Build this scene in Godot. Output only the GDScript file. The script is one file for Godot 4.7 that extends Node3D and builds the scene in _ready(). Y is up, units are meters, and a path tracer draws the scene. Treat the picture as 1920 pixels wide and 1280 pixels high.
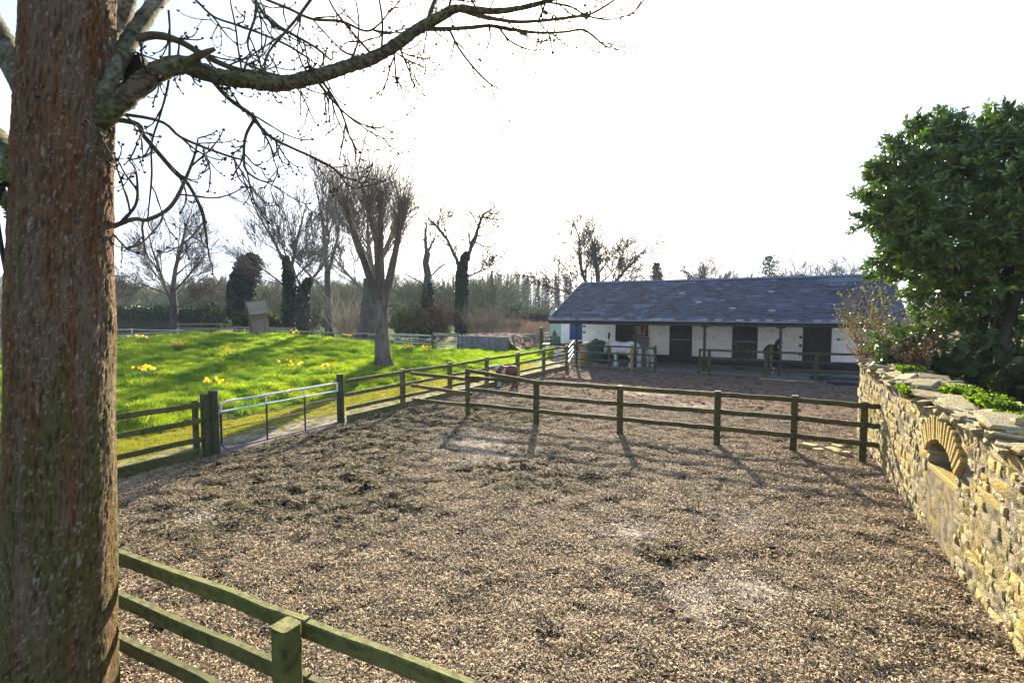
extends Node3D
# A horse yard seen from above its near fence, against a low spring sun.
# "yard frame": x runs along the stable front, -z runs from the near fence to the stable.

const CA := 0.8660254
const SA := 0.5
var YARD := Transform3D(Basis(Vector3.UP, -PI / 6.0), Vector3.ZERO)
var rng := RandomNumberGenerator.new()
var M := {}
var names := {}
var nz_big := FastNoiseLite.new()
var nz_mid := FastNoiseLite.new()
var nz_fine := FastNoiseLite.new()
var nz_pit := FastNoiseLite.new()
var to_sun := Vector3.ZERO

func _ready() -> void:
	view_and_light()
	setup_noise()
	setup_materials()
	build_ground()
	build_stable()
	build_stone_wall()
	build_fences()
	build_yard_things()
	build_animals()
	build_ash_tree()
	build_trees()
	build_evergreen()
	build_plants()
	build_litter()

func view_and_light() -> void:
	var cam := Camera3D.new()
	cam.name = "camera"
	cam.fov = 67.38
	cam.near = 0.1
	cam.far = 2500.0
	cam.position = Vector3(0, 3, 0)
	cam.rotation_degrees = Vector3(-3.576, 0, 0)
	add_child(cam)
	var e := Environment.new()
	e.background_mode = Environment.BG_SKY
	var sky := Sky.new()
	var sm := ProceduralSkyMaterial.new()
	sm.sky_top_color = Color(0.56, 0.68, 0.87)
	sm.sky_horizon_color = Color(0.93, 0.95, 0.98)
	sm.sky_curve = 0.18
	sm.sky_energy_multiplier = 0.66
	sm.ground_bottom_color = Color(0.25, 0.24, 0.2)
	sm.ground_horizon_color = Color(0.6, 0.62, 0.6)
	sm.sun_angle_max = 49.0
	sm.sun_curve = 0.41
	sky.sky_material = sm
	e.sky = sky
	e.tonemap_mode = Environment.TONE_MAPPER_LINEAR
	e.tonemap_exposure = 5.6
	e.sdfgi_enabled = true
	e.ssao_enabled = true
	e.ssil_enabled = true
	e.fog_enabled = true
	e.fog_density = 0.0004
	e.fog_light_color = Color(0.86, 0.93, 1.0)
	var we := WorldEnvironment.new()
	we.name = "environment"
	we.environment = e
	add_child(we)
	var sun := DirectionalLight3D.new()
	sun.name = "sun"
	var el := deg_to_rad(22.5)
	to_sun = Vector3(sin(0.095) * cos(el), sin(el), -cos(0.095) * cos(el))
	sun.light_color = Color(1.0, 0.94, 0.83)
	sun.light_energy = 1.6
	sun.light_angular_distance = 0.6
	sun.shadow_enabled = true
	add_child(sun)
	sun.look_at_from_position(Vector3.ZERO, -to_sun)

# ---------------------------------------------------------------- helpers
func Y(a: float, b: float, h := 0.0) -> Vector3:
	return Vector3(a * CA + b * SA, h, a * SA - b * CA)

func AB(p: Vector3) -> Vector2:
	return Vector2(p.x * CA + p.z * SA, p.x * SA - p.z * CA)

func L(a: float, h: float, b: float) -> Vector3:   # a point of the yard frame
	return Vector3(a, h, -b)

func rr(a: float, b: float) -> float:
	return rng.randf_range(a, b)

func sstep(a: float, b: float, x: float) -> float:
	var t := clampf((x - a) / (b - a), 0.0, 1.0)
	return t * t * (3.0 - 2.0 * t)

func lin(r: float, g: float, b: float) -> Color:   # 8-bit picture colour to linear
	return Color(r / 255.0, g / 255.0, b / 255.0).srgb_to_linear()

class MB:
	var v := PackedVector3Array()
	var n := PackedVector3Array()
	var c := PackedColorArray()
	var t := PackedVector2Array()
	var ix := PackedInt32Array()
	var col := Color(1, 1, 1)

	func add(p: Vector3, nn: Vector3, uv := Vector2.ZERO) -> int:
		v.push_back(p)
		n.push_back(nn)
		c.push_back(col)
		t.push_back(uv)
		return v.size() - 1

	func tri_i(a: int, b: int, d: int) -> void:   # seen anticlockwise
		ix.push_back(a)
		ix.push_back(d)
		ix.push_back(b)

	func tri(a: Vector3, b: Vector3, d: Vector3) -> void:
		var nn := (b - a).cross(d - a).normalized()
		var i := add(a, nn, Vector2(0, 0))
		add(b, nn, Vector2((b - a).length(), 0))
		add(d, nn, Vector2(0, (d - a).length()))
		tri_i(i, i + 1, i + 2)

	func quad(a: Vector3, b: Vector3, d: Vector3, e: Vector3) -> void:
		var nn := (b - a).cross(e - a).normalized()
		if nn == Vector3.ZERO:
			nn = (d - b).cross(e - b).normalized()
		var lu := (b - a).length()
		var lv := (e - a).length()
		var i := add(a, nn, Vector2(0, 0))
		add(b, nn, Vector2(lu, 0))
		add(d, nn, Vector2(lu, lv))
		add(e, nn, Vector2(0, lv))
		tri_i(i, i + 1, i + 2)
		tri_i(i, i + 2, i + 3)

	# a box with bevelled edges, centred on the transform
	func box(x: Transform3D, s: Vector3, ch := 0.0) -> void:
		var h := s * 0.5
		if ch <= 0.0:
			for f in 6:
				var ax := f >> 1
				var sg := 1.0 if f & 1 else -1.0
				var o := Vector3.ZERO
				o[ax] = sg * h[ax]
				var p := Vector3.ZERO
				p[(ax + 1) % 3] = h[(ax + 1) % 3]
				var q := Vector3.ZERO
				q[(ax + 2) % 3] = h[(ax + 2) % 3] * sg
				quad(x * (o - p - q), x * (o + p - q), x * (o + p + q), x * (o - p + q))
			return
		ch = minf(ch, minf(h.x, minf(h.y, h.z)) * 0.9)
		for f in 6:
			var ax := f >> 1
			var sg := 1.0 if f & 1 else -1.0
			var o := Vector3.ZERO
			o[ax] = sg * h[ax]
			var p := Vector3.ZERO
			p[(ax + 1) % 3] = h[(ax + 1) % 3] - ch
			var q := Vector3.ZERO
			q[(ax + 2) % 3] = (h[(ax + 2) % 3] - ch) * sg
			quad(x * (o - p - q), x * (o + p - q), x * (o + p + q), x * (o - p + q))
		for ax in 3:
			var u := (ax + 1) % 3
			var w := (ax + 2) % 3
			for k in 4:
				var su := 1.0 if k & 1 else -1.0
				var sw := 1.0 if k & 2 else -1.0
				var a := Vector3.ZERO
				a[u] = su * h[u]
				a[w] = sw * (h[w] - ch)
				var b := Vector3.ZERO
				b[u] = su * (h[u] - ch)
				b[w] = sw * h[w]
				var d := Vector3.ZERO
				d[ax] = h[ax] - ch
				if su * sw > 0:
					quad(x * (a - d), x * (b - d), x * (b + d), x * (a + d))
				else:
					quad(x * (b - d), x * (a - d), x * (a + d), x * (b + d))
		for k in 8:
			var sx := 1.0 if k & 1 else -1.0
			var sy := 1.0 if k & 2 else -1.0
			var sz := 1.0 if k & 4 else -1.0
			var a := Vector3(sx * h.x, sy * (h.y - ch), sz * (h.z - ch))
			var b := Vector3(sx * (h.x - ch), sy * h.y, sz * (h.z - ch))
			var d := Vector3(sx * (h.x - ch), sy * (h.y - ch), sz * h.z)
			if sx * sy * sz > 0:
				tri(x * a, x * b, x * d)
			else:
				tri(x * a, x * d, x * b)

	func slab(p0: Vector3, p1: Vector3, ch := 0.0) -> void:   # box by two corners
		box(Transform3D(Basis(), (p0 + p1) * 0.5), (p1 - p0).abs(), ch)

	# a sawn beam between two points: w across, h up, slightly uneven
	func beam(p0: Vector3, p1: Vector3, w: float, h: float, seg: int, jit: float, r: RandomNumberGenerator, up := Vector3.UP) -> void:
		var d := (p1 - p0).normalized()
		var sd := d.cross(up).normalized()
		var uu := sd.cross(d).normalized()
		var ch := minf(w, h) * 0.14
		var prof := [Vector2(w / 2 - ch, h / 2), Vector2(w / 2, h / 2 - ch), Vector2(w / 2, -h / 2 + ch), Vector2(w / 2 - ch, -h / 2), Vector2(-w / 2 + ch, -h / 2), Vector2(-w / 2, -h / 2 + ch), Vector2(-w / 2, h / 2 - ch), Vector2(-w / 2 + ch, h / 2)]
		var rings := []
		for k in seg + 1:
			var o := p0.lerp(p1, float(k) / seg)
			if k > 0 and k < seg:
				o += sd * r.randf_range(-jit, jit) + uu * r.randf_range(-jit, jit)
			var ring := []
			var sc := 1.0 + r.randf_range(-1.0, 1.0) * jit * 3.0
			for q in prof:
				ring.append(o + sd * q.x * sc + uu * q.y * sc)
			rings.append(ring)
		var ln := (p1 - p0).length()
		var base := col
		var tints := []
		for s in seg + 1:
			var q := r.randf()
			tints.append(base.lerp(Color(base.r * 0.62, base.g * 0.78, base.b * 0.45), q) * r.randf_range(0.85, 1.2))
		for k in 8:
			var k2 := (k + 1) % 8
			var row := -1
			for s in seg + 1:
				var a: Vector3 = rings[s][k]
				var b: Vector3 = rings[s][k2]
				var s2: int = mini(s, seg - 1)
				var nn: Vector3 = (rings[s2][k2] - rings[s2][k]).cross(rings[s2 + 1][k] - rings[s2][k]).normalized()
				var x := ln * s / seg
				col = tints[s] if seg > 2 else base
				var i := add(a, nn, Vector2(x, k * 0.05))
				add(b, nn, Vector2(x, k * 0.05 + (b - a).length()))
				if row >= 0:
					tri_i(row, row + 1, i)
					tri_i(row + 1, i + 1, i)
				row = i
		col = base
		for e in 2:
			var ring: Array = rings[0] if e == 0 else rings[seg]
			var nn := -d if e == 0 else d
			var first := -1
			for k in 8:
				var i := add(ring[k], nn, Vector2((ring[k] - ring[0]).dot(sd), (ring[k] - ring[0]).dot(uu)))
				if k == 0:
					first = i
				elif k > 1:
					if e == 0:
						tri_i(first, i, i - 1)
					else:
						tri_i(first, i - 1, i)

	# a tapering tube through points
	func tube(pts: PackedVector3Array, rad: PackedFloat32Array, sides: int, caps := false, cols := PackedColorArray()) -> void:
		var m := pts.size()
		var d0 := (pts[1] - pts[0]).normalized()
		var up := Vector3.UP if absf(d0.y) < 0.9 else Vector3.RIGHT
		var sd := d0.cross(up).normalized()
		var row := -1
		var run := 0.0
		for k in m:
			var d: Vector3
			if k == 0:
				d = d0
			elif k == m - 1:
				d = (pts[k] - pts[k - 1]).normalized()
			else:
				d = (pts[k + 1] - pts[k - 1]).normalized()
			sd = (sd - d * sd.dot(d)).normalized()
			var uu := sd.cross(d)
			if k > 0:
				run += (pts[k] - pts[k - 1]).length()
			if cols.size():
				col = cols[k]
			var first := v.size()
			for s in sides + 1:
				var g := TAU * s / sides
				var nn := sd * cos(g) + uu * sin(g)
				add(pts[k] + nn * rad[k], nn, Vector2(run, float(s) / sides * rad[0] * TAU))
			if row >= 0:
				for s in sides:
					tri_i(row + s, first + s, row + s + 1)
					tri_i(row + s + 1, first + s, first + s + 1)
			row = first
		if caps:
			for e in 2:
				var k := 0 if e == 0 else m - 1
				var d := -d0 if e == 0 else (pts[m - 1] - pts[m - 2]).normalized()
				var start := row - (m - 1) * (sides + 1) if e == 0 else row
				var ci := add(pts[k], d)
				var ring := []
				for s in sides + 1:
					ring.append(add(v[start + s], d))
				for s in sides:
					if e == 0:
						tri_i(ci, ring[s], ring[s + 1])
					else:
						tri_i(ci, ring[s + 1], ring[s])

	func mesh() -> ArrayMesh:
		var a := []
		a.resize(Mesh.ARRAY_MAX)
		a[Mesh.ARRAY_VERTEX] = v
		a[Mesh.ARRAY_NORMAL] = n
		a[Mesh.ARRAY_COLOR] = c
		a[Mesh.ARRAY_TEX_UV] = t
		a[Mesh.ARRAY_INDEX] = ix
		var m := ArrayMesh.new()
		m.add_surface_from_arrays(Mesh.PRIMITIVE_TRIANGLES, a)
		return m

func numbered(called: String) -> String:
	var k: int = names.get(called, 0)
	names[called] = k + 1
	return called if k == 0 else "%s_%03d" % [called, k]

func thing(called: String, label: String, category: String, at := Vector3.ZERO, yaw := 0.0, group := "") -> Node3D:
	var o := Node3D.new()
	o.name = numbered(called)
	add_child(o)
	o.position = at
	o.rotation.y = yaw
	tag(o, label, category, group)
	return o

func tag(o: Node, label: String, category: String, group := "") -> void:
	o.set_meta("label", label)
	o.set_meta("category", category)
	if group != "":
		o.set_meta("group", group)

# a mesh whose points are given in `frame` (world unless said), as part of `parent`
func part(called: String, mesh, m: Material, parent: Node3D, frame := Transform3D.IDENTITY) -> MeshInstance3D:
	var o := MeshInstance3D.new()
	o.name = called
	o.mesh = mesh.mesh() if mesh is MB else mesh
	o.material_override = m
	parent.add_child(o, true)
	var inv := Transform3D.IDENTITY
	var p: Node = parent
	var chain := Transform3D.IDENTITY
	while p != self:
		chain = p.transform * chain
		p = p.get_parent()
	inv = chain.affine_inverse()
	o.transform = inv * frame
	return o

# a part whose points are already relative to its parent
func local_part(called: String, mesh, m: Material, parent: Node3D, x := Transform3D.IDENTITY) -> MeshInstance3D:
	var o := MeshInstance3D.new()
	o.name = called
	o.mesh = mesh.mesh() if mesh is MB else mesh
	o.material_override = m
	parent.add_child(o, true)
	o.transform = x
	return o

func single(called: String, label: String, category: String, mesh, m: Material, frame := Transform3D.IDENTITY, group := "") -> MeshInstance3D:
	var o := MeshInstance3D.new()
	o.name = numbered(called)
	o.mesh = mesh.mesh() if mesh is MB else mesh
	o.material_override = m
	add_child(o)
	o.transform = frame
	tag(o, label, category, group)
	return o

func struct(called: String, mesh, m: Material, frame := Transform3D.IDENTITY) -> MeshInstance3D:
	var o := MeshInstance3D.new()
	o.name = numbered(called)
	o.mesh = mesh.mesh() if mesh is MB else mesh
	o.material_override = m
	add_child(o)
	o.transform = frame
	o.set_meta("kind", "structure")
	return o

# many copies of one small mesh
func leaves_of(called: String, mesh: ArrayMesh, m: Material, xs: Array, cols: PackedColorArray, parent: Node3D) -> MeshInstance3D:
	# the same, joined into one mesh that is a part of `parent`
	var a := mesh.surface_get_arrays(0)
	var vv: PackedVector3Array = a[Mesh.ARRAY_VERTEX]
	var nn: PackedVector3Array = a[Mesh.ARRAY_NORMAL]
	var cc: PackedColorArray = a[Mesh.ARRAY_COLOR]
	var ii: PackedInt32Array = a[Mesh.ARRAY_INDEX]
	var n := vv.size()
	var V := PackedVector3Array()
	var N := PackedVector3Array()
	var C := PackedColorArray()
	var I := PackedInt32Array()
	C.resize(n * xs.size())
	I.resize(ii.size() * xs.size())
	var k := 0
	var q := 0
	for j in xs.size():
		var x: Transform3D = xs[j]
		var c := cols[j]
		V.append_array(x * vv)
		N.append_array(Transform3D(x.basis.orthonormalized(), Vector3.ZERO) * nn)
		for i in ii:
			I[q] = i + k
			q += 1
		for i in n:
			C[k + i] = c * cc[i]
		k += n
	var arr := []
	arr.resize(Mesh.ARRAY_MAX)
	arr[Mesh.ARRAY_VERTEX] = V
	arr[Mesh.ARRAY_NORMAL] = N
	arr[Mesh.ARRAY_COLOR] = C
	arr[Mesh.ARRAY_INDEX] = I
	var am := ArrayMesh.new()
	am.add_surface_from_arrays(Mesh.PRIMITIVE_TRIANGLES, arr)
	return part(called, am, m, parent)

func scatter(called: String, mesh: Mesh, m: Material, xs: Array, cols: PackedColorArray) -> MultiMeshInstance3D:
	var mm := MultiMesh.new()
	mm.transform_format = MultiMesh.TRANSFORM_3D
	mm.use_colors = true
	mm.mesh = mesh
	mm.instance_count = xs.size()
	var buf := PackedFloat32Array()
	buf.resize(xs.size() * 16)
	var k := 0
	for i in xs.size():
		var x: Transform3D = xs[i]
		var bx := x.basis.x
		var by := x.basis.y
		var bz := x.basis.z
		var o := x.origin
		buf[k] = bx.x
		buf[k + 1] = by.x
		buf[k + 2] = bz.x
		buf[k + 3] = o.x
		buf[k + 4] = bx.y
		buf[k + 5] = by.y
		buf[k + 6] = bz.y
		buf[k + 7] = o.y
		buf[k + 8] = bx.z
		buf[k + 9] = by.z
		buf[k + 10] = bz.z
		buf[k + 11] = o.z
		var c := cols[i]
		buf[k + 12] = c.r
		buf[k + 13] = c.g
		buf[k + 14] = c.b
		buf[k + 15] = 1.0
		k += 16
	mm.buffer = buf
	var o := MultiMeshInstance3D.new()
	o.multimesh = mm
	o.material_override = m
	o.name = numbered(called)
	add_child(o)
	return o

# ---------------------------------------------------------------- materials
func setup_noise() -> void:
	rng.seed = 7
	for p in [[nz_big, 0.35, 11], [nz_mid, 1.3, 12], [nz_fine, 5.0, 13], [nz_pit, 2.6, 14]]:
		var f: FastNoiseLite = p[0]
		f.noise_type = FastNoiseLite.TYPE_SIMPLEX_SMOOTH
		f.frequency = p[1]
		f.seed = p[2]
		f.fractal_octaves = 3
	nz_pit.fractal_octaves = 2

# a seamless grey noise picture through a colour ramp (stops: [at, Color as drawn])
func ramp_tex(w: int, h: int, freq: float, oct: int, sd: int, stops: Array, stretch := 1.0, kind := FastNoiseLite.TYPE_SIMPLEX_SMOOTH) -> ImageTexture:
	var f := FastNoiseLite.new()
	f.noise_type = kind
	f.seed = sd
	f.frequency = freq
	f.fractal_octaves = oct
	var im := f.get_seamless_image(w, int(h * stretch))
	if stretch != 1.0:
		im.resize(w, h, Image.INTERPOLATE_CUBIC)
	im.convert(Image.FORMAT_L8)
	var src := im.get_data()
	var lut := []
	for k in 256:
		var x := k / 255.0
		var cc: Color = stops[0][1]
		for s in stops.size() - 1:
			if x >= stops[s][0]:
				var q := clampf((x - stops[s][0]) / maxf(1e-4, stops[s + 1][0] - stops[s][0]), 0, 1)
				cc = (stops[s][1] as Color).lerp(stops[s + 1][1], q)
		lut.append([int(cc.r * 255), int(cc.g * 255), int(cc.b * 255)])
	var out := PackedByteArray()
	out.resize(w * h * 3)
	for k in w * h:
		var q: Array = lut[src[k]]
		out[k * 3] = q[0]
		out[k * 3 + 1] = q[1]
		out[k * 3 + 2] = q[2]
	return ImageTexture.create_from_image(Image.create_from_data(w, h, false, Image.FORMAT_RGB8, out))

func grey(a: float) -> Color:
	return Color(a, a, a)

func mk(called: String, o: Dictionary) -> StandardMaterial3D:
	var m := StandardMaterial3D.new()
	m.resource_name = called
	m.vertex_color_use_as_albedo = o.get("vc", true)
	m.albedo_color = o.get("color", Color.WHITE)
	m.roughness = o.get("rough", 0.85)
	m.metallic = o.get("metal", 0.0)
	m.metallic_specular = o.get("spec", 0.4)
	if o.has("tex"):
		m.albedo_texture = o.tex
	if o.has("bump"):
		m.heightmap_enabled = true
		m.heightmap_texture = o.bump
		m.heightmap_scale = o.get("bump_cm", 1.0)
	var sc = o.get("scale", 1.0)
	m.uv1_scale = sc if sc is Vector3 else Vector3(sc, sc, sc)
	if o.get("tri", false):
		m.uv1_triplanar = true
		m.uv1_world_triplanar = o.get("world", true)
	if o.has("detail"):
		m.detail_enabled = true
		m.detail_albedo = o.detail
		m.detail_blend_mode = BaseMaterial3D.BLEND_MODE_MUL
		m.detail_uv_layer = BaseMaterial3D.DETAIL_UV_2
		if o.get("tri", false) or o.get("tri2", false):
			m.uv2_triplanar = true
			m.uv2_world_triplanar = true
		var s2 = o.get("scale2", 0.3)
		m.uv2_scale = Vector3(s2, s2, s2)
	if o.has("back"):
		m.backlight_enabled = true
		m.backlight = o.back
	if o.has("rim"):
		m.rim_enabled = true
		m.rim = o.rim
	M[called] = m
	return m

func setup_materials() -> void:
	var grain := ramp_tex(512, 512, 0.05, 4, 3, [[0.0, grey(0.55)], [0.35, grey(0.8)], [0.6, grey(0.95)], [1.0, grey(1.0)]])
	var bumpy := ramp_tex(512, 512, 0.04, 5, 4, [[0.0, grey(0.0)], [1.0, grey(1.0)]])
	var mottle := ramp_tex(512, 512, 0.014, 5, 5, [[0.0, grey(0.5)], [0.4, grey(0.82)], [0.7, grey(1.0)], [1.0, grey(1.0)]])
	var wood := ramp_tex(512, 512, 0.03, 4, 6, [[0.0, Color(0.45, 0.42, 0.38)], [0.4, Color(0.75, 0.72, 0.66)], [0.7, Color(0.95, 0.93, 0.88)], [1.0, Color(1, 1, 1)]], 10.0)
	var woodb := ramp_tex(512, 512, 0.03, 4, 6, [[0.0, grey(0.0)], [1.0, grey(1.0)]], 10.0)
	var moss := ramp_tex(512, 512, 0.02, 5, 8, [[0.0, Color(0.80, 0.84, 0.45)], [0.35, Color(0.95, 0.93, 0.62)], [0.5, Color(1, 1, 1)], [0.75, Color(1, 0.97, 0.9)], [1.0, Color(0.7, 0.66, 0.6)]])
	var white := ramp_tex(512, 512, 0.012, 5, 9, [[0.0, Color(0.7, 0.67, 0.6)], [0.2, Color(0.92, 0.91, 0.88)], [0.45, Color(0.97, 0.97, 0.96)], [1.0, Color(1, 1, 1)]])
	# wood grain runs along u
	var stain := ramp_tex(512, 512, 0.018, 5, 10, [[0.0, Color(0.42, 0.38, 0.3)], [0.3, Color(0.72, 0.74, 0.52)], [0.5, Color(0.92, 0.97, 0.78)], [0.7, Color(1, 0.98, 0.94)], [1.0, Color(1, 1, 1)]])
	mk("timber", {"tex": wood, "bump": woodb, "bump_cm": 0.5, "scale": Vector3(0.5, 3.0, 1), "detail": stain, "scale2": 0.9, "tri2": true, "rough": 0.85})
	mk("timber_grey", {"tex": wood, "bump": woodb, "bump_cm": 0.5, "scale": Vector3(0.5, 3.0, 1), "rough": 0.9})
	mk("stone", {"tex": grain, "bump": bumpy, "bump_cm": 1.6, "tri": true, "scale": 2.2, "detail": moss, "scale2": 0.9, "rough": 0.95, "spec": 0.2})
	mk("mortar", {"tex": grain, "bump": bumpy, "bump_cm": 3.0, "tri": true, "scale": 3.0, "detail": mottle, "scale2": 0.8, "rough": 1.0, "spec": 0.1})
	mk("block", {"tex": white, "bump": bumpy, "bump_cm": 0.5, "tri": true, "scale": 0.45, "rough": 0.8})
	mk("plain", {"tex": grain, "tri": true, "scale": 1.5, "rough": 0.8})
	mk("paint_dark", {"tex": mottle, "tri": true, "scale": 1.2, "rough": 0.55})
	mk("slate", {"tex": mottle, "bump": bumpy, "bump_cm": 0.5, "tri": true, "scale": 1.4, "rough": 0.72, "spec": 0.3})
	mk("concrete", {"tex": mottle, "bump": bumpy, "bump_cm": 0.6, "tri": true, "scale": 0.6, "detail": grain, "scale2": 3.0, "rough": 0.95, "spec": 0.2})
	mk("metal", {"rough": 0.45, "metal": 0.6, "tex": grain, "tri": true, "scale": 2.0})
	mk("gatepaint", {"rough": 0.5, "tex": mottle, "tri": true, "scale": 2.0})
	mk("plastic", {"rough": 0.4, "tex": mottle, "tri": true, "scale": 0.9})
	mk("gloss", {"rough": 0.3, "tex": white, "tri": true, "scale": 0.5})
	mk("glass_dark", {"rough": 0.08, "vc": true})
	mk("mulch", {"tex": grain, "bump": bumpy, "bump_cm": 3.0, "tri": true, "scale": 4.0, "detail": grain, "scale2": 13.0, "rough": 1.0, "spec": 0.1})
	mk("chips", {"rough": 0.8, "spec": 0.3})
	mk("soil", {"tex": grain, "bump": bumpy, "bump_cm": 2.0, "tri": true, "scale": 1.3, "detail": mottle, "scale2": 0.3, "rough": 1.0, "spec": 0.1})
	mk("turf", {"tex": grain, "bump": bumpy, "bump_cm": 4.0, "tri": true, "scale": 1.7, "detail": mottle, "scale2": 0.2, "rough": 1.0, "spec": 0.1})
	mk("blade", {"rough": 0.55, "spec": 0.3, "back": Color(1.0, 1.0, 0.42)})
	mk("straw", {"rough": 0.8, "spec": 0.2, "back": Color(0.45, 0.4, 0.32)})
	mk("scrub", {"rough": 0.9, "spec": 0.1, "back": Color(0.3, 0.3, 0.15)})
	mk("leaf", {"rough": 0.35, "spec": 0.5, "back": Color(0.62, 0.7, 0.2)})
	mk("ivy", {"rough": 0.6, "spec": 0.35, "back": Color(0.3, 0.36, 0.12)})
	mk("petal", {"rough": 0.6, "spec": 0.3, "back": Color(0.9, 0.8, 0.2)})
	mk("bark", {"tex": grain, "bump": bumpy, "bump_cm": 1.0, "tri": true, "scale": 5.0, "rough": 0.95, "spec": 0.2})
	mk("bark_far", {"rough": 1.0, "spec": 0.15})
	mk("hair", {"rough": 0.75, "spec": 0.3, "tex": grain, "tri": true, "world": false, "scale": 6.0})
	mk("rubber", {"rough": 0.5, "spec": 0.4})

# ---------------------------------------------------------------- ground
# height of the natural ground at a point given in the yard frame
func T(a: float, b: float) -> float:
	var s := -10.4 - a
	var x := a * CA + b * SA
	var d := -a * SA + b * CA
	var h := 0.0
	if s > 0.0:
		h += 0.36 * sstep(2.5, 3.9, s) * (1.0 - sstep(19.0, 27.0, b))
		var e := pow((s - 15.5) / 9.5, 2.0) + pow((b - 15.5) / (9.0 if b > 15.5 else 13.0), 2.0)
		h += 1.3 * exp(-e)
		h += 0.07 * nz_big.get_noise_2d(a * 0.7, b * 0.7) * sstep(2.8, 5.0, s) + 0.055 * nz_mid.get_noise_2d(a * 0.9, b * 0.9) * sstep(2.8, 4.0, s)
	if d > 34.0:
		h += sstep(34.0, 75.0, d) * (1.3 if x < -8.0 else 1.3 - 1.0 * sstep(-8.0, 6.0, x))
		h += sstep(90.0, 240.0, d) * 3.0
	return h

func build_ground() -> void:
	# one wide sheet out to the horizon
	var xs := []
	var x := 0.0
	var st := 1.2
	while x < 1200.0:
		xs.append(x)
		x += st
		if x > 45.0:
			st *= 1.14
	var gx := []
	for k in range(xs.size() - 1, 0, -1):
		gx.append(-xs[k])
	gx.append_array(xs)
	var gd := []
	var d := -14.0
	st = 1.2
	while d < 1500.0:
		gd.append(d)
		d += st
		if d > 60.0:
			st *= 1.12
	var mb := MB.new()
	for j in gd.size():
		for i in gx.size():
			var p := Vector3(gx[i], 0, -gd[j])
			var q := AB(p)
			p.y = T(q.x, q.y) - 0.07
			var n1 := nz_big.get_noise_2d(p.x * 0.12, p.z * 0.12)
			var cc := Color(0.075, 0.115, 0.03).lerp(Color(0.13, 0.13, 0.05), clampf(0.4 + n1, 0, 1))
			if q.x > -9.0 and q.y > 22.0 or gd[j] > 42.0 and p.x > -4.0:
				cc = Color(0.26, 0.2, 0.12).lerp(Color(0.16, 0.15, 0.07), clampf(0.35 + n1, 0, 1))
			if gd[j] > 95.0:
				cc = Color(0.09, 0.085, 0.05)
			if q.x > 1.2 and q.y < 18.0:
				cc = Color(0.07, 0.055, 0.035)
			mb.col = cc
			mb.add(p, Vector3.UP)
	grid_index(mb, gx.size(), gd.size())
	struct("ground", mb, M.turf)

	# raised earth behind the stone wall
	mb = MB.new()
	for j in 61:
		for i in 31:
			var b := 0.0 + 17.5 * j / 60.0
			var wa := lerpf(W0.x, W1.x, (b - W0.y) / (W1.y - W0.y)) + 0.45
			var a := wa + 9.0 * pow(i / 30.0, 1.3)
			var h := 1.58 * (1.0 - sstep(14.6, 17.3, b)) + 0.05 * nz_mid.get_noise_2d(a, b) - (0.1 if i == 0 else 0.0)
			mb.col = Color(0.06, 0.048, 0.03).lerp(Color(0.05, 0.06, 0.02), clampf(0.5 + nz_mid.get_noise_2d(a + 7.0, b), 0, 1))
			mb.add(L(a, h, b), Vector3.UP)
	grid_index(mb, 31, 61)
	struct("earth_bank", mb, M.soil, YARD)

	# the lawn with its mound
	mb = MB.new()
	var na := 128
	var nb := 170
	for j in nb + 1:
		for i in na + 1:
			var a := -46.0 + 33.3 * i / na
			var b := -6.0 + 46.0 * j / nb
			mb.col = lawn_color(a, b)
			mb.add(L(a, T(a, b), b), Vector3.UP)
	grid_index(mb, na + 1, nb + 1)
	struct("lawn", mb, M.turf, YARD)

	# the track outside the fence: gravel by the fence, thin yellow grass further out
	mb = MB.new()
	na = 26
	nb = 150
	for j in nb + 1:
		for i in na + 1:
			var b := -4.0 + 42.0 * j / nb
			var wide := 3.1 + 4.5 * sstep(23.0, 27.0, b)
			var a := -10.3 - wide * i / na
			var s := -10.4 - a
			var gv := nz_mid.get_noise_2d(a * 1.2, b * 0.6) * 0.5 + nz_big.get_noise_2d(a, b) * 0.5
			var f := clampf(sstep(0.5, 1.3, s + gv * 0.9) - sstep(23.0, 26.0, b) * 0.8, 0, 1)
			mb.col = Color(0.30, 0.27, 0.25).lerp(Color(0.29, 0.27, 0.07), f)
			if b > 23.0:
				mb.col = mb.col.lerp(Color(0.42, 0.39, 0.33), 0.7 * sstep(23.0, 26.0, b))
			mb.add(L(a, T(a, b) + 0.012 + 0.012 * nz_fine.get_noise_2d(a, b), b), Vector3.UP)
	grid_index(mb, na + 1, nb + 1)
	struct("track", mb, M.soil, YARD)

	# the yard: trodden bark mulch
	mb = MB.new()
	var rows := []
	var bb := 0.6
	while bb < 24.75:
		rows.append(bb)
		bb += 0.038 if bb < 8.0 else (0.055 if bb < 13.0 else 0.085)
	na = 320
	for b in rows:
		for i in na + 1:
			var a := -10.42 + 12.6 * i / na
			var q := mulch(a, b)
			mb.col = q[1]
			mb.add(L(a, q[0], b), Vector3.UP)
	grid_index(mb, na + 1, rows.size())
	struct("yard_ground", mb, M.mulch, YARD)

	# concrete standing in front of the stable
	mb = MB.new()
	na = 60
	nb = 24
	for j in nb + 1:
		for i in na + 1:
			var a := -11.6 + 19.0 * i / na
			var b := 24.55 + 4.8 * j / nb
			var g := clampf(nz_mid.get_noise_2d(a * 0.6, b * 0.9) + 0.25 * sstep(-3.0, 2.0, a) - 0.1 * (b - 25.0), 0, 0.8)
			mb.col = Color(0.3, 0.27, 0.25).lerp(Color(0.14, 0.16, 0.08), g)
			mb.add(L(a, 0.05 + 0.01 * nz_big.get_noise_2d(a, b), b), Vector3.UP)
	grid_index(mb, na + 1, nb + 1)
	struct("concrete_apron", mb, M.concrete, YARD)

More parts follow.
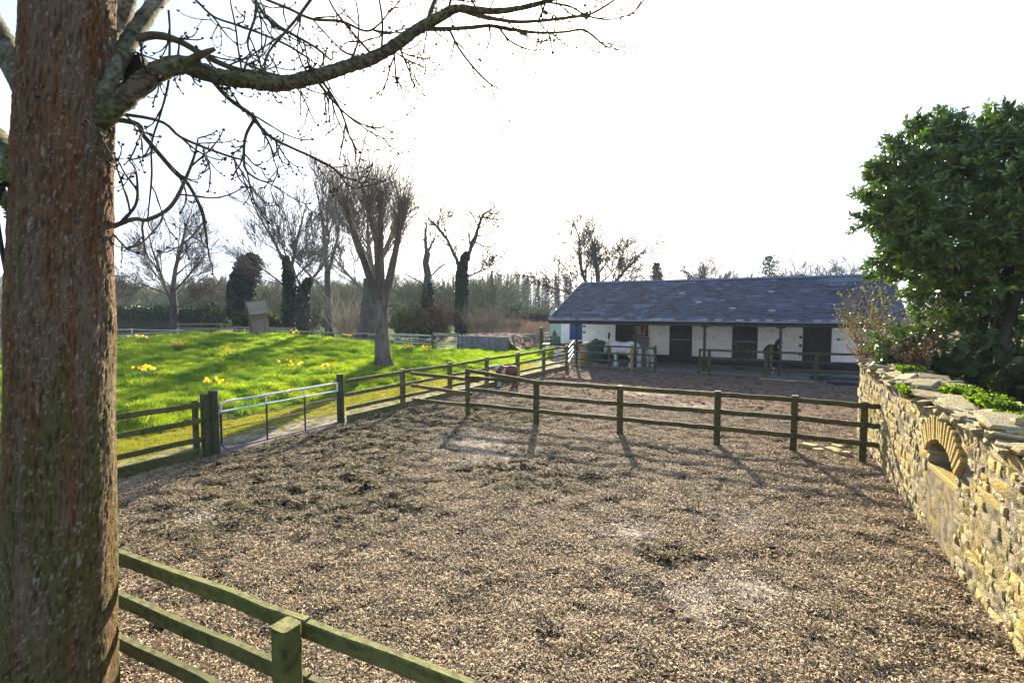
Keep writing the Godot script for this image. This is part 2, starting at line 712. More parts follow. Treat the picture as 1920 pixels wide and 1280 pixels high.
func lawn_color(a: float, b: float) -> Color:
	var n1 := nz_mid.get_noise_2d(a * 0.5, b * 0.5)
	var n2 := nz_fine.get_noise_2d(a * 0.4, b * 0.4)
	return Color(0.04, 0.095, 0.02).lerp(Color(0.125, 0.175, 0.03), clampf(0.55 + n1 * 1.1 + n2 * 0.8, 0, 1))

func grid_index(mb: MB, w: int, h: int) -> void:
	# normals from neighbours, then faces; rows run away from the viewer, columns to the right
	for j in h:
		for i in w:
			var k := j * w + i
			var l := mb.v[k - 1] if i > 0 else mb.v[k]
			var r := mb.v[k + 1] if i < w - 1 else mb.v[k]
			var u := mb.v[k + w] if j < h - 1 else mb.v[k]
			var d := mb.v[k - w] if j > 0 else mb.v[k]
			var nn := (r - l).cross(u - d).normalized()
			if nn.y < 0:
				nn = -nn
			mb.n[k] = nn
	var flip := (mb.v[1] - mb.v[0]).cross(mb.v[w] - mb.v[0]).y < 0
	for j in h - 1:
		for i in w - 1:
			var k := j * w + i
			if flip:
				mb.tri_i(k, k + w, k + 1)
				mb.tri_i(k + 1, k + w, k + w + 1)
			else:
				mb.tri_i(k, k + 1, k + w)
				mb.tri_i(k + 1, k + w + 1, k + w)

const SAND := [[-6.3, 9.2, 1.1], [-5.5, 8.7, 0.9], [-5.1, 13.3, 0.8], [-2.0, 6.55, 0.5], [-0.7, 7.6, 0.55], [-0.55, 5.8, 0.6], [-0.85, 5.35, 0.5], [-3.0, 16.1, 1.0], [-7.4, 3.95, 0.35], [-4.9, 18.0, 1.2]]
const MUCK := [[-7.2, 5.4, 1.6], [-8.6, 8.0, 1.8], [-7.2, 4.1, 1.0], [-4.7, 8.2, 1.0], [-6.0, 5.6, 1.0], [-3.7, 8.0, 0.8], [-1.4, 6.2, 0.35], [-9.7, 6.5, 1.3], [-7.4, 12.2, 1.6], [-9.2, 10.5, 1.3]]

# [height, colour] of the mulch at a point of the yard
func mulch(a: float, b: float) -> Array:
	var n1 := nz_big.get_noise_2d(a * 1.5, b * 1.5)
	var n2 := nz_mid.get_noise_2d(a * 1.6, b * 1.6)
	var n3 := nz_fine.get_noise_2d(a * 1.4, b * 1.4)
	var pit := nz_pit.get_noise_2d(a, b)
	var sand := 0.0
	for s in SAND:
		var q: float = (pow(a - s[0], 2) + pow(b - s[1], 2)) / (s[2] * s[2])
		if q < 2.5:
			sand = maxf(sand, exp(-q * 1.7))
	sand = sstep(0.25, 1.0, sand + n2 * 0.7 + n3 * 0.5) * (1.0 if sand > 0.08 else 0.0)
	var muck := 0.0
	for s in MUCK:
		var q: float = (pow(a - s[0], 2) + pow(b - s[1], 2)) / (s[2] * s[2])
		if q < 3.0:
			muck = maxf(muck, exp(-q))
	muck = clampf(muck + n1 * 0.4, 0, 1)
	var amp := 0.55 + 0.6 * muck - 0.8 * sand * (0.55 + 0.6 * muck)
	var hoof := sstep(0.28, 0.5, pit) * (0.4 + 0.6 * muck)
	var h := 0.05 + (n1 * 0.055 + n2 * 0.085 + n3 * 0.042) * amp - hoof * 0.075 * (1.0 - sand)
	h *= sstep(-10.5, -10.1, a) * 0.6 + 0.4
	var gap := nz_mid.get_noise_2d(a * 2.3 + 31.0, b * 2.3)
	var k := clampf(0.55 + n2 * 0.6 + n3 * 0.9 - hoof * 0.4 + gap * (0.35 + 0.8 * muck), 0, 1)
	var c := Color(0.05, 0.035, 0.022).lerp(Color(0.35, 0.265, 0.17), k)
	var far := sstep(10.0, 15.0, b)
	c = c.lerp(Color(0.10, 0.069, 0.052).lerp(Color(0.33, 0.24, 0.175), k), far)
	c = c.lerp(Color(0.022, 0.02, 0.010).lerp(Color(0.15, 0.125, 0.06), k), sstep(0.12, 0.65, muck + n3 * 0.5 + n2 * 0.3) * 0.95)
	c = c.lerp(Color(0.55, 0.48, 0.4), sand * 0.85)
	return [h, c]

# ---------------------------------------------------------------- small stuff lying on the ground
func clod_mesh() -> ArrayMesh:
	var mb := MB.new()
	var nu := 9
	var nv := 6
	var sh := rr(0, 50)
	for j in nv + 1:
		var t := PI * j / nv
		for i in nu + 1:
			var g := TAU * i / nu
			var d := Vector3(sin(t) * cos(g), cos(t), sin(t) * sin(g))
			mb.col = Color(1, 1, 1)
			mb.add(d * (0.8 + 0.7 * nz_mid.get_noise_3d(d.x + sh, d.y, d.z)), d)
	for j in nv:
		for i in nu:
			var k := j * (nu + 1) + i
			mb.tri_i(k, k + 1, k + nu + 1)
			mb.tri_i(k + 1, k + nu + 2, k + nu + 1)
	return mb.mesh()

func build_litter() -> void:
	# wood chips on the mulch: small patches of a dozen chips each
	rng.seed = 41
	var meshes := []
	for k in 5:
		var mb := MB.new()
		for j in 22:
			var o := Vector3(rr(-0.09, 0.09), rr(0.0, 0.014), rr(-0.09, 0.09))
			var ln := rr(0.006, 0.022)
			var w := rr(0.002, 0.0055)
			var d := Vector3(rr(-1, 1), rr(-0.35, 0.45), rr(-1, 1)).normalized()
			var sd := d.cross(Vector3(rr(-0.5, 0.5), 1, rr(-0.5, 0.5))).normalized()
			var up := sd.cross(d)
			var g := rr(0.25, 1.0)
			mb.col = Color(g, g * rr(0.88, 1.0), g * rr(0.75, 0.98))
			var e := up * rr(0.001, 0.006)
			mb.quad(o - d * ln - sd * w, o - d * ln + sd * w * 0.7, o + e + sd * w, o + e - sd * w * 0.9)
			mb.quad(o + e - sd * w * 0.9, o + e + sd * w, o + d * ln + sd * w * 0.4, o + d * ln - sd * w * 0.6)
		meshes.append(mb.mesh())
	var sets := [[], [], [], [], []]
	var cols := [PackedColorArray(), PackedColorArray(), PackedColorArray(), PackedColorArray(), PackedColorArray()]
	var made := 0
	var tries := 0
	while made < 66000 and tries < 500000:
		tries += 1
		var a := rr(-10.3, 1.7)
		var b := 1.2 + 15.0 * pow(rng.randf(), 1.5)
		var p := Y(a, b)
		var dd := -p.z
		if dd < 1.8 or absf(p.x / dd) > 1.08:
			continue
		var q := mulch(a, b)
		var c: Color = q[1]
		var sd2 := clampf((c.b - 0.17) * 6.0, 0, 1)
		if rng.randf() < sd2 * 0.8:
			continue
		var gap := nz_mid.get_noise_2d(a * 2.3 + 31.0, b * 2.3)
		if gap < -0.05 and rng.randf() < (0.8 if a < -4.5 else 0.45):
			continue
		if nz_pit.get_noise_2d(a, b) > 0.3 and rng.randf() < 0.8:
			continue
		var i := rng.randi() % 5
		var sc := rr(0.8, 1.5)
		sets[i].append(Transform3D(Basis(Vector3.UP, rr(0, TAU)).scaled(Vector3(sc, sc * rr(0.7, 1.6), sc)), p + Vector3(0, q[0], 0)))
		var t := rng.randf()
		var cc := Color(0.72, 0.59, 0.40).lerp(Color(0.17, 0.12, 0.072), pow(t, 0.65))
		cols[i].push_back(cc.lerp(Color(c.r * 1.6, c.g * 1.6, c.b * 1.5), 0.55))
		made += 1
	for i in 5:
		var o := scatter("wood_chips", meshes[i], M.chips, sets[i], cols[i])
		o.set_meta("kind", "stuff")
		tag(o, "loose pale and brown wood chips strewn over the yard", "wood chips")
	# clods of trodden muck and bark
	rng.seed = 43
	var sets2 := [[], []]
	var cols2 := [PackedColorArray(), PackedColorArray()]
	var n_clod := 0
	tries = 0
	while n_clod < 16000 and tries < 200000:
		tries += 1
		var a := rr(-10.3, 1.5)
		var b := 1.5 + 20.0 * pow(rng.randf(), 1.3)
		var p := Y(a, b)
		if -p.z < 1.8 or absf(p.x / -p.z) > 1.08:
			continue
		var q := mulch(a, b)
		var c: Color = q[1]
		var dark := clampf((0.2 - c.r) * 9.0, 0.012, 1.0)
		if rng.randf() > dark:
			continue
		var s := rr(0.012, 0.042) * (1.0 + 0.6 * dark)
		var i := rng.randi() % 2
		sets2[i].append(Transform3D(Basis(Vector3.UP, rr(0, TAU)).scaled_local(Vector3(s * rr(0.8, 1.6), s * rr(0.35, 0.8), s)), p + Vector3(0, q[0] + s * 0.05, 0)))
		var f := rr(0.7, 1.25)
		cols2[i].push_back(Color(c.r * f, c.g * f, c.b * f))
		n_clod += 1
	for i in 2:
		var o := scatter("clods", clod_mesh(), M.soil, sets2[i], cols2[i])
		o.set_meta("kind", "stuff")
		tag(o, "dark clods of trodden muck over the yard", "clods")
	# grass on the lawn
	var mb := MB.new()
	for k in 16:
		var o := Vector3(rr(-0.09, 0.09), -0.015, rr(-0.09, 0.09))
		var h := rr(0.06, 0.15)
		var lean := Vector3(rr(-1, 1), 0, rr(-1, 1)) * h * 0.6
		var sd := Vector3(rr(-1, 1), 0, rr(-1, 1)).normalized() * rr(0.003, 0.006)
		var g := rr(0.7, 1.15)
		mb.col = Color(g * 0.95, g, g * 0.9)
		var m1 := o + lean * 0.4 + Vector3.UP * h * 0.6
		var tip := o + lean + Vector3.UP * h
		mb.quad(o - sd, o + sd, m1 + sd * 0.8, m1 - sd * 0.8)
		mb.tri(m1 - sd * 0.8, m1 + sd * 0.8, tip)
	var tuft := mb.mesh()
	var gx := []
	var gc := PackedColorArray()
	made = 0
	tries = 0
	while made < 110000 and tries < 900000:
		tries += 1
		var d := 8.0 + 34.0 * pow(rng.randf(), 1.4)
		var p := Vector3(rr(-1.06, 0.08) * d, 0, -d)
		var q := AB(p)
		var s := -10.4 - q.x
		if s < 0.25 or q.y > 36.0 or s > 34.0:
			continue
		var short := s < 2.6
		if short and rng.randf() > (0.55 if s > 1.0 else 0.12) * (1.0 - sstep(22.0, 26.0, q.y) * 0.8):
			continue
		p.y = T(q.x, q.y) + (0.012 if short else 0.0)
		var c := lawn_color(q.x, q.y)
		var sc := rr(0.8, 1.5) * (0.45 if short else 0.75 + 1.5 * maxf(0, nz_mid.get_noise_2d(q.x * 0.8, q.y * 0.8)))
		var bb := Basis(Vector3.UP, rr(0, TAU)).scaled(Vector3(sc, sc, sc))
		gx.append(Transform3D(bb, p))
		if short:
			c = Color(0.26, 0.25, 0.06)
		else:
			c = Color(c.r * 2.6, c.g * 2.35, c.b * 1.7) * rr(0.75, 1.2)
		gc.push_back(c)
		made += 1
	var gr := scatter("grass", tuft, M.blade, gx, gc)
	gr.set_meta("kind", "stuff")
	tag(gr, "short sunlit green grass covering the mound beyond the fence", "grass")

# ---------------------------------------------------------------- the stable
func build_stable() -> void:
	rng.seed = 21
	var st := thing("stable_block", "long white stable block with slate roof and dark timber posts", "stable", Y(-4.3, 29.2), -PI / 6)
	var core := Color(0.6, 0.6, 0.58)
	var openings := [[-9.78, -8.64], [-6.64, -5.48], [-3.39, -2.23], [-0.15, 1.01]]
	var mb := MB.new()
	mb.col = core
	# core of the front wall between and above the openings
	var edges := [-11.9]
	for o in openings:
		edges.append_array(o)
	edges.append(3.1)
	for k in range(0, edges.size(), 2):
		mb.slab(L(edges[k], 0, 29.22), L(edges[k + 1], 2.32, 29.42))
	mb.slab(L(-11.9, 2.32, 29.22), L(3.1, 4.25, 29.42))
	var wall := part("front_wall", mb, M.block, st, YARD)
	mb = MB.new()
	mb.col = core
	mb.slab(L(-11.9, 0, 33.8), L(3.1, 2.5, 34.0))
	part("back_wall", mb, M.block, st, YARD)
	for a in [-11.9, 2.9]:
		mb = MB.new()
		mb.col = core
		mb.slab(L(a, 0, 29.42), L(a + 0.2, 2.5, 33.8))
		for x in [a, a + 0.2]:
			mb.tri(L(x, 2.5, 29.42), L(x, 2.5, 33.8), L(x, 4.5, 29.5))
			mb.tri(L(x, 2.5, 29.42), L(x, 4.5, 29.5), L(x, 4.46, 29.42))
		part("end_wall", mb, M.block, st, YARD)
	for a in [-7.9, -4.4, -1.0]:
		mb = MB.new()
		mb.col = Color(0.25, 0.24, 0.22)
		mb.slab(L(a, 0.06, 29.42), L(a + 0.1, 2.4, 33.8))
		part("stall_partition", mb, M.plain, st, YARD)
	mb = MB.new()
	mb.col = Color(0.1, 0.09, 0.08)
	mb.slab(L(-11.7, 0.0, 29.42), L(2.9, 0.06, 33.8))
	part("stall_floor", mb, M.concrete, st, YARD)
	# whitewashed blocks, each its own piece
	var row := 0
	var h := 0.455
	while h < 2.4:
		var a := -11.9 + (0.0 if row % 2 == 0 else -0.22)
		while a < 3.1:
			var a0 := maxf(a, -11.9)
			var a1 := minf(a + 0.44, 3.1)
			var spans := [[a0, a1]]
			for o in openings:
				var nx := []
				for s in spans:
					if s[1] <= o[0] or s[0] >= o[1]:
						nx.append(s)
					else:
						if s[0] < o[0]:
							nx.append([s[0], o[0]])
						if s[1] > o[1]:
							nx.append([o[1], s[1]])
				spans = nx
			for s in spans:
				if s[1] - s[0] < 0.05:
					continue
				var m := MB.new()
				var g := rr(0.86, 0.9)
				m.col = Color(g, g * 0.995, g * 0.975)
				m.slab(L(s[0] + 0.0015, h + 0.0015, 29.198 + rr(0, 0.006)), L(s[1] - 0.003, minf(h + 0.22, 2.44) - 0.0015, 29.24), 0.004)
				part("block", m, M.block, wall, YARD)
			a += 0.44
		h += 0.22
		row += 1
	# black plinth between the doors
	for k in range(0, edges.size(), 2):
		mb = MB.new()
		mb.col = Color(0.012, 0.015, 0.03)
		mb.slab(L(edges[k], 0.05, 29.185), L(edges[k + 1], 0.45, 29.25), 0.01)
		part("plinth", mb, M.paint_dark, st, YARD)
	# doors
	for k in [1, 2, 3]:
		var o: Array = openings[k]
		var door := Node3D.new()
		door.name = "door"
		st.add_child(door, true)
		door.set_meta("label", ["", "closed two-leaf dark stable door with a pale strip", "worn two-leaf dark stable door, its boards bare at the foot", "plain navy-black full stable door"][k])
		var nb := 7
		var w: float = (o[1] - o[0] - 0.06) / nb
		for leaf in 2:
			if k == 3 and leaf == 1:
				continue
			var h0 := 0.08 if leaf == 0 else 1.34
			var h1 := 1.32 if leaf == 0 else 2.3
			if k == 3:
				h1 = 2.3
			for j in nb:
				var m := MB.new()
				m.col = Color(0.012, 0.02, 0.025) if k != 3 else Color(0.008, 0.009, 0.022)
				if k == 2 and leaf == 0:
					m.col = Color(0.03, 0.032, 0.032)
				var x0: float = o[0] + 0.03 + w * j
				m.slab(L(x0 + 0.002, h0, 29.25 + rr(0, 0.004)), L(x0 + w - 0.002, h1, 29.275), 0.005)
				part("board", m, M.paint_dark, door, YARD)
			for q in [h0 + 0.1, h1 - 0.12]:
				var m := MB.new()
				m.col = Color(0.016, 0.022, 0.03)
				m.slab(L(o[0] + 0.04, q - 0.05, 29.225), L(o[1] - 0.04, q + 0.05, 29.251), 0.006)
				part("ledge", m, M.paint_dark, door, YARD)
		if k != 3:
			var m := MB.new()
			m.col = Color(0.5, 0.5, 0.48)
			m.slab(L(o[0] + 0.03, 1.315, 29.22), L(o[1] - 0.03, 1.34, 29.28), 0.004)
			part("metal_strip", m, M.metal, door, YARD)
			m = MB.new()
			m.col = Color(0.2, 0.2, 0.2)
			m.slab(L(o[0] + 0.01, 1.18, 29.2), L(o[0] + 0.16, 1.22, 29.226), 0.006)
			part("bolt", m, M.metal, door, YARD)
	# frames round the openings
	for k in 4:
		var o: Array = openings[k]
		for e in [o[0], o[1]]:
			var m := MB.new()
			m.col = Color(0.015, 0.018, 0.03)
			m.slab(L(e - 0.03, 0.06, 29.19), L(e + 0.03, 2.32, 29.3), 0.008)
			part("door_jamb", m, M.paint_dark, st, YARD)
	# open navy door leaf beside the first opening
	# small black plates and a switch box on the wall
	for q in [[-0.27, 1.62], [-0.27, 1.2], [-0.27, 0.76], [-11.78, 1.98], [-11.78, 1.62]]:
		var m := MB.new()
		m.col = Color(0.01, 0.011, 0.02)
		m.slab(L(q[0] - 0.06, q[1] - 0.06, 29.15), L(q[0] + 0.06, q[1] + 0.06, 29.199), 0.01)
		part("door_catch", m, M.paint_dark, st, YARD)
	mb = MB.new()
	mb.col = Color(0.06, 0.07, 0.07)
	mb.slab(L(1.27, 1.51, 29.13), L(1.41, 1.62, 29.199), 0.015)
	part("switch_box", mb, M.plastic, st, YARD)
	# rusty tie rings and pipes
	for q in [[-4.35, 1.5], [-1.55, 1.95], [-0.9, 1.7], [1.4, 1.95]]:
		var m := MB.new()
		m.col = Color(0.09, 0.07, 0.06)
		var pts := PackedVector3Array()
		var rad := PackedFloat32Array()
		for j in 13:
			var g := TAU * j / 12
			pts.push_back(L(q[0] + 0.045 * cos(g), q[1] + 0.045 * sin(g), 29.17))
			rad.push_back(0.008)
		m.tube(pts, rad, 5)
		m.slab(L(q[0] - 0.012, q[1] + 0.03, 29.15), L(q[0] + 0.012, q[1] + 0.055, 29.2))
		part("tie_ring", m, M.metal, st, YARD)
	# veranda posts, head plates and beam
	for a in [-10.5, -7.36, -4.11, -0.99, 2.33]:
		mb = MB.new()
		mb.col = Color(0.014, 0.022, 0.035)
		mb.beam(L(a, 0.04, 25.0), L(a, 2.24, 25.0), 0.11, 0.11, 5, 0.002, rng, Vector3(0, 0, 1))
		var po := part("veranda_post", mb, M.paint_dark, st, YARD)
		mb = MB.new()
		mb.col = Color(0.014, 0.022, 0.035)
		mb.slab(L(a - 0.17, 2.18, 24.95), L(a + 0.17, 2.28, 25.05), 0.02)
		part("post_head", mb, M.paint_dark, po, YARD)
		mb = MB.new()
		mb.col = Color(0.25, 0.24, 0.22)
		mb.slab(L(a - 0.1, 0.04, 24.9), L(a + 0.1, 0.12, 25.1), 0.02)
		part("post_base", mb, M.concrete, po, YARD)
	mb = MB.new()
	mb.col = Color(0.012, 0.016, 0.03)
	mb.slab(L(-11.9, 2.28, 24.94), L(3.3, 2.44, 25.06), 0.01)
	part("eaves_beam", mb, M.paint_dark, st, YARD)
	# roof: boarded slopes
	var e0 := Vector2(24.86, 2.475)
	var rg := Vector2(29.5, 4.6)
	mb = MB.new()
	mb.col = Color(0.55, 0.54, 0.51)
	roof_slope(mb, -12.05, 3.4, e0, rg, 0.05)
	roof_slope(mb, -12.05, 3.4, Vector2(34.2, 2.475), rg, 0.05)
	var roof := part("roof", mb, M.plain, st, YARD)
	# rafters under the veranda
	var ra := -11.6
	while ra < 3.3:
		mb = MB.new()
		mb.col = Color(0.5, 0.49, 0.46)
		mb.beam(L(ra, e0.y - 0.09, e0.x + 0.05), L(ra, rg.y - 0.17, rg.x - 0.1), 0.05, 0.1, 2, 0.0, rng)
		part("rafter", mb, M.plain, roof, YARD)
		ra += 0.75
	# fascia, gutter, barge board
	mb = MB.new()
	mb.col = Color(0.010, 0.013, 0.028)
	mb.slab(L(-12.05, 2.24, 24.80), L(3.4, 2.43, 24.84), 0.006)
	part("fascia_board", mb, M.paint_dark, roof, YARD)
	mb = MB.new()
	mb.col = Color(0.010, 0.012, 0.022)
	var gp := []
	for j in 9:
		var g := PI + PI * j / 8
		gp.append(Vector2(24.735 + 0.06 * cos(g), 2.42 + 0.06 * sin(g)))
	for j in 8:
		mb.quad(L(-12.05, gp[j].y, gp[j].x), L(3.4, gp[j].y, gp[j].x), L(3.4, gp[j + 1].y, gp[j + 1].x), L(-12.05, gp[j + 1].y, gp[j + 1].x))
	part("gutter", mb, M.plastic, roof, YARD)
	mb = MB.new()
	mb.col = Color(0.45, 0.45, 0.44)
	mb.beam(L(-12.08, e0.y - 0.03, e0.x - 0.02), L(-12.08, rg.y - 0.03, rg.x), 0.04, 0.16, 3, 0.003, rng)
	part("barge_board", mb, M.timber, roof, YARD)
	# slates: courses from the eaves up
	var dir := (rg - e0)
	var slope := dir.length()
	dir /= slope
	var nrm := Vector2(-dir.y, dir.x)
	var gauge := 0.245
	var courses := int(slope / gauge)
	var list := []
	for c in courses + 1:
		var a := -12.07 + (0.0 if c % 2 == 0 else -0.15)
		while a < 3.42:
			var a0 := maxf(a, -12.07)
			var a1 := minf(a + 0.3, 3.42)
			if a1 - a0 > 0.06:
				list.append([a0, a1, c])
			a += 0.3
	# the nearest slates are single pieces, the rest one sheet of slates
	list.sort_custom(func(p, q): return p[0] - p[2] * 0.12 > q[0] - q[2] * 0.12)
	var rest := MB.new()
	var count := 0
	for s in list:
		if rng.randf() < 0.008 and s[2] > 0:
			continue
		var m := MB.new() if count < 300 else rest
		var c: int = s[2]
		var g := rr(0.6, 1.4)
		var tone := Color(0.022 * g, 0.036 * g, 0.068 * g)
		var patch := nz_big.get_noise_2d(s[0] * 1.1, c * 0.45)
		var patch2 := nz_mid.get_noise_2d(s[0] * 0.5, c * 0.4)
		if patch > 0.2 and rng.randf() < 0.55:
			tone = tone.lerp(Color(0.095, 0.125, 0.175), rr(0.2, 0.7))
		if patch2 < -0.18 and rng.randf() < 0.5:
			tone = tone * 0.5
		if s[0] > 0.6 and c > courses - 3 and rng.randf() < 0.8:
			tone = Color(0.085, 0.11, 0.15)
		if c == 0 and rng.randf() < 0.6:
			tone = tone.lerp(Color(0.28, 0.29, 0.29), rr(0.2, 0.7))
		if rng.randf() < 0.03:
			tone = Color(0.008, 0.009, 0.014)
		m.col = tone
		var slip := -0.01 + rr(-0.006, 0.006) - (0.05 if rng.randf() < 0.02 else 0.0)
		var u0 := c * gauge + slip - 0.03
		var u1 := minf(u0 + 0.40, slope)
		var lift := rr(0, 0.004)
		var tilt := rr(-0.004, 0.004)
		slate_piece(m, s[0] + 0.003, s[1] - 0.003, e0, dir, nrm, u0, u1, 0.030 + lift, 0.008, 0.014, tilt)
		if count < 300:
			part("slate", m, M.slate, roof, YARD)
		count += 1
	var o2 := part("slates", rest, M.slate, roof, YARD)
	o2.set_meta("kind", "stuff")
	# ridge tiles
	var a := -12.05
	while a < 3.35:
		mb = MB.new()
		var g := rr(0.85, 1.15)
		mb.col = Color(0.085 * g, 0.12 * g, 0.18 * g)
		var a1 := minf(a + 0.448, 3.4)
		for sd in [-1.0, 1.0]:
			var p := [L(a, rg.y + 0.075, rg.x), L(a1, rg.y + 0.075, rg.x), L(a1, rg.y - 0.02, rg.x + sd * 0.17), L(a, rg.y - 0.02, rg.x + sd * 0.17)]
			if sd > 0:
				mb.quad(p[0], p[1], p[2], p[3])
				mb.quad(p[3] - Vector3(0, 0.02, 0), p[3], p[2], p[2] - Vector3(0, 0.02, 0))
			else:
				mb.quad(p[3], p[2], p[1], p[0])
				mb.quad(p[3] - Vector3(0, 0.02, 0), p[2] - Vector3(0, 0.02, 0), p[2], p[3])
		part("ridge_tile", mb, M.slate, roof, YARD)
		a += 0.45
	# picture of a horse's head and a grey board on the wall by the first opening
	var pic := thing("framed_picture", "tan picture of a brown horse head in a navy frame on the stable wall", "picture", Y(-8.1, 29.19, 1.5), -PI / 6)
	mb = MB.new()
	mb.col = Color(0.01, 0.014, 0.04)
	mb.slab(L(-8.58, 1.44, 29.15), L(-7.86, 2.3, 29.195), 0.01)
	part("frame", mb, M.paint_dark, pic, YARD)
	mb = MB.new()
	mb.col = Color(0.42, 0.27, 0.17)
	mb.slab(L(-8.5, 1.52, 29.14), L(-8.02, 2.26, 29.155))
	var canvas := part("canvas", mb, M.plain, pic, YARD)
	mb = MB.new()
	mb.col = Color(0.13, 0.06, 0.035)
	var head := [Vector2(-8.16, 2.18), Vector2(-8.12, 2.08), Vector2(-8.1, 1.85), Vector2(-8.14, 1.66), Vector2(-8.2, 1.58), Vector2(-8.27, 1.62), Vector2(-8.26, 1.76), Vector2(-8.3, 1.95), Vector2(-8.27, 2.1), Vector2(-8.2, 2.14)]
	for j in range(1, head.size() - 1):
		mb.tri(L(head[0].x, head[0].y, 29.136), L(head[j + 1].x, head[j + 1].y, 29.136), L(head[j].x, head[j].y, 29.136))
	part("painted_head", mb, M.plain, canvas, YARD)
	var gb := thing("grey_board", "plain grey board with a red top edge below the horse picture", "board", Y(-8.1, 29.19, 0.1), -PI / 6)
	mb = MB.new()
	mb.col = Color(0.2, 0.215, 0.22)
	mb.slab(L(-8.56, 0.06, 29.12), L(-7.8, 1.35, 29.17), 0.008)
	part("panel", mb, M.plain, gb, YARD)
	mb = MB.new()
	mb.col = Color(0.13, 0.03, 0.025)
	mb.slab(L(-8.56, 1.352, 29.11), L(-7.8, 1.42, 29.18), 0.008)
	part("top_edge", mb, M.paint_dark, gb, YARD)

func roof_slope(mb: MB, a0: float, a1: float, e: Vector2, r: Vector2, th: float) -> void:
	var c := [L(a0, e.y, e.x), L(a1, e.y, e.x), L(a1, r.y, r.x), L(a0, r.y, r.x)]
	var dn := Vector3(0, -th, 0)
	if r.x > e.x:
		mb.quad(c[0], c[1], c[2], c[3])
		mb.quad(c[3] + dn, c[2] + dn, c[1] + dn, c[0] + dn)
		mb.quad(c[0] + dn, c[1] + dn, c[1], c[0])
		mb.quad(c[1] + dn, c[2] + dn, c[2], c[1])
		mb.quad(c[3] + dn, c[0] + dn, c[0], c[3])
	else:
		mb.quad(c[3], c[2], c[1], c[0])
		mb.quad(c[0] + dn, c[1] + dn, c[2] + dn, c[3] + dn)
		mb.quad(c[0], c[1], c[1] + dn, c[0] + dn)
		mb.quad(c[1], c[2], c[2] + dn, c[1] + dn)
		mb.quad(c[3], c[0], c[0] + dn, c[3] + dn)

func slate_piece(m: MB, a0: float, a1: float, e: Vector2, dir: Vector2, nrm: Vector2, u0: float, u1: float, lo: float, hi: float, th: float, tilt: float) -> void:
	var q := func(a: float, u: float, k: float) -> Vector3:
		var p: Vector2 = e + dir * u + nrm * k
		return L(a, p.y, p.x)
	var t0: Vector3 = q.call(a0, u0 + tilt, lo)
	var t1: Vector3 = q.call(a1, u0 - tilt, lo)
	var t2: Vector3 = q.call(a1, u1, hi)
	var t3: Vector3 = q.call(a0, u1, hi)
	m.quad(t0, t1, t2, t3)
	var b0: Vector3 = q.call(a0, u0 + tilt, lo - th)
	var b1: Vector3 = q.call(a1, u0 - tilt, lo - th)
	var b2: Vector3 = q.call(a1, u1, hi - th * 0.5)
	var b3: Vector3 = q.call(a0, u1, hi - th * 0.5)
	m.quad(b0, b1, t1, t0)
	m.quad(b1, b2, t2, t1)
	m.quad(b3, b0, t0, t3)

# ---------------------------------------------------------------- the stone wall
# w: metres along the wall from its far end, out: towards the yard
var W0 := Vector2(1.86, 3.2)
var W1 := Vector2(1.08, 14.0)

func wall_frame() -> Transform3D:
	var d := (W0 - W1).normalized()
	# local x along the wall towards the viewer, y up, z out of the face towards the yard
	var x3 := Y(d.x, d.y).normalized()
	return Transform3D(Basis(x3, Vector3.UP, x3.cross(Vector3.UP)), Y(W1.x, W1.y))

# an uneven stone: a rounded block, fx wide, fy high, fz deep
func stone_mesh(r: RandomNumberGenerator) -> ArrayMesh:
	var mb := MB.new()
	var g := []
	var n := 3
	# a cube of 3x3 points a side pulled towards a rounded, jittered block
	var pts := {}
	for ax in 3:
		for sg in [-1.0, 1.0]:
			for i in n:
				for j in n:
					var p := Vector3.ZERO
					p[ax] = sg
					p[(ax + 1) % 3] = i - 1.0
					p[(ax + 2) % 3] = j - 1.0
					var key := Vector3i(p)
					if not pts.has(key):
						var q := p
						var e := int(absf(p.x)) + int(absf(p.y)) + int(absf(p.z))
						q *= [1.0, 1.0, 0.955, 0.89][e]
						q += Vector3(r.randf_range(-1, 1), r.randf_range(-1, 1), r.randf_range(-1, 1)) * 0.12
						pts[key] = q * 0.5
	for ax in 3:
		for sg in [-1.0, 1.0]:
			for i in n - 1:
				for j in n - 1:
					var q := []
					for c in [[0, 0], [1, 0], [1, 1], [0, 1]]:
						var p := Vector3.ZERO
						p[ax] = sg
						p[(ax + 1) % 3] = i + c[0] - 1.0
						p[(ax + 2) % 3] = j + c[1] - 1.0
						q.append(pts[Vector3i(p)])
					if sg > 0:
						mb.tri(q[0], q[1], q[2])
						mb.tri(q[0], q[2], q[3])
					else:
						mb.tri(q[0], q[2], q[1])
						mb.tri(q[0], q[3], q[2])
	# half-smooth normals
	var acc := {}
	for k in mb.v.size():
		acc[mb.v[k]] = acc.get(mb.v[k], Vector3.ZERO) + mb.n[k]
	for k in mb.v.size():
		mb.n[k] = (mb.n[k] * 0.8 + (acc[mb.v[k]] as Vector3).normalized() * 0.2).normalized()
	return mb.mesh()

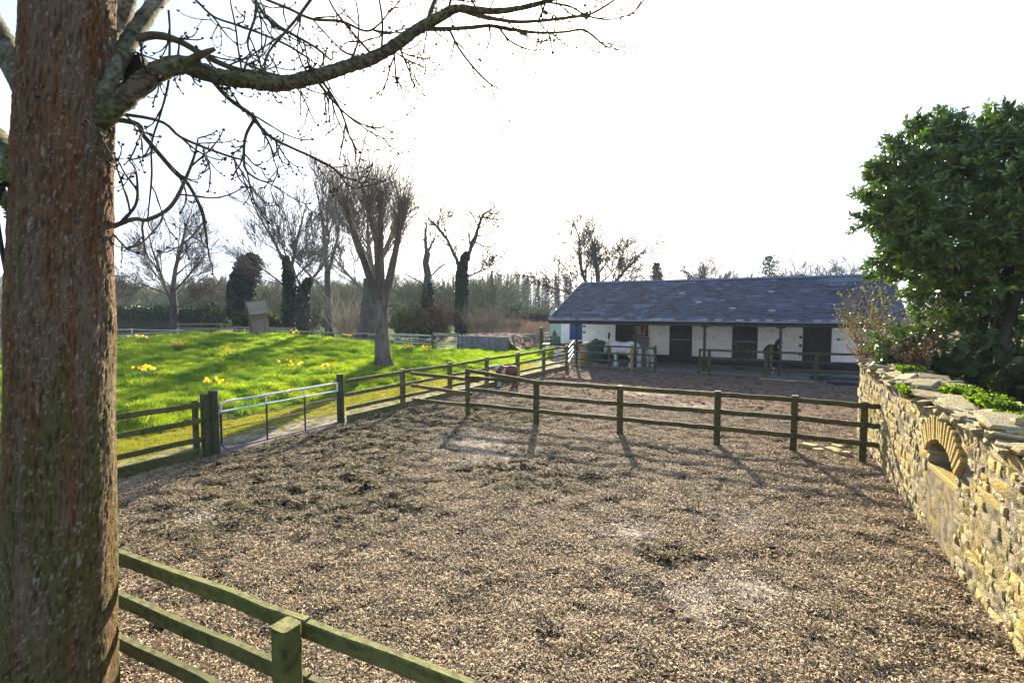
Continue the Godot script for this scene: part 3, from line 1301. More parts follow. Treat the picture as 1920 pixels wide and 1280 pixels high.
func build_stone_wall() -> void:
	rng.seed = 33
	var F := wall_frame()
	var ln := (W1 - W0).length()
	var wl := thing("stone_wall", "rubble stone wall with yellow lichen and a brick-arched niche", "wall", F.origin)
	var variants := []
	for k in 14:
		variants.append(stone_mesh(rng))
	var tones := [Color(0.37, 0.325, 0.235), Color(0.33, 0.29, 0.22), Color(0.27, 0.24, 0.19), Color(0.41, 0.335, 0.17), Color(0.37, 0.30, 0.15), Color(0.40, 0.355, 0.265)]
	var mats := []
	for k in tones.size():
		var m: StandardMaterial3D = M.stone.duplicate()
		m.albedo_color = (tones[k] as Color).linear_to_srgb()
		m.vertex_color_use_as_albedo = false
		m.resource_name = "stone_%d" % k
		mats.append(m)
	# niche: from n0 to n1 along the wall, sill at 0.98, springing 1.22, crown 1.5
	var n0 := 5.42
	var n1 := 6.5
	var sill := 0.97
	var spring := 1.16
	var crown := 1.36
	# mortar core, lumpy on the face, open at the niche
	var mb := MB.new()
	var nu := 300
	var nv := 62
	var H := 1.76
	for j in nv + 1:
		for i in nu + 1:
			var u := ln * i / nu
			var v := H * j / nv
			var z := 0.022 * nz_fine.get_noise_2d(u * 1.6, v * 1.6) + 0.018 * nz_mid.get_noise_2d(u, v) + 0.012 * nz_fine.get_noise_2d(u * 4.0, v * 4.0)
			if in_niche(u, v, n0, n1, sill, spring, crown, 0.0):
				z = -0.42
			var y := nz_mid.get_noise_2d(u * 0.8 + 40.0, v * 0.8)
			var y2 := nz_fine.get_noise_2d(u * 0.7 + 40.0, v * 0.7)
			mb.col = Color(0.34, 0.30, 0.22).lerp(Color(0.42, 0.335, 0.13), clampf(0.3 + y * 1.4 + y2 * 0.8, 0, 0.9))
			mb.add(Vector3(u, v - 0.05, z - 0.002), Vector3(0, 0, 1))
	var w := nu + 1
	for j in nv:
		for i in nu:
			var k := j * w + i
			mb.tri_i(k, k + w, k + 1)
			mb.tri_i(k + 1, k + w, k + w + 1)
	fix_normals(mb, Vector3(0, 0, 1))
	part("mortar", mb, M.mortar, wl, F)
	# hidden back and far end
	mb = MB.new()
	mb.col = Color(0.3, 0.25, 0.18)
	mb.slab(Vector3(0.03, 0, -0.6), Vector3(ln, H - 0.07, -0.46))
	mb.slab(Vector3(0.03, H - 0.12, -0.5), Vector3(ln, H - 0.07, -0.03))
	mb.slab(Vector3(0.03, 0, -0.5), Vector3(0.12, H - 0.07, -0.03))
	part("core", mb, M.mortar, wl, F)
	# rubble stones in rough courses
	var stones := []
	var v := 0.0
	while v < H - 0.06:
		var ch := rr(0.06, 0.16)
		if v + ch > H - 0.02:
			ch = H - v
		var u := rr(-0.2, 0.0)
		while u < ln:
			var sw := rr(0.06, 0.2) * (1.8 if rng.randf() < 0.25 else 1.0) * (1.2 if u > ln - 3.8 else 0.9)
			var sh := ch * rr(0.78, 1.0)
			var cu := u + sw * 0.5
			var cv := v + ch * 0.5
			var blocked := in_niche(cu, cv, n0, n1, sill, spring, crown, 0.16) or in_niche(u + 0.03, cv, n0, n1, sill, spring, crown, 0.1) or in_niche(u + sw - 0.03, cv, n0, n1, sill, spring, crown, 0.1)
			# the filled panel under the niche is smooth render
			if cu > n0 - 0.02 and cu < n1 + 0.02 and cv < sill:
				blocked = true
			if not blocked and cu > 0.05 and cu < ln:
				if rng.randf() < 0.22 and sh > 0.12:
					stones.append([cu, cv - sh * 0.25, sw * 0.95, sh * 0.52])
					stones.append([cu, cv + sh * 0.26, sw * 0.9, sh * 0.46])
				else:
					stones.append([cu, cv, sw * 0.97, sh])
			u += sw
		v += ch
	# far end of the wall, seen on edge
	v = 0.0
	while v < H - 0.1:
		stones.append([0.02, v + 0.1, 0.3, 0.19])
		v += 0.2
	stones.sort_custom(func(p, q): return p[2] * p[3] / pow(1.5 + ln - p[0], 2) > q[2] * q[3] / pow(1.5 + ln - q[0], 2))
	var rest := MB.new()
	for k in stones.size():
		var s: Array = stones[k]
		var lich := nz_mid.get_noise_2d(s[0] * 0.6 + 9.0, s[1])
		var tone := rng.randi() % 3 if lich < 0.05 else 3 + rng.randi() % 3
		var b := Basis(Vector3(0, 0, 1), rr(-0.09, 0.09)) * Basis(Vector3.UP, rr(-0.08, 0.08))
		var dp := rr(0.08, 0.14)
		b = b * Basis.from_scale(Vector3(s[2] * 1.0, s[3] * 1.0, dp))
		if rng.randf() < 0.5:
			b = b * Basis(Vector3(0, 0, 1), PI)
		var x := Transform3D(b, Vector3(s[0], s[1], -dp * 0.5 + rr(-0.008, 0.024)))
		var vm: ArrayMesh = variants[rng.randi() % variants.size()]
		if k < 290:
			part("stone", vm, mats[tone], wl, F * x)
		else:
			append_mesh(rest, vm, x, tones[tone])
	var o := part("small_stones", rest, M.stone, wl, F)
	o.set_meta("kind", "stuff")
	# brick arch over the niche
	var ba := 0
	var cx := (n0 + n1) * 0.5
	var half := (n1 - n0) * 0.5
	var rise := crown - spring
	var R := (half * half + rise * rise) / (2.0 * rise)
	var cy := crown - R
	var span := asin(half / R)
	var nbk := 17
	for k in nbk:
		var g := lerpf(-span - 0.1, span + 0.1, (k + 0.5) / nbk)
		var m := MB.new()
		var t := rr(0.85, 1.15)
		m.col = Color(0.40 * t, 0.31 * t, 0.15 * t)
		var x := Transform3D(Basis(Vector3(0, 0, 1), -g), Vector3(cx + sin(g) * (R + 0.16), cy + cos(g) * (R + 0.16), -0.06 + rr(-0.008, 0.008)))
		m.box(x, Vector3((2.0 * span + 0.2) * R / nbk - 0.01, 0.31 + rr(-0.02, 0.01), 0.24), 0.012)
		part("arch_brick", m, M.stone, wl, F)
	# inside of the niche: sill, reveals of small stones, back
	mb = MB.new()
	mb.col = Color(0.33, 0.26, 0.12)
	mb.slab(Vector3(n0 - 0.03, sill - 0.08, -0.46), Vector3(n1 + 0.03, sill, 0.015), 0.015)
	part("niche_sill", mb, M.stone, wl, F)
	for side in 2:
		var u := n0 - 0.02 if side == 0 else n1 + 0.02
		for k in 4:
			for d in 2:
				var x := Transform3D(Basis.from_scale(Vector3(0.09, 0.115, 0.24)), Vector3(u + rr(-0.01, 0.01), sill + 0.06 + k * 0.115, -0.1 - d * 0.23))
				part("niche_stone", variants[rng.randi() % variants.size()], mats[rng.randi() % 3], wl, F * x)
	for k in 4:
		for j in 4:
			var x := Transform3D(Basis.from_scale(Vector3(0.38, 0.15, 0.12)), Vector3(n0 + 0.14 + j * 0.34 + (k % 2) * 0.1, sill + 0.07 + k * 0.14, -0.42))
			part("niche_stone", variants[rng.randi() % variants.size()], mats[rng.randi() % 3], wl, F * x)
	# a low stub of stone standing in the opening
	for k in 3:
		var x := Transform3D(Basis.from_scale(Vector3(0.17, 0.13, 0.16)), Vector3(n0 + 0.55, sill + 0.06 + k * 0.125, -0.26))
		part("niche_stone", variants[k], mats[k], wl, F * x)
	# rendered panel under the niche
	mb = MB.new()
	for j in 21:
		for i in 27:
			var u := lerpf(n0 - 0.03, n1 + 0.04, i / 26.0)
			var vv := lerpf(-0.05, sill - 0.08, j / 20.0)
			var y := nz_mid.get_noise_2d(u * 1.5 + 3.0, vv * 1.5)
			mb.col = Color(0.34, 0.295, 0.225).lerp(Color(0.42, 0.335, 0.13), clampf(0.25 + y * 1.8, 0, 0.8))
			mb.add(Vector3(u, vv, 0.004 + 0.016 * nz_fine.get_noise_2d(u, vv) + 0.014 * nz_fine.get_noise_2d(u * 3.0, vv * 3.0)), Vector3(0, 0, 1))
	for j in 20:
		for i in 26:
			var k := j * 27 + i
			mb.tri_i(k, k + 27, k + 1)
			mb.tri_i(k + 1, k + 27, k + 28)
	fix_normals(mb, Vector3(0, 0, 1))
	part("render_panel", mb, M.mortar, wl, F)
	# loose flat coping stones
	var u := 0.05
	while u < ln:
		var sw := rr(0.16, 0.42)
		var layers := 3 if rng.randf() < 0.6 else 4
		for d in 3:
			var hh := H - 0.05
			for k in layers:
				var th := rr(0.03, 0.085)
				var b := Basis(Vector3.UP, rr(-0.5, 0.5)) * Basis(Vector3(0, 0, 1), rr(-0.25, 0.25)) * Basis(Vector3(1, 0, 0), rr(-0.2, 0.22))
				var x := Transform3D(b * Basis.from_scale(Vector3(sw * rr(0.8, 1.15), th, rr(0.26, 0.42))), Vector3(u + sw * 0.5 + rr(-0.08, 0.08), hh + th * 0.5, -0.08 - d * 0.2 + rr(-0.05, 0.03)))
				part("coping_stone", variants[rng.randi() % variants.size()], mats[[1, 2, 5, 2][rng.randi() % 4]], wl, F * x)
				hh += th * 0.8
		u += sw * 0.9
	# stones fallen at the foot of the wall and beside the fence
	var lo := thing("fallen_stones", "grey stones lying on the mulch beside the last fence post", "stones", Y(0.6, 12.4, 0.0))
	for k in 9:
		var x := Transform3D(Basis(Vector3.UP, rr(0, 6)) * Basis.from_scale(Vector3(rr(0.12, 0.3), rr(0.08, 0.14), rr(0.12, 0.24))), Y(rr(0.1, 0.95), rr(12.2, 13.6), 0.08))
		part("stone", variants[rng.randi() % variants.size()], mats[rng.randi() % 3], lo, x)

func in_niche(u: float, v: float, n0: float, n1: float, sill: float, spring: float, crown: float, grow: float) -> bool:
	if u < n0 - grow or u > n1 + grow or v < sill - grow * 0.3:
		return false
	if v < spring:
		return true
	var half := (n1 - n0) * 0.5
	var rise := crown - spring
	var R := (half * half + rise * rise) / (2.0 * rise)
	var cy := crown - R
	var g := grow * 1.9
	return pow(u - (n0 + n1) * 0.5, 2) + pow(v - cy, 2) < pow(R + g, 2)

func append_mesh(mb: MB, m: ArrayMesh, x: Transform3D, c: Color) -> void:
	var a := m.surface_get_arrays(0)
	var vv: PackedVector3Array = a[Mesh.ARRAY_VERTEX]
	var nn: PackedVector3Array = a[Mesh.ARRAY_NORMAL]
	var ii: PackedInt32Array = a[Mesh.ARRAY_INDEX]
	var cc: PackedColorArray = a[Mesh.ARRAY_COLOR]
	var base := mb.v.size()
	var nb := x.basis.inverse().transposed()
	for k in vv.size():
		mb.col = c * cc[k]
		mb.add(x * vv[k], (nb * nn[k]).normalized())
	for k in ii.size():
		mb.ix.push_back(ii[k] + base)

# recompute smooth normals from faces and turn the faces to `side`
func fix_normals(mb: MB, side: Vector3) -> void:
	var acc := PackedVector3Array()
	acc.resize(mb.v.size())
	for k in range(0, mb.ix.size(), 3):
		var a := mb.ix[k]
		var b := mb.ix[k + 1]
		var c := mb.ix[k + 2]
		var nn := (mb.v[c] - mb.v[a]).cross(mb.v[b] - mb.v[a])
		if nn.dot(side) < 0:
			mb.ix[k + 1] = c
			mb.ix[k + 2] = b
			nn = -nn
		acc[a] += nn
		acc[b] += nn
		acc[c] += nn
	for k in acc.size():
		mb.n[k] = acc[k].normalized()

# ---------------------------------------------------------------- fences and gates
func wood_tone(green: float) -> Color:
	var g := rr(0.8, 1.2)
	return Color(0.17 * g, 0.145 * g, 0.105 * g).lerp(Color(0.15 * g, 0.165 * g, 0.04 * g), clampf(green + rr(-0.2, 0.2), 0, 1))

func post(o: Node3D, a: float, b: float, h: float, w: float, green := 0.3, lean := 0.0, dark := 1.0) -> MeshInstance3D:
	var mb := MB.new()
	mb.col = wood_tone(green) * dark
	mb.beam(L(a, T(a, b) - 0.2, b), L(a + lean, h, b), w, w * rr(0.85, 1.0), 6, 0.003, rng, Vector3(0, 0, 1))
	return part("post", mb, M.timber, o, YARD)

func rail(o: Node3D, p0: Vector3, p1: Vector3, w: float, h: float, green := 0.25, dark := 1.0, called := "rail") -> MeshInstance3D:
	var mb := MB.new()
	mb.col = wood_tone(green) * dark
	mb.beam(p0, p1, w, h, 8, 0.008, rng)
	return part(called, mb, M.timber, o, YARD)

func build_fences() -> void:
	rng.seed = 55
	# near fence, its post just inside the yard corner of the picture
	var f := thing("timber_fence", "mossy green post and rail fence nearest the viewer beside the big trunk", "fence", Y(-2.5, 1.86), 0, "post and rail fences")
	for a in [-10.2, -8.0, -5.2, -2.5, 0.1, 1.7]:
		post(f, a, 1.775 + 0.0743 * (a + 2.5), 1.225, 0.13, 0.6)
	var xs := [-10.2, -5.2, -2.5, 0.1, 1.7]
	for k in xs.size() - 1:
		for h in [1.14, 0.80, 0.47]:
			var j := rr(-0.012, 0.012)
			rail(f, L(xs[k] - 0.03, h + j, 1.90 + 0.0743 * (xs[k] + 2.5)), L(xs[k + 1] + 0.02, h + rr(-0.012, 0.012), 1.90 + 0.0743 * (xs[k + 1] + 2.5)), 0.055, 0.1, 0.5)
	# left fence, panel left of the gate
	f = thing("timber_fence", "four-rail fence panel with kickboard left of the metal gate", "fence", Y(-10.4, 4.0), 0, "post and rail fences")
	for b in [2.1, 3.9, 5.55]:
		post(f, -10.46, b, 1.2, 0.1, 0.3)
	for h in [1.12, 0.80, 0.42]:
		rail(f, L(-10.37, h, 2.0), L(-10.37, h, 5.62), 0.045, 0.1, 0.25)
	rail(f, L(-10.34, 0.13, 2.0), L(-10.34, 0.13, 5.6), 0.05, 0.24, 0.35, 0.9, "kickboard")
	# gate posts
	var gp := thing("gate_post", "stout round gate post at the latch end of the metal gate", "post", Y(-10.38, 5.88), 0, "gate posts")
	var mb := MB.new()
	mb.col = Color(0.075, 0.075, 0.05)
	mb.tube(PackedVector3Array([L(-10.4, -0.1, 5.88), L(-10.4, 0.4, 5.88), L(-10.4, 0.9, 5.885), L(-10.4, 1.33, 5.88), L(-10.4, 1.36, 5.88)]), PackedFloat32Array([0.105, 0.1, 0.098, 0.095, 0.085]), 14, true)
	part("post", mb, M.timber, gp, YARD)
	gp = thing("gate_post", "square timber post fixed against the round gate post", "post", Y(-10.4, 5.7), 0, "gate posts")
	mb = MB.new()
	mb.col = Color(0.1, 0.095, 0.065)
	mb.beam(L(-10.4, -0.1, 5.71), L(-10.4, 1.31, 5.71), 0.14, 0.13, 5, 0.003, rng, Vector3(0, 0, 1))
	part("post", mb, M.timber, gp, YARD)
	gp = thing("gate_post", "tall dark gate post at the hinge end of the metal gate", "post", Y(-10.42, 9.16), 0, "gate posts")
	mb = MB.new()
	mb.col = Color(0.095, 0.09, 0.055)
	mb.beam(L(-10.42, -0.1, 9.17), L(-10.42, 1.34, 9.15), 0.14, 0.14, 5, 0.003, rng, Vector3(0, 0, 1))
	part("post", mb, M.timber, gp, YARD)
	build_metal_gate()
	# left fence beyond the gate
	f = thing("timber_fence", "long three-rail fence with kickboard running from the gate to the stable", "fence", Y(-10.42, 16.0), 0, "post and rail fences")
	var bs := [9.3, 11.53, 13.87, 16.17, 18.55, 20.99, 23.6]
	for k in range(1, bs.size()):
		post(f, -10.44, bs[k], 1.22, 0.14 if k != 4 else 0.15, 0.45)
	for k in bs.size() - 1:
		for h in [1.13, 0.78, 0.42]:
			rail(f, L(-10.36, h + rr(-0.02, 0.02), bs[k]), L(-10.36, h + rr(-0.02, 0.02), bs[k + 1]), 0.045, 0.1, 0.12, 1.3)
		rail(f, L(-10.34, 0.14, bs[k]), L(-10.34, 0.13, bs[k + 1]), 0.05, 0.22, 0.2, 1.2, "kickboard")
	# middle fence
	f = thing("timber_fence", "dark three-rail fence crossing the middle of the mulch yard", "fence", Y(-3.5, 11.7), 0, "post and rail fences")
	var ms := [[-7.98, 11.4, 1.38], [-5.9, 11.45, 1.2], [-3.76, 11.6, 1.22], [-1.63, 11.75, 1.24], [-0.17, 11.85, 1.25], [1.0, 11.8, 1.24]]
	for k in ms.size():
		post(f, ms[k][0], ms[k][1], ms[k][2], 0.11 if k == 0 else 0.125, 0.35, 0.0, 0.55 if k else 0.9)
	for k in range(0, ms.size()):
		var p: Array = ms[k]
		var q: Array = ms[k + 1] if k + 1 < ms.size() else [1.42, 11.8, 1.24]
		var hs := [1.17, 0.8, 0.44]
		for j in 3:
			var h0: float = hs[j]
			if k == 0 and j == 0:
				h0 = 1.36
			if k == 0 and j == 1:
				h0 = 0.86
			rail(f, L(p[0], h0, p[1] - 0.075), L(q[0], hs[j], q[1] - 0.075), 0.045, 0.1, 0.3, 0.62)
		if k == 0:
			rail(f, L(p[0], 1.18, p[1] - 0.12), L(q[0] - 0.5, 1.16, q[1] - 0.12), 0.04, 0.09, 0.3, 0.62)
	# slip rails closing the gap to the left fence
	var ends := [[[-10.25, 1.1, 11.7], [-7.7, 1.06, 11.52]], [[-10.25, 0.72, 11.7], [-7.92, 0.68, 11.52]], [[-10.2, 0.3, 11.7], [-7.92, 0.36, 11.52]]]
	var lab := ["top reddish slip rail between left fence and middle fence", "second slip rail from top between left fence and middle fence", "lowest slip rail between left fence and middle fence"]
	for k in 3:
		mb = MB.new()
		mb.col = Color(0.2, 0.14, 0.115)
		mb.beam(L(ends[k][0][0], ends[k][0][1], ends[k][0][2]), L(ends[k][1][0], ends[k][1][1], ends[k][1][2]), 0.05, 0.1, 6, 0.006, rng)
		single("slip_rail", lab[k], "rail", mb, M.timber, YARD, "slip rails")
	# pen fence in front of the stable, left part
	f = thing("timber_fence", "four-rail pen fence in front of the white horse", "fence", Y(-8.4, 24.3), 0, "post and rail fences")
	post(f, -8.48, 24.36, 1.2, 0.13, 0.6, 0, 0.6)
	post(f, -6.2, 24.3, 1.28, 0.12, 0.6, 0, 0.7)
	for h in [1.18, 0.84, 0.48, 0.1]:
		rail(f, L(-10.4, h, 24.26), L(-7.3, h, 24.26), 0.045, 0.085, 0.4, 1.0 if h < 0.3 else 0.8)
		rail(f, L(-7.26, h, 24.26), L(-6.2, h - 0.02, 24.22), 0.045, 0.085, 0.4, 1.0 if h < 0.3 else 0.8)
	var np := thing("new_post", "pale new timber post in the pen fence by the white horse", "post", Y(-7.28, 24.2), 0)
	mb = MB.new()
	mb.col = Color(0.40, 0.29, 0.17)
	mb.beam(L(-7.28, -0.1, 24.19), L(-7.28, 1.3, 24.19), 0.13, 0.1, 5, 0.003, rng, Vector3(0, 0, 1))
	part("post", mb, M.timber, np, YARD)
	# pen fence, right part
	f = thing("timber_fence", "long mossy pen fence in front of the stable doors", "fence", Y(-1.0, 24.3), 0, "post and rail fences")
	for q in [[-4.19, 1.21, 0.09], [-3.79, 1.2, 0.13], [-1.49, 1.22, 0.13], [0.36, 1.25, 0.15], [2.6, 1.25, 0.14]]:
		post(f, q[0], 24.34, q[1], q[2], 0.9, 0, 0.75)
	for h in [1.18, 0.82, 0.42, 0.06]:
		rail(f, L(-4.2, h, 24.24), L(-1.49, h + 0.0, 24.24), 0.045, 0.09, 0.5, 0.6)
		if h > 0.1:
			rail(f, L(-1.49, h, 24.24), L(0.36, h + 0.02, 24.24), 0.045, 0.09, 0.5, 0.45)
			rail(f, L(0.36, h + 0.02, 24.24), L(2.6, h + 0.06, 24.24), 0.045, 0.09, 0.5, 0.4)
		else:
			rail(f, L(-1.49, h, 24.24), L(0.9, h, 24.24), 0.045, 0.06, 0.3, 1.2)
	# open gate leaf standing at right angles to it
	var gt := thing("timber_gate", "short open timber gate leaf set across the pen by the black pony", "gate", Y(-1.5, 24.9))
	for h in [1.25, 0.9, 0.55]:
		rail(gt, L(-1.46, h, 24.45), L(-1.36, h + 0.13, 25.5), 0.04, 0.08, 0.4, 0.5)
	post(gt, -1.36, 25.55, 1.45, 0.1, 0.0, 0.0, 1.6)
	# dark rubber-edged trough boards lying by the wall end
	mb = MB.new()
	mb.col = Color(0.012, 0.015, 0.025)
	mb.slab(L(0.75, 0.02, 23.55), L(2.9, 0.2, 24.05), 0.03)
	single("trough", "long dark trough lying on the mulch by the wall end", "trough", mb, M.plastic, YARD)
	mb = MB.new()
	mb.col = Color(0.02, 0.045, 0.06)
	mb.slab(L(0.15, 0.05, 24.75), L(1.9, 0.26, 25.1), 0.04)
	single("trough", "low teal trough behind the pen fence post", "trough", mb, M.plastic, YARD)
	# edge boards of the concrete
	mb = MB.new()
	mb.col = Color(0.36, 0.31, 0.24)
	mb.beam(L(-1.7, 0.04, 24.05), L(0.35, 0.05, 23.95), 0.18, 0.09, 5, 0.01, rng)
	single("kerb_timber", "pale timber edging at the foot of the pen fence", "timber", mb, M.timber_grey, YARD)

func build_metal_gate() -> void:
	var g := thing("metal_gate", "white-topped tubular metal field gate in the left fence", "gate", Y(-10.4, 7.5))
	var b0 := 6.02
	var b1 := 9.04
	var bot := 0.1
	var top := 1.1
	var mid := 0.9
	var a := -10.4
	var white := Color(0.72, 0.75, 0.78)
	var dark := Color(0.03, 0.032, 0.036)
	var rust := Color(0.12, 0.10, 0.10)
	# frame upper part, white
	var mb := MB.new()
	mb.col = white
	var pts := PackedVector3Array([L(a, mid - 0.02, b0)])
	for k in 7:
		var q := PI * 0.5 * k / 6
		pts.push_back(L(a, top - 0.16 + 0.16 * sin(q), b0 + 0.16 - 0.16 * cos(q)))
	pts.push_back(L(a, top + 0.02, b1))
	var rad := PackedFloat32Array()
	rad.resize(pts.size())
	rad.fill(0.022)
	mb.tube(pts, rad, 8, true)
	part("top_tube", mb, M.gatepaint, g, YARD)
	var bars := [[mid, 0.018, white, "second_bar"], [0.72, 0.011, rust, "bar"], [0.53, 0.011, rust, "bar"], [0.34, 0.011, rust, "bar"]]
	for q in bars:
		mb = MB.new()
		mb.col = q[2]
		mb.tube(PackedVector3Array([L(a, q[0], b0), L(a, q[0] + 0.015, b1)]), PackedFloat32Array([q[1], q[1]]), 7, true)
		part(q[3], mb, M.gatepaint, g, YARD)
	mb = MB.new()
	mb.col = Color(0.16, 0.12, 0.13)
	pts = PackedVector3Array()
	for k in 7:
		var q := PI * 0.5 * k / 6
		pts.push_back(L(a, bot + 0.16 - 0.16 * sin(q), b0 + 0.16 - 0.16 * cos(q)))
	pts.push_back(L(a, bot, b1))
	rad.resize(pts.size())
	rad.fill(0.02)
	mb.tube(pts, rad, 8, true)
	part("bottom_tube", mb, M.gatepaint, g, YARD)
	for q in [[b0, 0.24, mid - 0.02, dark, 0.022], [7.05, bot, mid, dark, 0.02], [8.05, bot, mid, dark, 0.02], [b1, bot, mid, dark, 0.022], [7.05, mid, top, white, 0.018], [8.05, mid, top, white, 0.018], [b1, mid, top + 0.02, white, 0.022]]:
		mb = MB.new()
		mb.col = q[3]
		mb.tube(PackedVector3Array([L(a + 0.004, q[1], q[0]), L(a + 0.004, q[2], q[0])]), PackedFloat32Array([q[4], q[4]]), 8, true)
		part("upright", mb, M.gatepaint, g, YARD)
	mb = MB.new()
	mb.col = Color(0.2, 0.18, 0.16)
	mb.tube(PackedVector3Array([L(a, 0.80, b0 - 0.14), L(a, 0.80, b0 + 0.2), L(a, 0.76, b0 + 0.26)]), PackedFloat32Array([0.008, 0.008, 0.008]), 6, true)
	mb.tube(PackedVector3Array([L(a, mid, b0 + 0.16), L(a, 0.72, b0 + 0.16)]), PackedFloat32Array([0.012, 0.012]), 6)
	part("latch", mb, M.metal, g, YARD)
	for h in [0.3, 0.95]:
		mb = MB.new()
		mb.col = Color(0.1, 0.09, 0.09)
		mb.slab(L(a - 0.012, h - 0.025, b1), L(a + 0.012, h + 0.025, b1 + 0.08), 0.004)
		part("hinge", mb, M.metal, g, YARD)

# ---------------------------------------------------------------- things about the yard
func lathe(mb: MB, at: Vector3, prof: Array, sides: int) -> void:
	# prof: [radius, height] from bottom to top
	var m := prof.size()
	var base := mb.v.size()
	for k in m:
		var p: Array = prof[k]
		var q0: Array = prof[maxi(k - 1, 0)]
		var q1: Array = prof[mini(k + 1, m - 1)]
		var tn := Vector2(q1[0] - q0[0], q1[1] - q0[1]).normalized()
		for s in sides + 1:
			var g := TAU * s / sides
			var d := Vector3(cos(g), 0, sin(g))
			mb.add(at + d * p[0] + Vector3(0, p[1], 0), (d * tn.y + Vector3(0, -tn.x, 0)).normalized(), Vector2(g * p[0], p[1]))
	for k in m - 1:
		for s in sides:
			var i := base + k * (sides + 1) + s
			var j := i + sides + 1
			mb.tri_i(i, j, i + 1)
			mb.tri_i(i + 1, j, j + 1)

func build_yard_things() -> void:
	rng.seed = 66
	# green water tank with a domed lid, ribbed
	var c := Y(-10.15, 26.9)
	var tk := thing("water_tank", "dark teal domed water tank by the left stable post", "tank", c)
	var mb := MB.new()
	mb.col = Color(0.012, 0.065, 0.085)
	lathe(mb, c, [[0.66, 0.05], [0.68, 0.1], [0.70, 0.35], [0.685, 0.38], [0.70, 0.41], [0.71, 0.7], [0.69, 0.73], [0.71, 0.76], [0.72, 1.02], [0.74, 1.04], [0.74, 1.07]], 32)
	part("tank_body", mb, M.plastic, tk)
	mb = MB.new()
	mb.col = Color(0.022, 0.085, 0.1)
	lathe(mb, c, [[0.75, 1.065], [0.75, 1.09], [0.7, 1.15], [0.55, 1.23], [0.33, 1.3], [0.12, 1.33], [0.0, 1.335]], 32)
	var lid := part("lid", mb, M.plastic, tk)
	mb = MB.new()
	mb.col = Color(0.012, 0.05, 0.06)
	lathe(mb, c, [[0.09, 1.32], [0.09, 1.38], [0.06, 1.40], [0.0, 1.4]], 12)
	part("cap", mb, M.plastic, lid)
	# fork standing by the tank
	var fk := thing("stable_fork", "dark long-handled tool leaning upright beside the water tank", "tool", Y(-9.36, 26.9))
	mb = MB.new()
	mb.col = Color(0.02, 0.025, 0.03)
	mb.tube(PackedVector3Array([Y(-9.36, 26.7, 0.06), Y(-9.36, 26.75, 0.8), Y(-9.36, 26.8, 1.45)]), PackedFloat32Array([0.02, 0.018, 0.018]), 7, true)
	part("handle", mb, M.timber, fk)
	mb = MB.new()
	mb.col = Color(0.02, 0.025, 0.03)
	mb.beam(Y(-9.36, 26.79, 1.4), Y(-9.36, 26.82, 1.75), 0.1, 0.04, 3, 0.003, rng, Vector3(0, 0, 1))
	part("blade", mb, M.metal, fk)
	# hay net and hay on the ground
	rng.seed = 67
	var hp := Y(-10.6, 25.6)
	var hay := thing("hay_pile", "pale heap of loose hay on the ground at the pen corner", "hay", hp)
	mb = MB.new()
	for k in 900:
		var r := pow(rng.randf(), 0.6) * 0.95
		var g := rr(0, TAU)
		var o := hp + Vector3(cos(g) * r * 1.2, 0.05 + (0.3 - 0.3 * r) * rng.randf(), sin(g) * r * 0.8)
		var d := Vector3(rr(-1, 1), rr(-0.4, 0.5), rr(-1, 1)).normalized() * rr(0.06, 0.16)
		var sd := d.cross(Vector3(rr(-1, 1), 1, rr(-1, 1))).normalized() * rr(0.004, 0.009)
		var t := rr(0.6, 1.1)
		mb.col = Color(0.42 * t, 0.34 * t, 0.19 * t)
		mb.quad(o - d - sd, o - d + sd, o + d + sd, o + d - sd)
	part("hay_strands", mb, M.straw, hay)
	mb = MB.new()
	mb.col = Color(0.24, 0.19, 0.11)
	lathe(mb, hp, [[0.95, 0.0], [0.8, 0.08], [0.5, 0.17], [0.2, 0.22], [0.0, 0.24]], 20)
	part("hay_heap", mb, M.soil, hay)
	hp = Y(-10.22, 25.3)
	var net := thing("hay_net", "tan hay net hanging on the pen fence before the tank", "hay net", hp)
	mb = MB.new()
	for k in 700:
		var hh := rr(0.15, 1.12)
		var r := (0.13 + 0.1 * sin((1.12 - hh) / 0.97 * PI)) * sqrt(rng.randf())
		var g := rr(0, TAU)
		var o := hp + Vector3(cos(g) * r, hh, sin(g) * r)
		var d := Vector3(rr(-0.5, 0.5), rr(-1, 1), rr(-0.5, 0.5)).normalized() * rr(0.05, 0.11)
		var sd := d.cross(Vector3(rr(-1, 1), 0.3, rr(-1, 1))).normalized() * rr(0.004, 0.008)
		var t := rr(0.6, 1.1)
		mb.col = Color(0.36 * t, 0.27 * t, 0.15 * t)
		mb.quad(o - d - sd, o - d + sd, o + d + sd, o + d - sd)
	part("hay", mb, M.straw, net)
	mb = MB.new()
	mb.col = Color(0.05, 0.06, 0.05)
	mb.tube(PackedVector3Array([hp + Vector3(0, 1.05, 0), hp + Vector3(0, 1.2, 0), Y(-10.2, 25.0, 1.24)]), PackedFloat32Array([0.01, 0.01, 0.01]), 5)
	part("cord", mb, M.rubber, net)
	build_trailer()
	build_bunker()
	build_arbour()
	# lone post beyond the yard, with its metal gate
	var lp := thing("lone_post", "stout green post holding the far metal gate near the horsebox", "post", Y(-16.0, 32.5))
	mb = MB.new()
	mb.col = Color(0.1, 0.115, 0.05)
	mb.beam(Y(-16.2, 32.2, -0.1), Y(-16.2, 32.2, 1.75), 0.24, 0.24, 5, 0.004, rng, Vector3(1, 0, 0))
	part("post", mb, M.timber, lp)
	var fg := thing("far_gate", "pale five-bar metal gate beside the horsebox", "gate", Y(-14.8, 33.5))
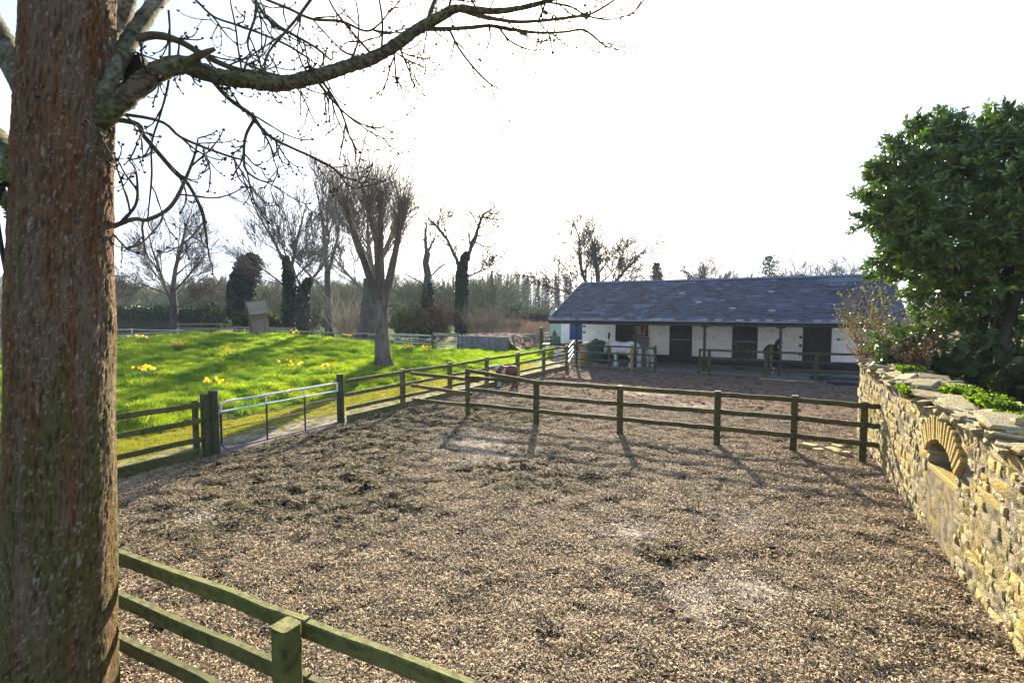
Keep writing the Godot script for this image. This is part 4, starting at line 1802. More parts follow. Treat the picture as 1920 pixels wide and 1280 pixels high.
	for h in [0.35, 0.65, 0.92, 1.15, 1.35]:
		mb = MB.new()
		mb.col = Color(0.55, 0.53, 0.48)
		mb.tube(PackedVector3Array([Y(-16.05, 32.3, h), Y(-13.6, 34.2, h)]), PackedFloat32Array([0.025, 0.025]), 6, true)
		part("bar", mb, M.gatepaint, fg)
	for s in [0.02, 0.5, 0.98]:
		mb = MB.new()
		mb.col = Color(0.5, 0.48, 0.44)
		var p := Y(-16.05, 32.3).lerp(Y(-13.6, 34.2), s)
		mb.tube(PackedVector3Array([p + Vector3(0, 0.05, 0), p + Vector3(0, 1.36, 0)]), PackedFloat32Array([0.025, 0.025]), 6, true)
		part("upright", mb, M.gatepaint, fg)
	# metal feed gate by the pen corner
	var hg := thing("feed_gate", "pale galvanised gate standing open behind the pen corner post", "gate", Y(-10.6, 25.2))
	for h in [0.3, 0.55, 0.8, 1.05]:
		mb = MB.new()
		mb.col = Color(0.5, 0.52, 0.53)
		mb.tube(PackedVector3Array([Y(-10.55, 24.0, h), Y(-11.5, 27.0, h + 0.18)]), PackedFloat32Array([0.018, 0.018]), 6, true)
		part("bar", mb, M.metal, hg)
	for s in [0.0, 0.5, 1.0]:
		mb = MB.new()
		mb.col = Color(0.3, 0.32, 0.33)
		var p := Y(-10.55, 24.0).lerp(Y(-11.5, 27.0), s)
		mb.tube(PackedVector3Array([p + Vector3(0, 0.02, 0), p + Vector3(0, 1.08 + 0.18 * s, 0)]), PackedFloat32Array([0.02, 0.02]), 6, true)
		part("upright", mb, M.metal, hg)

# horsebox: pale green front, white and blue flank
func build_trailer() -> void:
	var x := Transform3D(Basis(Vector3.UP, -1.2).scaled(Vector3(1.22, 1.22, 1.22)), Vector3(4.75, 0.0, -36.6))
	var t := thing("horsebox", "white and blue horse trailer with a pale green nose beside the stable", "trailer", x.origin)
	# body section across, nose towards the viewer (+z), length 3.2 m
	var body := MB.new()
	var sec := [Vector2(-0.82, 0.55), Vector2(-0.85, 0.7), Vector2(-0.86, 2.0), Vector2(-0.8, 2.3), Vector2(-0.62, 2.44), Vector2(0, 2.5), Vector2(0.62, 2.44), Vector2(0.8, 2.3), Vector2(0.86, 2.0), Vector2(0.85, 0.7), Vector2(0.82, 0.55)]
	var zs := [[-1.6, 1.0], [1.1, 1.0], [1.35, 0.97], [1.5, 0.9]]
	body.col = Color(0.74, 0.75, 0.76)
	for k in zs.size() - 1:
		for j in sec.size() - 1:
			var f0: float = zs[k][1]
			var f1: float = zs[k + 1][1]
			var p: Vector2 = sec[j]
			var q: Vector2 = sec[j + 1]
			body.quad(Vector3(p.x * f0, p.y, zs[k][0]), Vector3(p.x * f1, p.y, zs[k + 1][0]), Vector3(q.x * f1, q.y, zs[k + 1][0]), Vector3(q.x * f0, q.y, zs[k][0]))
	for j in sec.size() - 1:
		body.tri(Vector3(0, 1.2, -1.6), Vector3(sec[j].x, sec[j].y, -1.6), Vector3(sec[j + 1].x, sec[j + 1].y, -1.6))
	part("body", body, M.gloss, t, x)
	var nose := MB.new()
	nose.col = Color(0.36, 0.45, 0.37)
	for j in sec.size() - 1:
		nose.tri(Vector3(0, 1.3, 1.56), Vector3(sec[j + 1].x * 0.9, sec[j + 1].y, 1.5), Vector3(sec[j].x * 0.9, sec[j].y, 1.5))
	var no := part("nose_panel", nose, M.gloss, t, x)
	var mb := MB.new()
	mb.col = Color(0.06, 0.09, 0.07)
	mb.slab(Vector3(-0.5, 1.8, 1.5), Vector3(-0.05, 2.02, 1.575), 0.02)
	part("window", mb, M.glass_dark, no, x)
	mb = MB.new()
	mb.col = Color(0.05, 0.13, 0.07)
	mb.slab(Vector3(-0.66, 0.5, 1.46), Vector3(0.66, 0.95, 1.575), 0.05)
	part("lower_skirt", mb, M.plastic, no, x)
	# blue flank panels on the right side
	for q in [[0.55, 1.02], [-0.35, 0.5], [-1.45, -0.4]]:
		mb = MB.new()
		mb.col = Color(0.022, 0.06, 0.2)
		mb.slab(Vector3(0.84, 0.75, q[0]), Vector3(0.875, 1.85, q[1]), 0.01)
		part("blue_panel", mb, M.gloss, t, x)
	mb = MB.new()
	mb.col = Color(0.45, 0.43, 0.46)
	mb.slab(Vector3(0.83, 2.02, 0.3), Vector3(0.868, 2.18, 0.9), 0.005)
	part("side_badge", mb, M.gloss, t, x)
	for s in [-1.0, 1.0]:
		for z in [-0.45, 0.3]:
			mb = MB.new()
			mb.col = Color(0.02, 0.02, 0.02)
			var pts := PackedVector3Array([Vector3(s * 0.72, 0.33, z), Vector3(s * 0.9, 0.33, z)])
			mb.tube(pts, PackedFloat32Array([0.33, 0.33]), 20, true)
			var wh := part("wheel", mb, M.rubber, t, x)
			mb = MB.new()
			mb.col = Color(0.5, 0.5, 0.5)
			mb.tube(PackedVector3Array([Vector3(s * 0.88, 0.33, z), Vector3(s * 0.915, 0.33, z)]), PackedFloat32Array([0.18, 0.16]), 16, true)
			part("hub", mb, M.metal, wh, x)
	mb = MB.new()
	mb.col = Color(0.08, 0.08, 0.08)
	mb.slab(Vector3(-0.8, 0.42, -1.6), Vector3(0.8, 0.55, 1.45), 0.02)
	mb.beam(Vector3(0.5, 0.45, 1.4), Vector3(0, 0.45, 2.4), 0.08, 0.1, 2, 0, rng)
	mb.beam(Vector3(-0.5, 0.45, 1.4), Vector3(0, 0.45, 2.4), 0.08, 0.1, 2, 0, rng)
	mb.tube(PackedVector3Array([Vector3(0, 0.0, 2.2), Vector3(0, 0.5, 2.2)]), PackedFloat32Array([0.05, 0.03]), 8, true)
	part("drawbar", mb, M.metal, t, x)

# concrete block muck bunker
func build_bunker() -> void:
	rng.seed = 71
	var o := thing("muck_bunker", "three-sided grey concrete block bunker on the grass holding dark muck", "bunker", Y(-20.4, 33.0))
	var runs := [[L(-22.8, 0, 31.0), L(-18.2, 0, 31.0), 5], [L(-22.8, 0, 35.6), L(-18.3, 0, 35.6), 5], [L(-22.7, 0, 31.2), L(-22.7, 0, 35.5), 5]]
	for r in runs:
		var p0: Vector3 = r[0]
		var p1: Vector3 = r[1]
		var d := (p1 - p0).normalized()
		var ln := (p1 - p0).length()
		var base := T(p0.x, -p0.z) - 0.04
		for c in r[2]:
			var u := -0.22 if c % 2 else 0.0
			while u < ln - 0.02:
				var u0 := maxf(u, 0.0)
				var u1 := minf(u + 0.44, ln)
				if u1 - u0 > 0.06:
					var m := MB.new()
					var g := rr(0.85, 1.15)
					m.col = Color(0.24 * g, 0.26 * g, 0.26 * g)
					var mid := p0 + d * (u0 + u1) * 0.5
					var q := Vector3(u1 - u0 - 0.008, 0.207, 0.2)
					if absf(d.z) > 0.5:
						q = Vector3(0.2, 0.207, u1 - u0 - 0.008)
					m.box(Transform3D(Basis(), mid + Vector3(0, base + 0.107 + c * 0.215, 0)), q, 0.008)
					part("concrete_block", m, M.concrete, o, YARD)
				u += 0.44
	var heap := thing("muck_heap", "heap of dark straw muck in the concrete bunker", "muck heap", Y(-20.5, 33.3))
	var mb := MB.new()
	for j in 25:
		for i in 33:
			var a := lerpf(-22.5, -17.2, i / 32.0)
			var b := lerpf(31.2, 35.4, j / 24.0)
			var e := sstep(-17.2, -19.2, a)
			var h := 0.2 + 0.85 * e + 0.2 * nz_mid.get_noise_2d(a, b) + 0.12 * nz_fine.get_noise_2d(a, b)
			if i == 32:
				h = -0.05
			var g := clampf(0.5 + nz_fine.get_noise_2d(a * 1.5, b * 1.5), 0, 1)
			mb.col = Color(0.05, 0.035, 0.03).lerp(Color(0.26, 0.2, 0.14), g)
			mb.add(L(a, h, b), Vector3.UP)
	grid_index(mb, 33, 25)
	part("muck", mb, M.soil, heap, YARD)
	mb = MB.new()
	mb.col = Color(0.42, 0.38, 0.32)
	mb.beam(L(-18.6, 0.75, 31.6), L(-16.9, 0.04, 31.0), 0.22, 0.04, 3, 0.004, rng)
	single("plank_ramp", "pale plank sloping down from the muck heap", "plank", mb, M.timber_grey, YARD)

# small leaning garden arbour with a pitched roof, lattice and boards
func build_arbour() -> void:
	rng.seed = 72
	var at := Y(-25.0, 16.75)
	at.y = T(-25.0, 16.75) - 0.08
	# local x across the seen side, z towards the viewer; the whole leans
	var face := atan2(-at.x, -at.z)
	var x := Transform3D((Basis(Vector3.UP, face + 0.25) * Basis(Vector3(0, 0, 1), 0.11)).scaled_local(Vector3(0.8, 0.88, 0.8)), at)
	var o := thing("garden_arbour", "leaning weathered timber arbour with lattice side on the grass mound", "arbour", at)
	var tone := Color(0.26, 0.235, 0.2)
	var w := 0.95
	for k in 7:
		var m := MB.new()
		var g := rr(0.85, 1.15)
		m.col = tone * g
		var x0 := -w / 2 + w * k / 7.0
		m.slab(Vector3(x0 + 0.004, 0.0, 0.29 + rr(0, 0.006)), Vector3(x0 + w / 7 - 0.004, 1.0, 0.31), 0.004)
		part("board", m, M.timber_grey, o, x)
	for sx in [-1.0, 1.0]:
		for sz in [-1.0, 1.0]:
			var m := MB.new()
			m.col = tone * 0.9
			m.beam(Vector3(sx * (w / 2 + 0.03), 0, sz * 0.27), Vector3(sx * (w / 2 + 0.03), 1.46, sz * 0.27), 0.06, 0.06, 2, 0.001, rng, Vector3(0, 0, 1))
			part("corner_post", m, M.timber_grey, o, x)
	var n := 9
	for k in n * 2:
		for s in [-1.0, 1.0]:
			var c := -w / 2 + (w + 0.45) * (k - n * 0.35) / n * 0.8
			# slats at 45 degrees clipped to the lattice window
			var y0 := 1.02
			var y1 := 1.45
			var xa: float = c
			var xb: float = c + s * (y1 - y0)
			var t0 := 0.0
			var t1 := 1.0
			if xb != xa:
				var ta := (-w / 2 - xa) / (xb - xa)
				var tb := (w / 2 - xa) / (xb - xa)
				t0 = maxf(0.0, minf(ta, tb))
				t1 = minf(1.0, maxf(ta, tb))
			if t1 - t0 < 0.1:
				continue
			var m := MB.new()
			m.col = tone * rr(0.9, 1.2)
			m.beam(Vector3(lerpf(xa, xb, t0), lerpf(y0, y1, t0), 0.30 + s * 0.008), Vector3(lerpf(xa, xb, t1), lerpf(y0, y1, t1), 0.30 + s * 0.008), 0.014, 0.028, 1, 0, rng)
			part("lattice_slat", m, M.timber_grey, o, x)
	for h in [1.0, 1.45]:
		var m := MB.new()
		m.col = tone
		m.slab(Vector3(-w / 2, h - 0.02, 0.27), Vector3(w / 2, h + 0.03, 0.33), 0.005)
		part("cross_rail", m, M.timber_grey, o, x)
	var back := MB.new()
	back.col = tone * 0.6
	back.slab(Vector3(-w / 2, 0, -0.3), Vector3(w / 2, 1.45, -0.275))
	part("back_panel", back, M.timber_grey, o, x)
	# roof boards, overlapping, sloping up and back
	for k in 7:
		var m := MB.new()
		m.col = tone * rr(0.95, 1.25)
		var y0 := 1.42 + k * 0.105
		var z0 := 0.48 - k * 0.062
		m.beam(Vector3(-w / 2 - 0.1, y0 + 0.06, z0 - 0.03), Vector3(w / 2 + 0.1, y0 + 0.06, z0 - 0.03), 0.02, 0.135, 2, 0.001, rng, Vector3(0, 0.86, -0.5))
		part("roof_board", m, M.timber_grey, o, x)
	for sx in [-1.0, 1.0]:
		var m := MB.new()
		m.col = tone * 1.1
		m.beam(Vector3(sx * (w / 2 + 0.11), 1.36, 0.52), Vector3(sx * (w / 2 + 0.11), 2.24, 0.02), 0.03, 0.09, 2, 0, rng)
		m.beam(Vector3(sx * (w / 2 + 0.11), 1.36, -0.5), Vector3(sx * (w / 2 + 0.11), 2.2, -0.02), 0.03, 0.09, 2, 0, rng)
		part("barge_board", m, M.timber_grey, o, x)
	var rb := MB.new()
	rb.col = tone * 0.8
	rb.quad(Vector3(w / 2 + 0.1, 1.4, -0.48), Vector3(-w / 2 - 0.1, 1.4, -0.48), Vector3(-w / 2 - 0.1, 2.15, 0.0), Vector3(w / 2 + 0.1, 2.15, 0.0))
	part("rear_roof", rb, M.timber_grey, o, x)

# ---------------------------------------------------------------- animals
# bones: [p0, p1, r0, r1]; the skin is one surface through the smooth union of tapered capsules
func skin(bones: Array, cell: float, k: float, paint: Callable) -> MB:
	var lo := Vector3(1e9, 1e9, 1e9)
	var hi := -lo
	for b in bones:
		for e in 2:
			var r: float = b[2 + e]
			lo = lo.min(b[e] - Vector3(r, r, r) * 1.4)
			hi = hi.max(b[e] + Vector3(r, r, r) * 1.4)
	lo -= Vector3.ONE * cell * 2
	var nx := int((hi.x - lo.x) / cell) + 3
	var ny := int((hi.y - lo.y) / cell) + 3
	var nzz := int((hi.z - lo.z) / cell) + 3
	var f := PackedFloat32Array()
	f.resize(nx * ny * nzz)
	f.fill(9.0)
	var sum := PackedFloat32Array()
	sum.resize(f.size())
	# soft union as -k*log(sum exp(-d/k))
	for b in bones:
		var p0: Vector3 = b[0]
		var p1: Vector3 = b[1]
		var r0: float = b[2]
		var r1: float = b[3]
		var flat: float = b[4] if b.size() > 4 else 1.0
		var mr := maxf(r0, r1) + k * 5.0
		var a0 := ((p0.min(p1) - Vector3.ONE * mr - lo) / cell).floor()
		var a1 := ((p0.max(p1) + Vector3.ONE * mr - lo) / cell).ceil()
		var ax := p1 - p0
		var l2 := maxf(ax.length_squared(), 1e-6)
		for z in range(maxi(0, int(a0.z)), mini(nzz, int(a1.z) + 1)):
			for y in range(maxi(0, int(a0.y)), mini(ny, int(a1.y) + 1)):
				for x in range(maxi(0, int(a0.x)), mini(nx, int(a1.x) + 1)):
					var p := lo + Vector3(x, y, z) * cell
					var t := clampf((p - p0).dot(ax) / l2, 0, 1)
					var q := p - p0 - ax * t
					q.z /= flat
					var d := q.length() - lerpf(r0, r1, t)
					sum[(z * ny + y) * nx + x] += exp(-d / k)
	for i in f.size():
		if sum[i] > 0.0:
			f[i] = -k * log(sum[i])
	var mb := MB.new()
	var id := {}
	var off := [0, 1, nx, nx + 1, nx * ny, nx * ny + 1, nx * ny + nx, nx * ny + nx + 1]
	var ed := [[0, 1], [0, 2], [0, 4], [1, 3], [1, 5], [2, 3], [2, 6], [3, 7], [4, 5], [4, 6], [5, 7], [6, 7]]
	var cr := [Vector3(0, 0, 0), Vector3(1, 0, 0), Vector3(0, 1, 0), Vector3(1, 1, 0), Vector3(0, 0, 1), Vector3(1, 0, 1), Vector3(0, 1, 1), Vector3(1, 1, 1)]
	for z in nzz - 1:
		for y in ny - 1:
			for x in nx - 1:
				var i := (z * ny + y) * nx + x
				var any := false
				var s0 := f[i] < 0
				for q in 7:
					if (f[i + off[q + 1]] < 0) != s0:
						any = true
						break
				if not any:
					continue
				var acc := Vector3.ZERO
				var cnt := 0
				for e in ed:
					var fa := f[i + off[e[0]]]
					var fb := f[i + off[e[1]]]
					if (fa < 0) != (fb < 0):
						acc += (cr[e[0]] as Vector3).lerp(cr[e[1]], fa / (fa - fb))
						cnt += 1
				var p := lo + (Vector3(x, y, z) + acc / cnt) * cell
				mb.col = paint.call(p)
				id[i] = mb.add(p, Vector3.UP)
	var st := [1, nx, nx * ny]
	for i in id:
		for ax in 3:
			var b: int = st[(ax + 1) % 3]
			var c: int = st[(ax + 2) % 3]
			var fa := f[i]
			var fb := f[i + st[ax]]
			if (fa < 0) == (fb < 0):
				continue
			if id.has(i - b) and id.has(i - c) and id.has(i - b - c):
				var q := [id[i], id[i - b], id[i - b - c], id[i - c]]
				if fa < 0:
					mb.tri_i(q[0], q[1], q[2])
					mb.tri_i(q[0], q[2], q[3])
				else:
					mb.tri_i(q[0], q[2], q[1])
					mb.tri_i(q[0], q[3], q[2])
	var an := PackedVector3Array()
	an.resize(mb.v.size())
	for t in range(0, mb.ix.size(), 3):
		var nn := (mb.v[mb.ix[t + 2]] - mb.v[mb.ix[t]]).cross(mb.v[mb.ix[t + 1]] - mb.v[mb.ix[t]])
		for q in 3:
			an[mb.ix[t + q]] += nn
	for q in an.size():
		mb.n[q] = an[q].normalized()
	return mb

# a horse of withers height 1 m in its own axes: +x forward, y up; scaled by s
# pose: head = [poll, muzzle] relative points
func horse_bones(s: float, head_low: float, belly := 1.0, step := 0.0, turn := 0.0) -> Array:
	var P := func(x: float, y: float, z: float) -> Vector3:
		return Vector3(x, y, z) * s
	var b := []
	var add := func(p0, p1, r0, r1, flat := 1.0) -> void:
		b.append([p0, p1, r0 * s, r1 * s, flat])
	# trunk
	add.call(P.call(-0.42, 0.77, 0), P.call(-0.05, 0.70, 0), 0.205, 0.215 * belly, 0.95)
	add.call(P.call(-0.05, 0.70, 0), P.call(0.32, 0.73, 0), 0.215 * belly, 0.205, 0.9)
	add.call(P.call(-0.46, 0.82, 0), P.call(-0.30, 0.85, 0), 0.15, 0.15)
	add.call(P.call(0.18, 0.86, 0), P.call(0.32, 0.84, 0), 0.10, 0.13, 0.8)
	# neck and head: head_low 0 upright, 1 grazing level with the chest
	var base: Vector3 = P.call(0.42, 0.82, 0)
	var poll: Vector3 = (P.call(0.82, 1.22, 0) as Vector3).lerp(P.call(0.98, 0.72, 0), head_low)
	poll = base + (poll - base).rotated(Vector3.UP, turn)
	var muz: Vector3 = (P.call(0.40, -0.10, 0) as Vector3).lerp(P.call(0.14, -0.42, 0), head_low).rotated(Vector3.UP, turn)
	add.call(base, base.lerp(poll, 0.55), 0.17, 0.115, 0.7)
	add.call(base.lerp(poll, 0.5), poll, 0.115, 0.085, 0.7)
	var m1 := poll + muz * 0.55
	add.call(poll, m1, 0.092, 0.078, 0.75)
	add.call(m1, poll + muz, 0.072, 0.052, 0.85)
	var side := Vector3(0, 0, 1).rotated(Vector3.UP, turn)
	for z in [-1.0, 1.0]:
		add.call(poll + side * z * 0.05 * s, poll + side * z * 0.065 * s + Vector3(0, 0.13, 0) * s, 0.028, 0.010)
		# fore leg
		var f: float = 0.05 * step * z
		add.call(P.call(0.33, 0.70, z * 0.10), P.call(0.34 + f * 0.5, 0.48, z * 0.12), 0.11, 0.065)
		add.call(P.call(0.34 + f * 0.5, 0.48, z * 0.12), P.call(0.345 + f, 0.28, z * 0.12), 0.06, 0.045)
		add.call(P.call(0.345 + f, 0.28, z * 0.12), P.call(0.345 + f * 1.6, 0.10, z * 0.12), 0.038, 0.036)
		add.call(P.call(0.345 + f * 1.6, 0.10, z * 0.12), P.call(0.375 + f * 1.6, 0.035, z * 0.12), 0.042, 0.06)
		# hind leg: stifle forward, hock back
		var h: float = -0.09 * step * z
		add.call(P.call(-0.40, 0.72, z * 0.11), P.call(-0.33 + h * 0.3, 0.50, z * 0.125), 0.15, 0.095)
		add.call(P.call(-0.33 + h * 0.3, 0.50, z * 0.125), P.call(-0.50 + h, 0.33, z * 0.125), 0.08, 0.052)
		add.call(P.call(-0.50 + h, 0.33, z * 0.125), P.call(-0.475 + h * 1.2, 0.11, z * 0.125), 0.045, 0.038)
		add.call(P.call(-0.475 + h * 1.2, 0.11, z * 0.125), P.call(-0.445 + h * 1.2, 0.035, z * 0.125), 0.042, 0.06)
	return b

func tail_and_mane(o: Node3D, x: Transform3D, s: float, base: Vector3, poll: Vector3, c: Color, mc: Color) -> void:
	var mb := MB.new()
	mb.col = c
	for k in 26:
		var z := rr(-0.05, 0.05) * s
		var pts := PackedVector3Array([Vector3(-0.60 * s, 0.88 * s, z * 0.3), Vector3((-0.68 + rr(-0.03, 0.03)) * s, 0.72 * s, z), Vector3((-0.67 + rr(-0.05, 0.05)) * s, 0.45 * s, z * 1.4), Vector3((-0.65 + rr(-0.06, 0.06)) * s, rr(0.14, 0.25) * s, z * 1.6)])
		mb.tube(pts, PackedFloat32Array([0.022 * s, 0.02 * s, 0.015 * s, 0.003 * s]), 4)
	part("tail", mb, M.hair, o, x)
	mb = MB.new()
	mb.col = mc
	for k in 34:
		var t := rng.randf()
		var p := base.lerp(poll, t) + Vector3(-0.03, 0.105 - 0.02 * t, 0) * s
		var sd := 1.0 if k % 3 else -1.0
		mb.tube(PackedVector3Array([p, p + Vector3(rr(-0.05, 0.02), -0.05, sd * 0.09) * s, p + Vector3(rr(-0.08, 0.02), rr(-0.26, -0.16), sd * 0.12) * s]), PackedFloat32Array([0.018 * s, 0.016 * s, 0.003 * s]), 4)
	part("mane", mb, M.hair, o, x)

func build_animals() -> void:
	rng.seed = 88
	var white := func(p: Vector3) -> Color:
		var g := nz_mid.get_noise_3d(p.x * 2.0, p.y * 2.0, p.z * 2.0)
		return Color(0.70, 0.69, 0.66).lerp(Color(0.5, 0.47, 0.42), clampf(g * 1.3, 0, 0.6))
	# big white cob, head low beyond the pale post
	var s := 1.34
	var x := Transform3D(Basis(Vector3.UP, 2.42), Y(-8.2, 25.8, 0.05))
	var o := thing("white_horse", "big white feather-legged horse with lowered head behind the pen fence", "horse", x.origin)
	part("body", skin(horse_bones(s, 0.85, 1.12, 1.0, -0.5), 0.034, 0.02, white), M.hair, o, x)
	tail_and_mane(o, x, s, Vector3(0.42, 0.82, 0) * s, Vector3(0.95, 0.76, 0.15) * s, Color(0.66, 0.65, 0.62), Color(0.62, 0.61, 0.58))
	var mb := MB.new()
	mb.col = Color(0.68, 0.67, 0.64)
	for z in [-1.0, 1.0]:
		for q in [[0.35 + 0.08 * z, 0.12], [-0.48 - 0.108 * z, 0.125]]:
			for k in 16:
				var g := rr(0, TAU)
				var p: Vector3 = Vector3(q[0], 0.17, z * q[1])
				mb.tube(PackedVector3Array([(p + Vector3(cos(g), 0, sin(g)) * 0.035) * s, (p + Vector3(cos(g) * 0.07, -0.09, sin(g) * 0.07)) * s, (p + Vector3(cos(g) * 0.085, -0.158, sin(g) * 0.085)) * s]), PackedFloat32Array([0.02 * s, 0.022 * s, 0.006 * s]), 4)
	part("feathers", mb, M.hair, o, x)
	# smaller grey-white pony seen from behind
	s = 0.98
	x = Transform3D(Basis(Vector3.UP, 1.25), Y(-7.05, 26.7, 0.05))
	o = thing("white_pony", "smaller white pony seen from behind right of the pale post", "pony", x.origin)
	part("body", skin(horse_bones(s, 0.9, 1.0, 0.3, 0.2), 0.03, 0.018, white), M.hair, o, x)
	tail_and_mane(o, x, s, Vector3(0.42, 0.82, 0) * s, Vector3(0.95, 0.76, -0.1) * s, Color(0.5, 0.49, 0.46), Color(0.55, 0.54, 0.5))
	# chestnut and white pony grazing by the left fence
	s = 0.86
	x = Transform3D(Basis(Vector3.UP, 2.55), Y(-9.85, 16.6, 0.05))
	o = thing("skewbald_pony", "small chestnut pony with pale flaxen mane grazing by the left fence", "pony", x.origin)
	var skew := func(p: Vector3) -> Color:
		var c := Color(0.14, 0.052, 0.024)
		var g := nz_mid.get_noise_3d(p.x + 3.0, p.y, p.z)
		if p.y < 0.24 and p.x > 0:
			c = Color(0.6, 0.55, 0.48)
		if p.x > 0.24 and p.y > 0.62 and g > -0.12:
			c = Color(0.62, 0.56, 0.48)
		if absf(p.x) < 0.1 and g > 0.18:
			c = Color(0.5, 0.4, 0.3)
		return c
	part("body", skin(horse_bones(s, 0.8, 1.12, 0.4, 0.0), 0.027, 0.016, skew), M.hair, o, x)
	tail_and_mane(o, x, s, Vector3(0.42, 0.82, 0) * s, Vector3(0.95, 0.76, 0) * s, Color(0.35, 0.2, 0.1), Color(0.68, 0.58, 0.45))
	# black pony with a white blaze, facing the yard
	s = 1.3
	x = Transform3D(Basis(Vector3.UP, -PI / 2 - 0.25), Y(-1.35, 26.95, 0.05))
	o = thing("black_pony", "black pony with a white blaze facing the yard under the veranda", "pony", x.origin)
	var black := func(p: Vector3) -> Color:
		if p.x > 0.95 * 1.0 and p.y > 0.9 and absf(p.z) < 0.045 and p.x > 0.9:
			return Color(0.62, 0.6, 0.57)
		if p.y < 0.16:
			return Color(0.5, 0.48, 0.45)
		return Color(0.012, 0.011, 0.014)
	part("body", skin(horse_bones(s, 0.12, 1.0, 0.2, 0.0), 0.034, 0.02, black), M.hair, o, x)
	tail_and_mane(o, x, s, Vector3(0.42, 0.82, 0) * s, Vector3(0.82, 1.15, 0) * s, Color(0.02, 0.02, 0.02), Color(0.015, 0.015, 0.015))

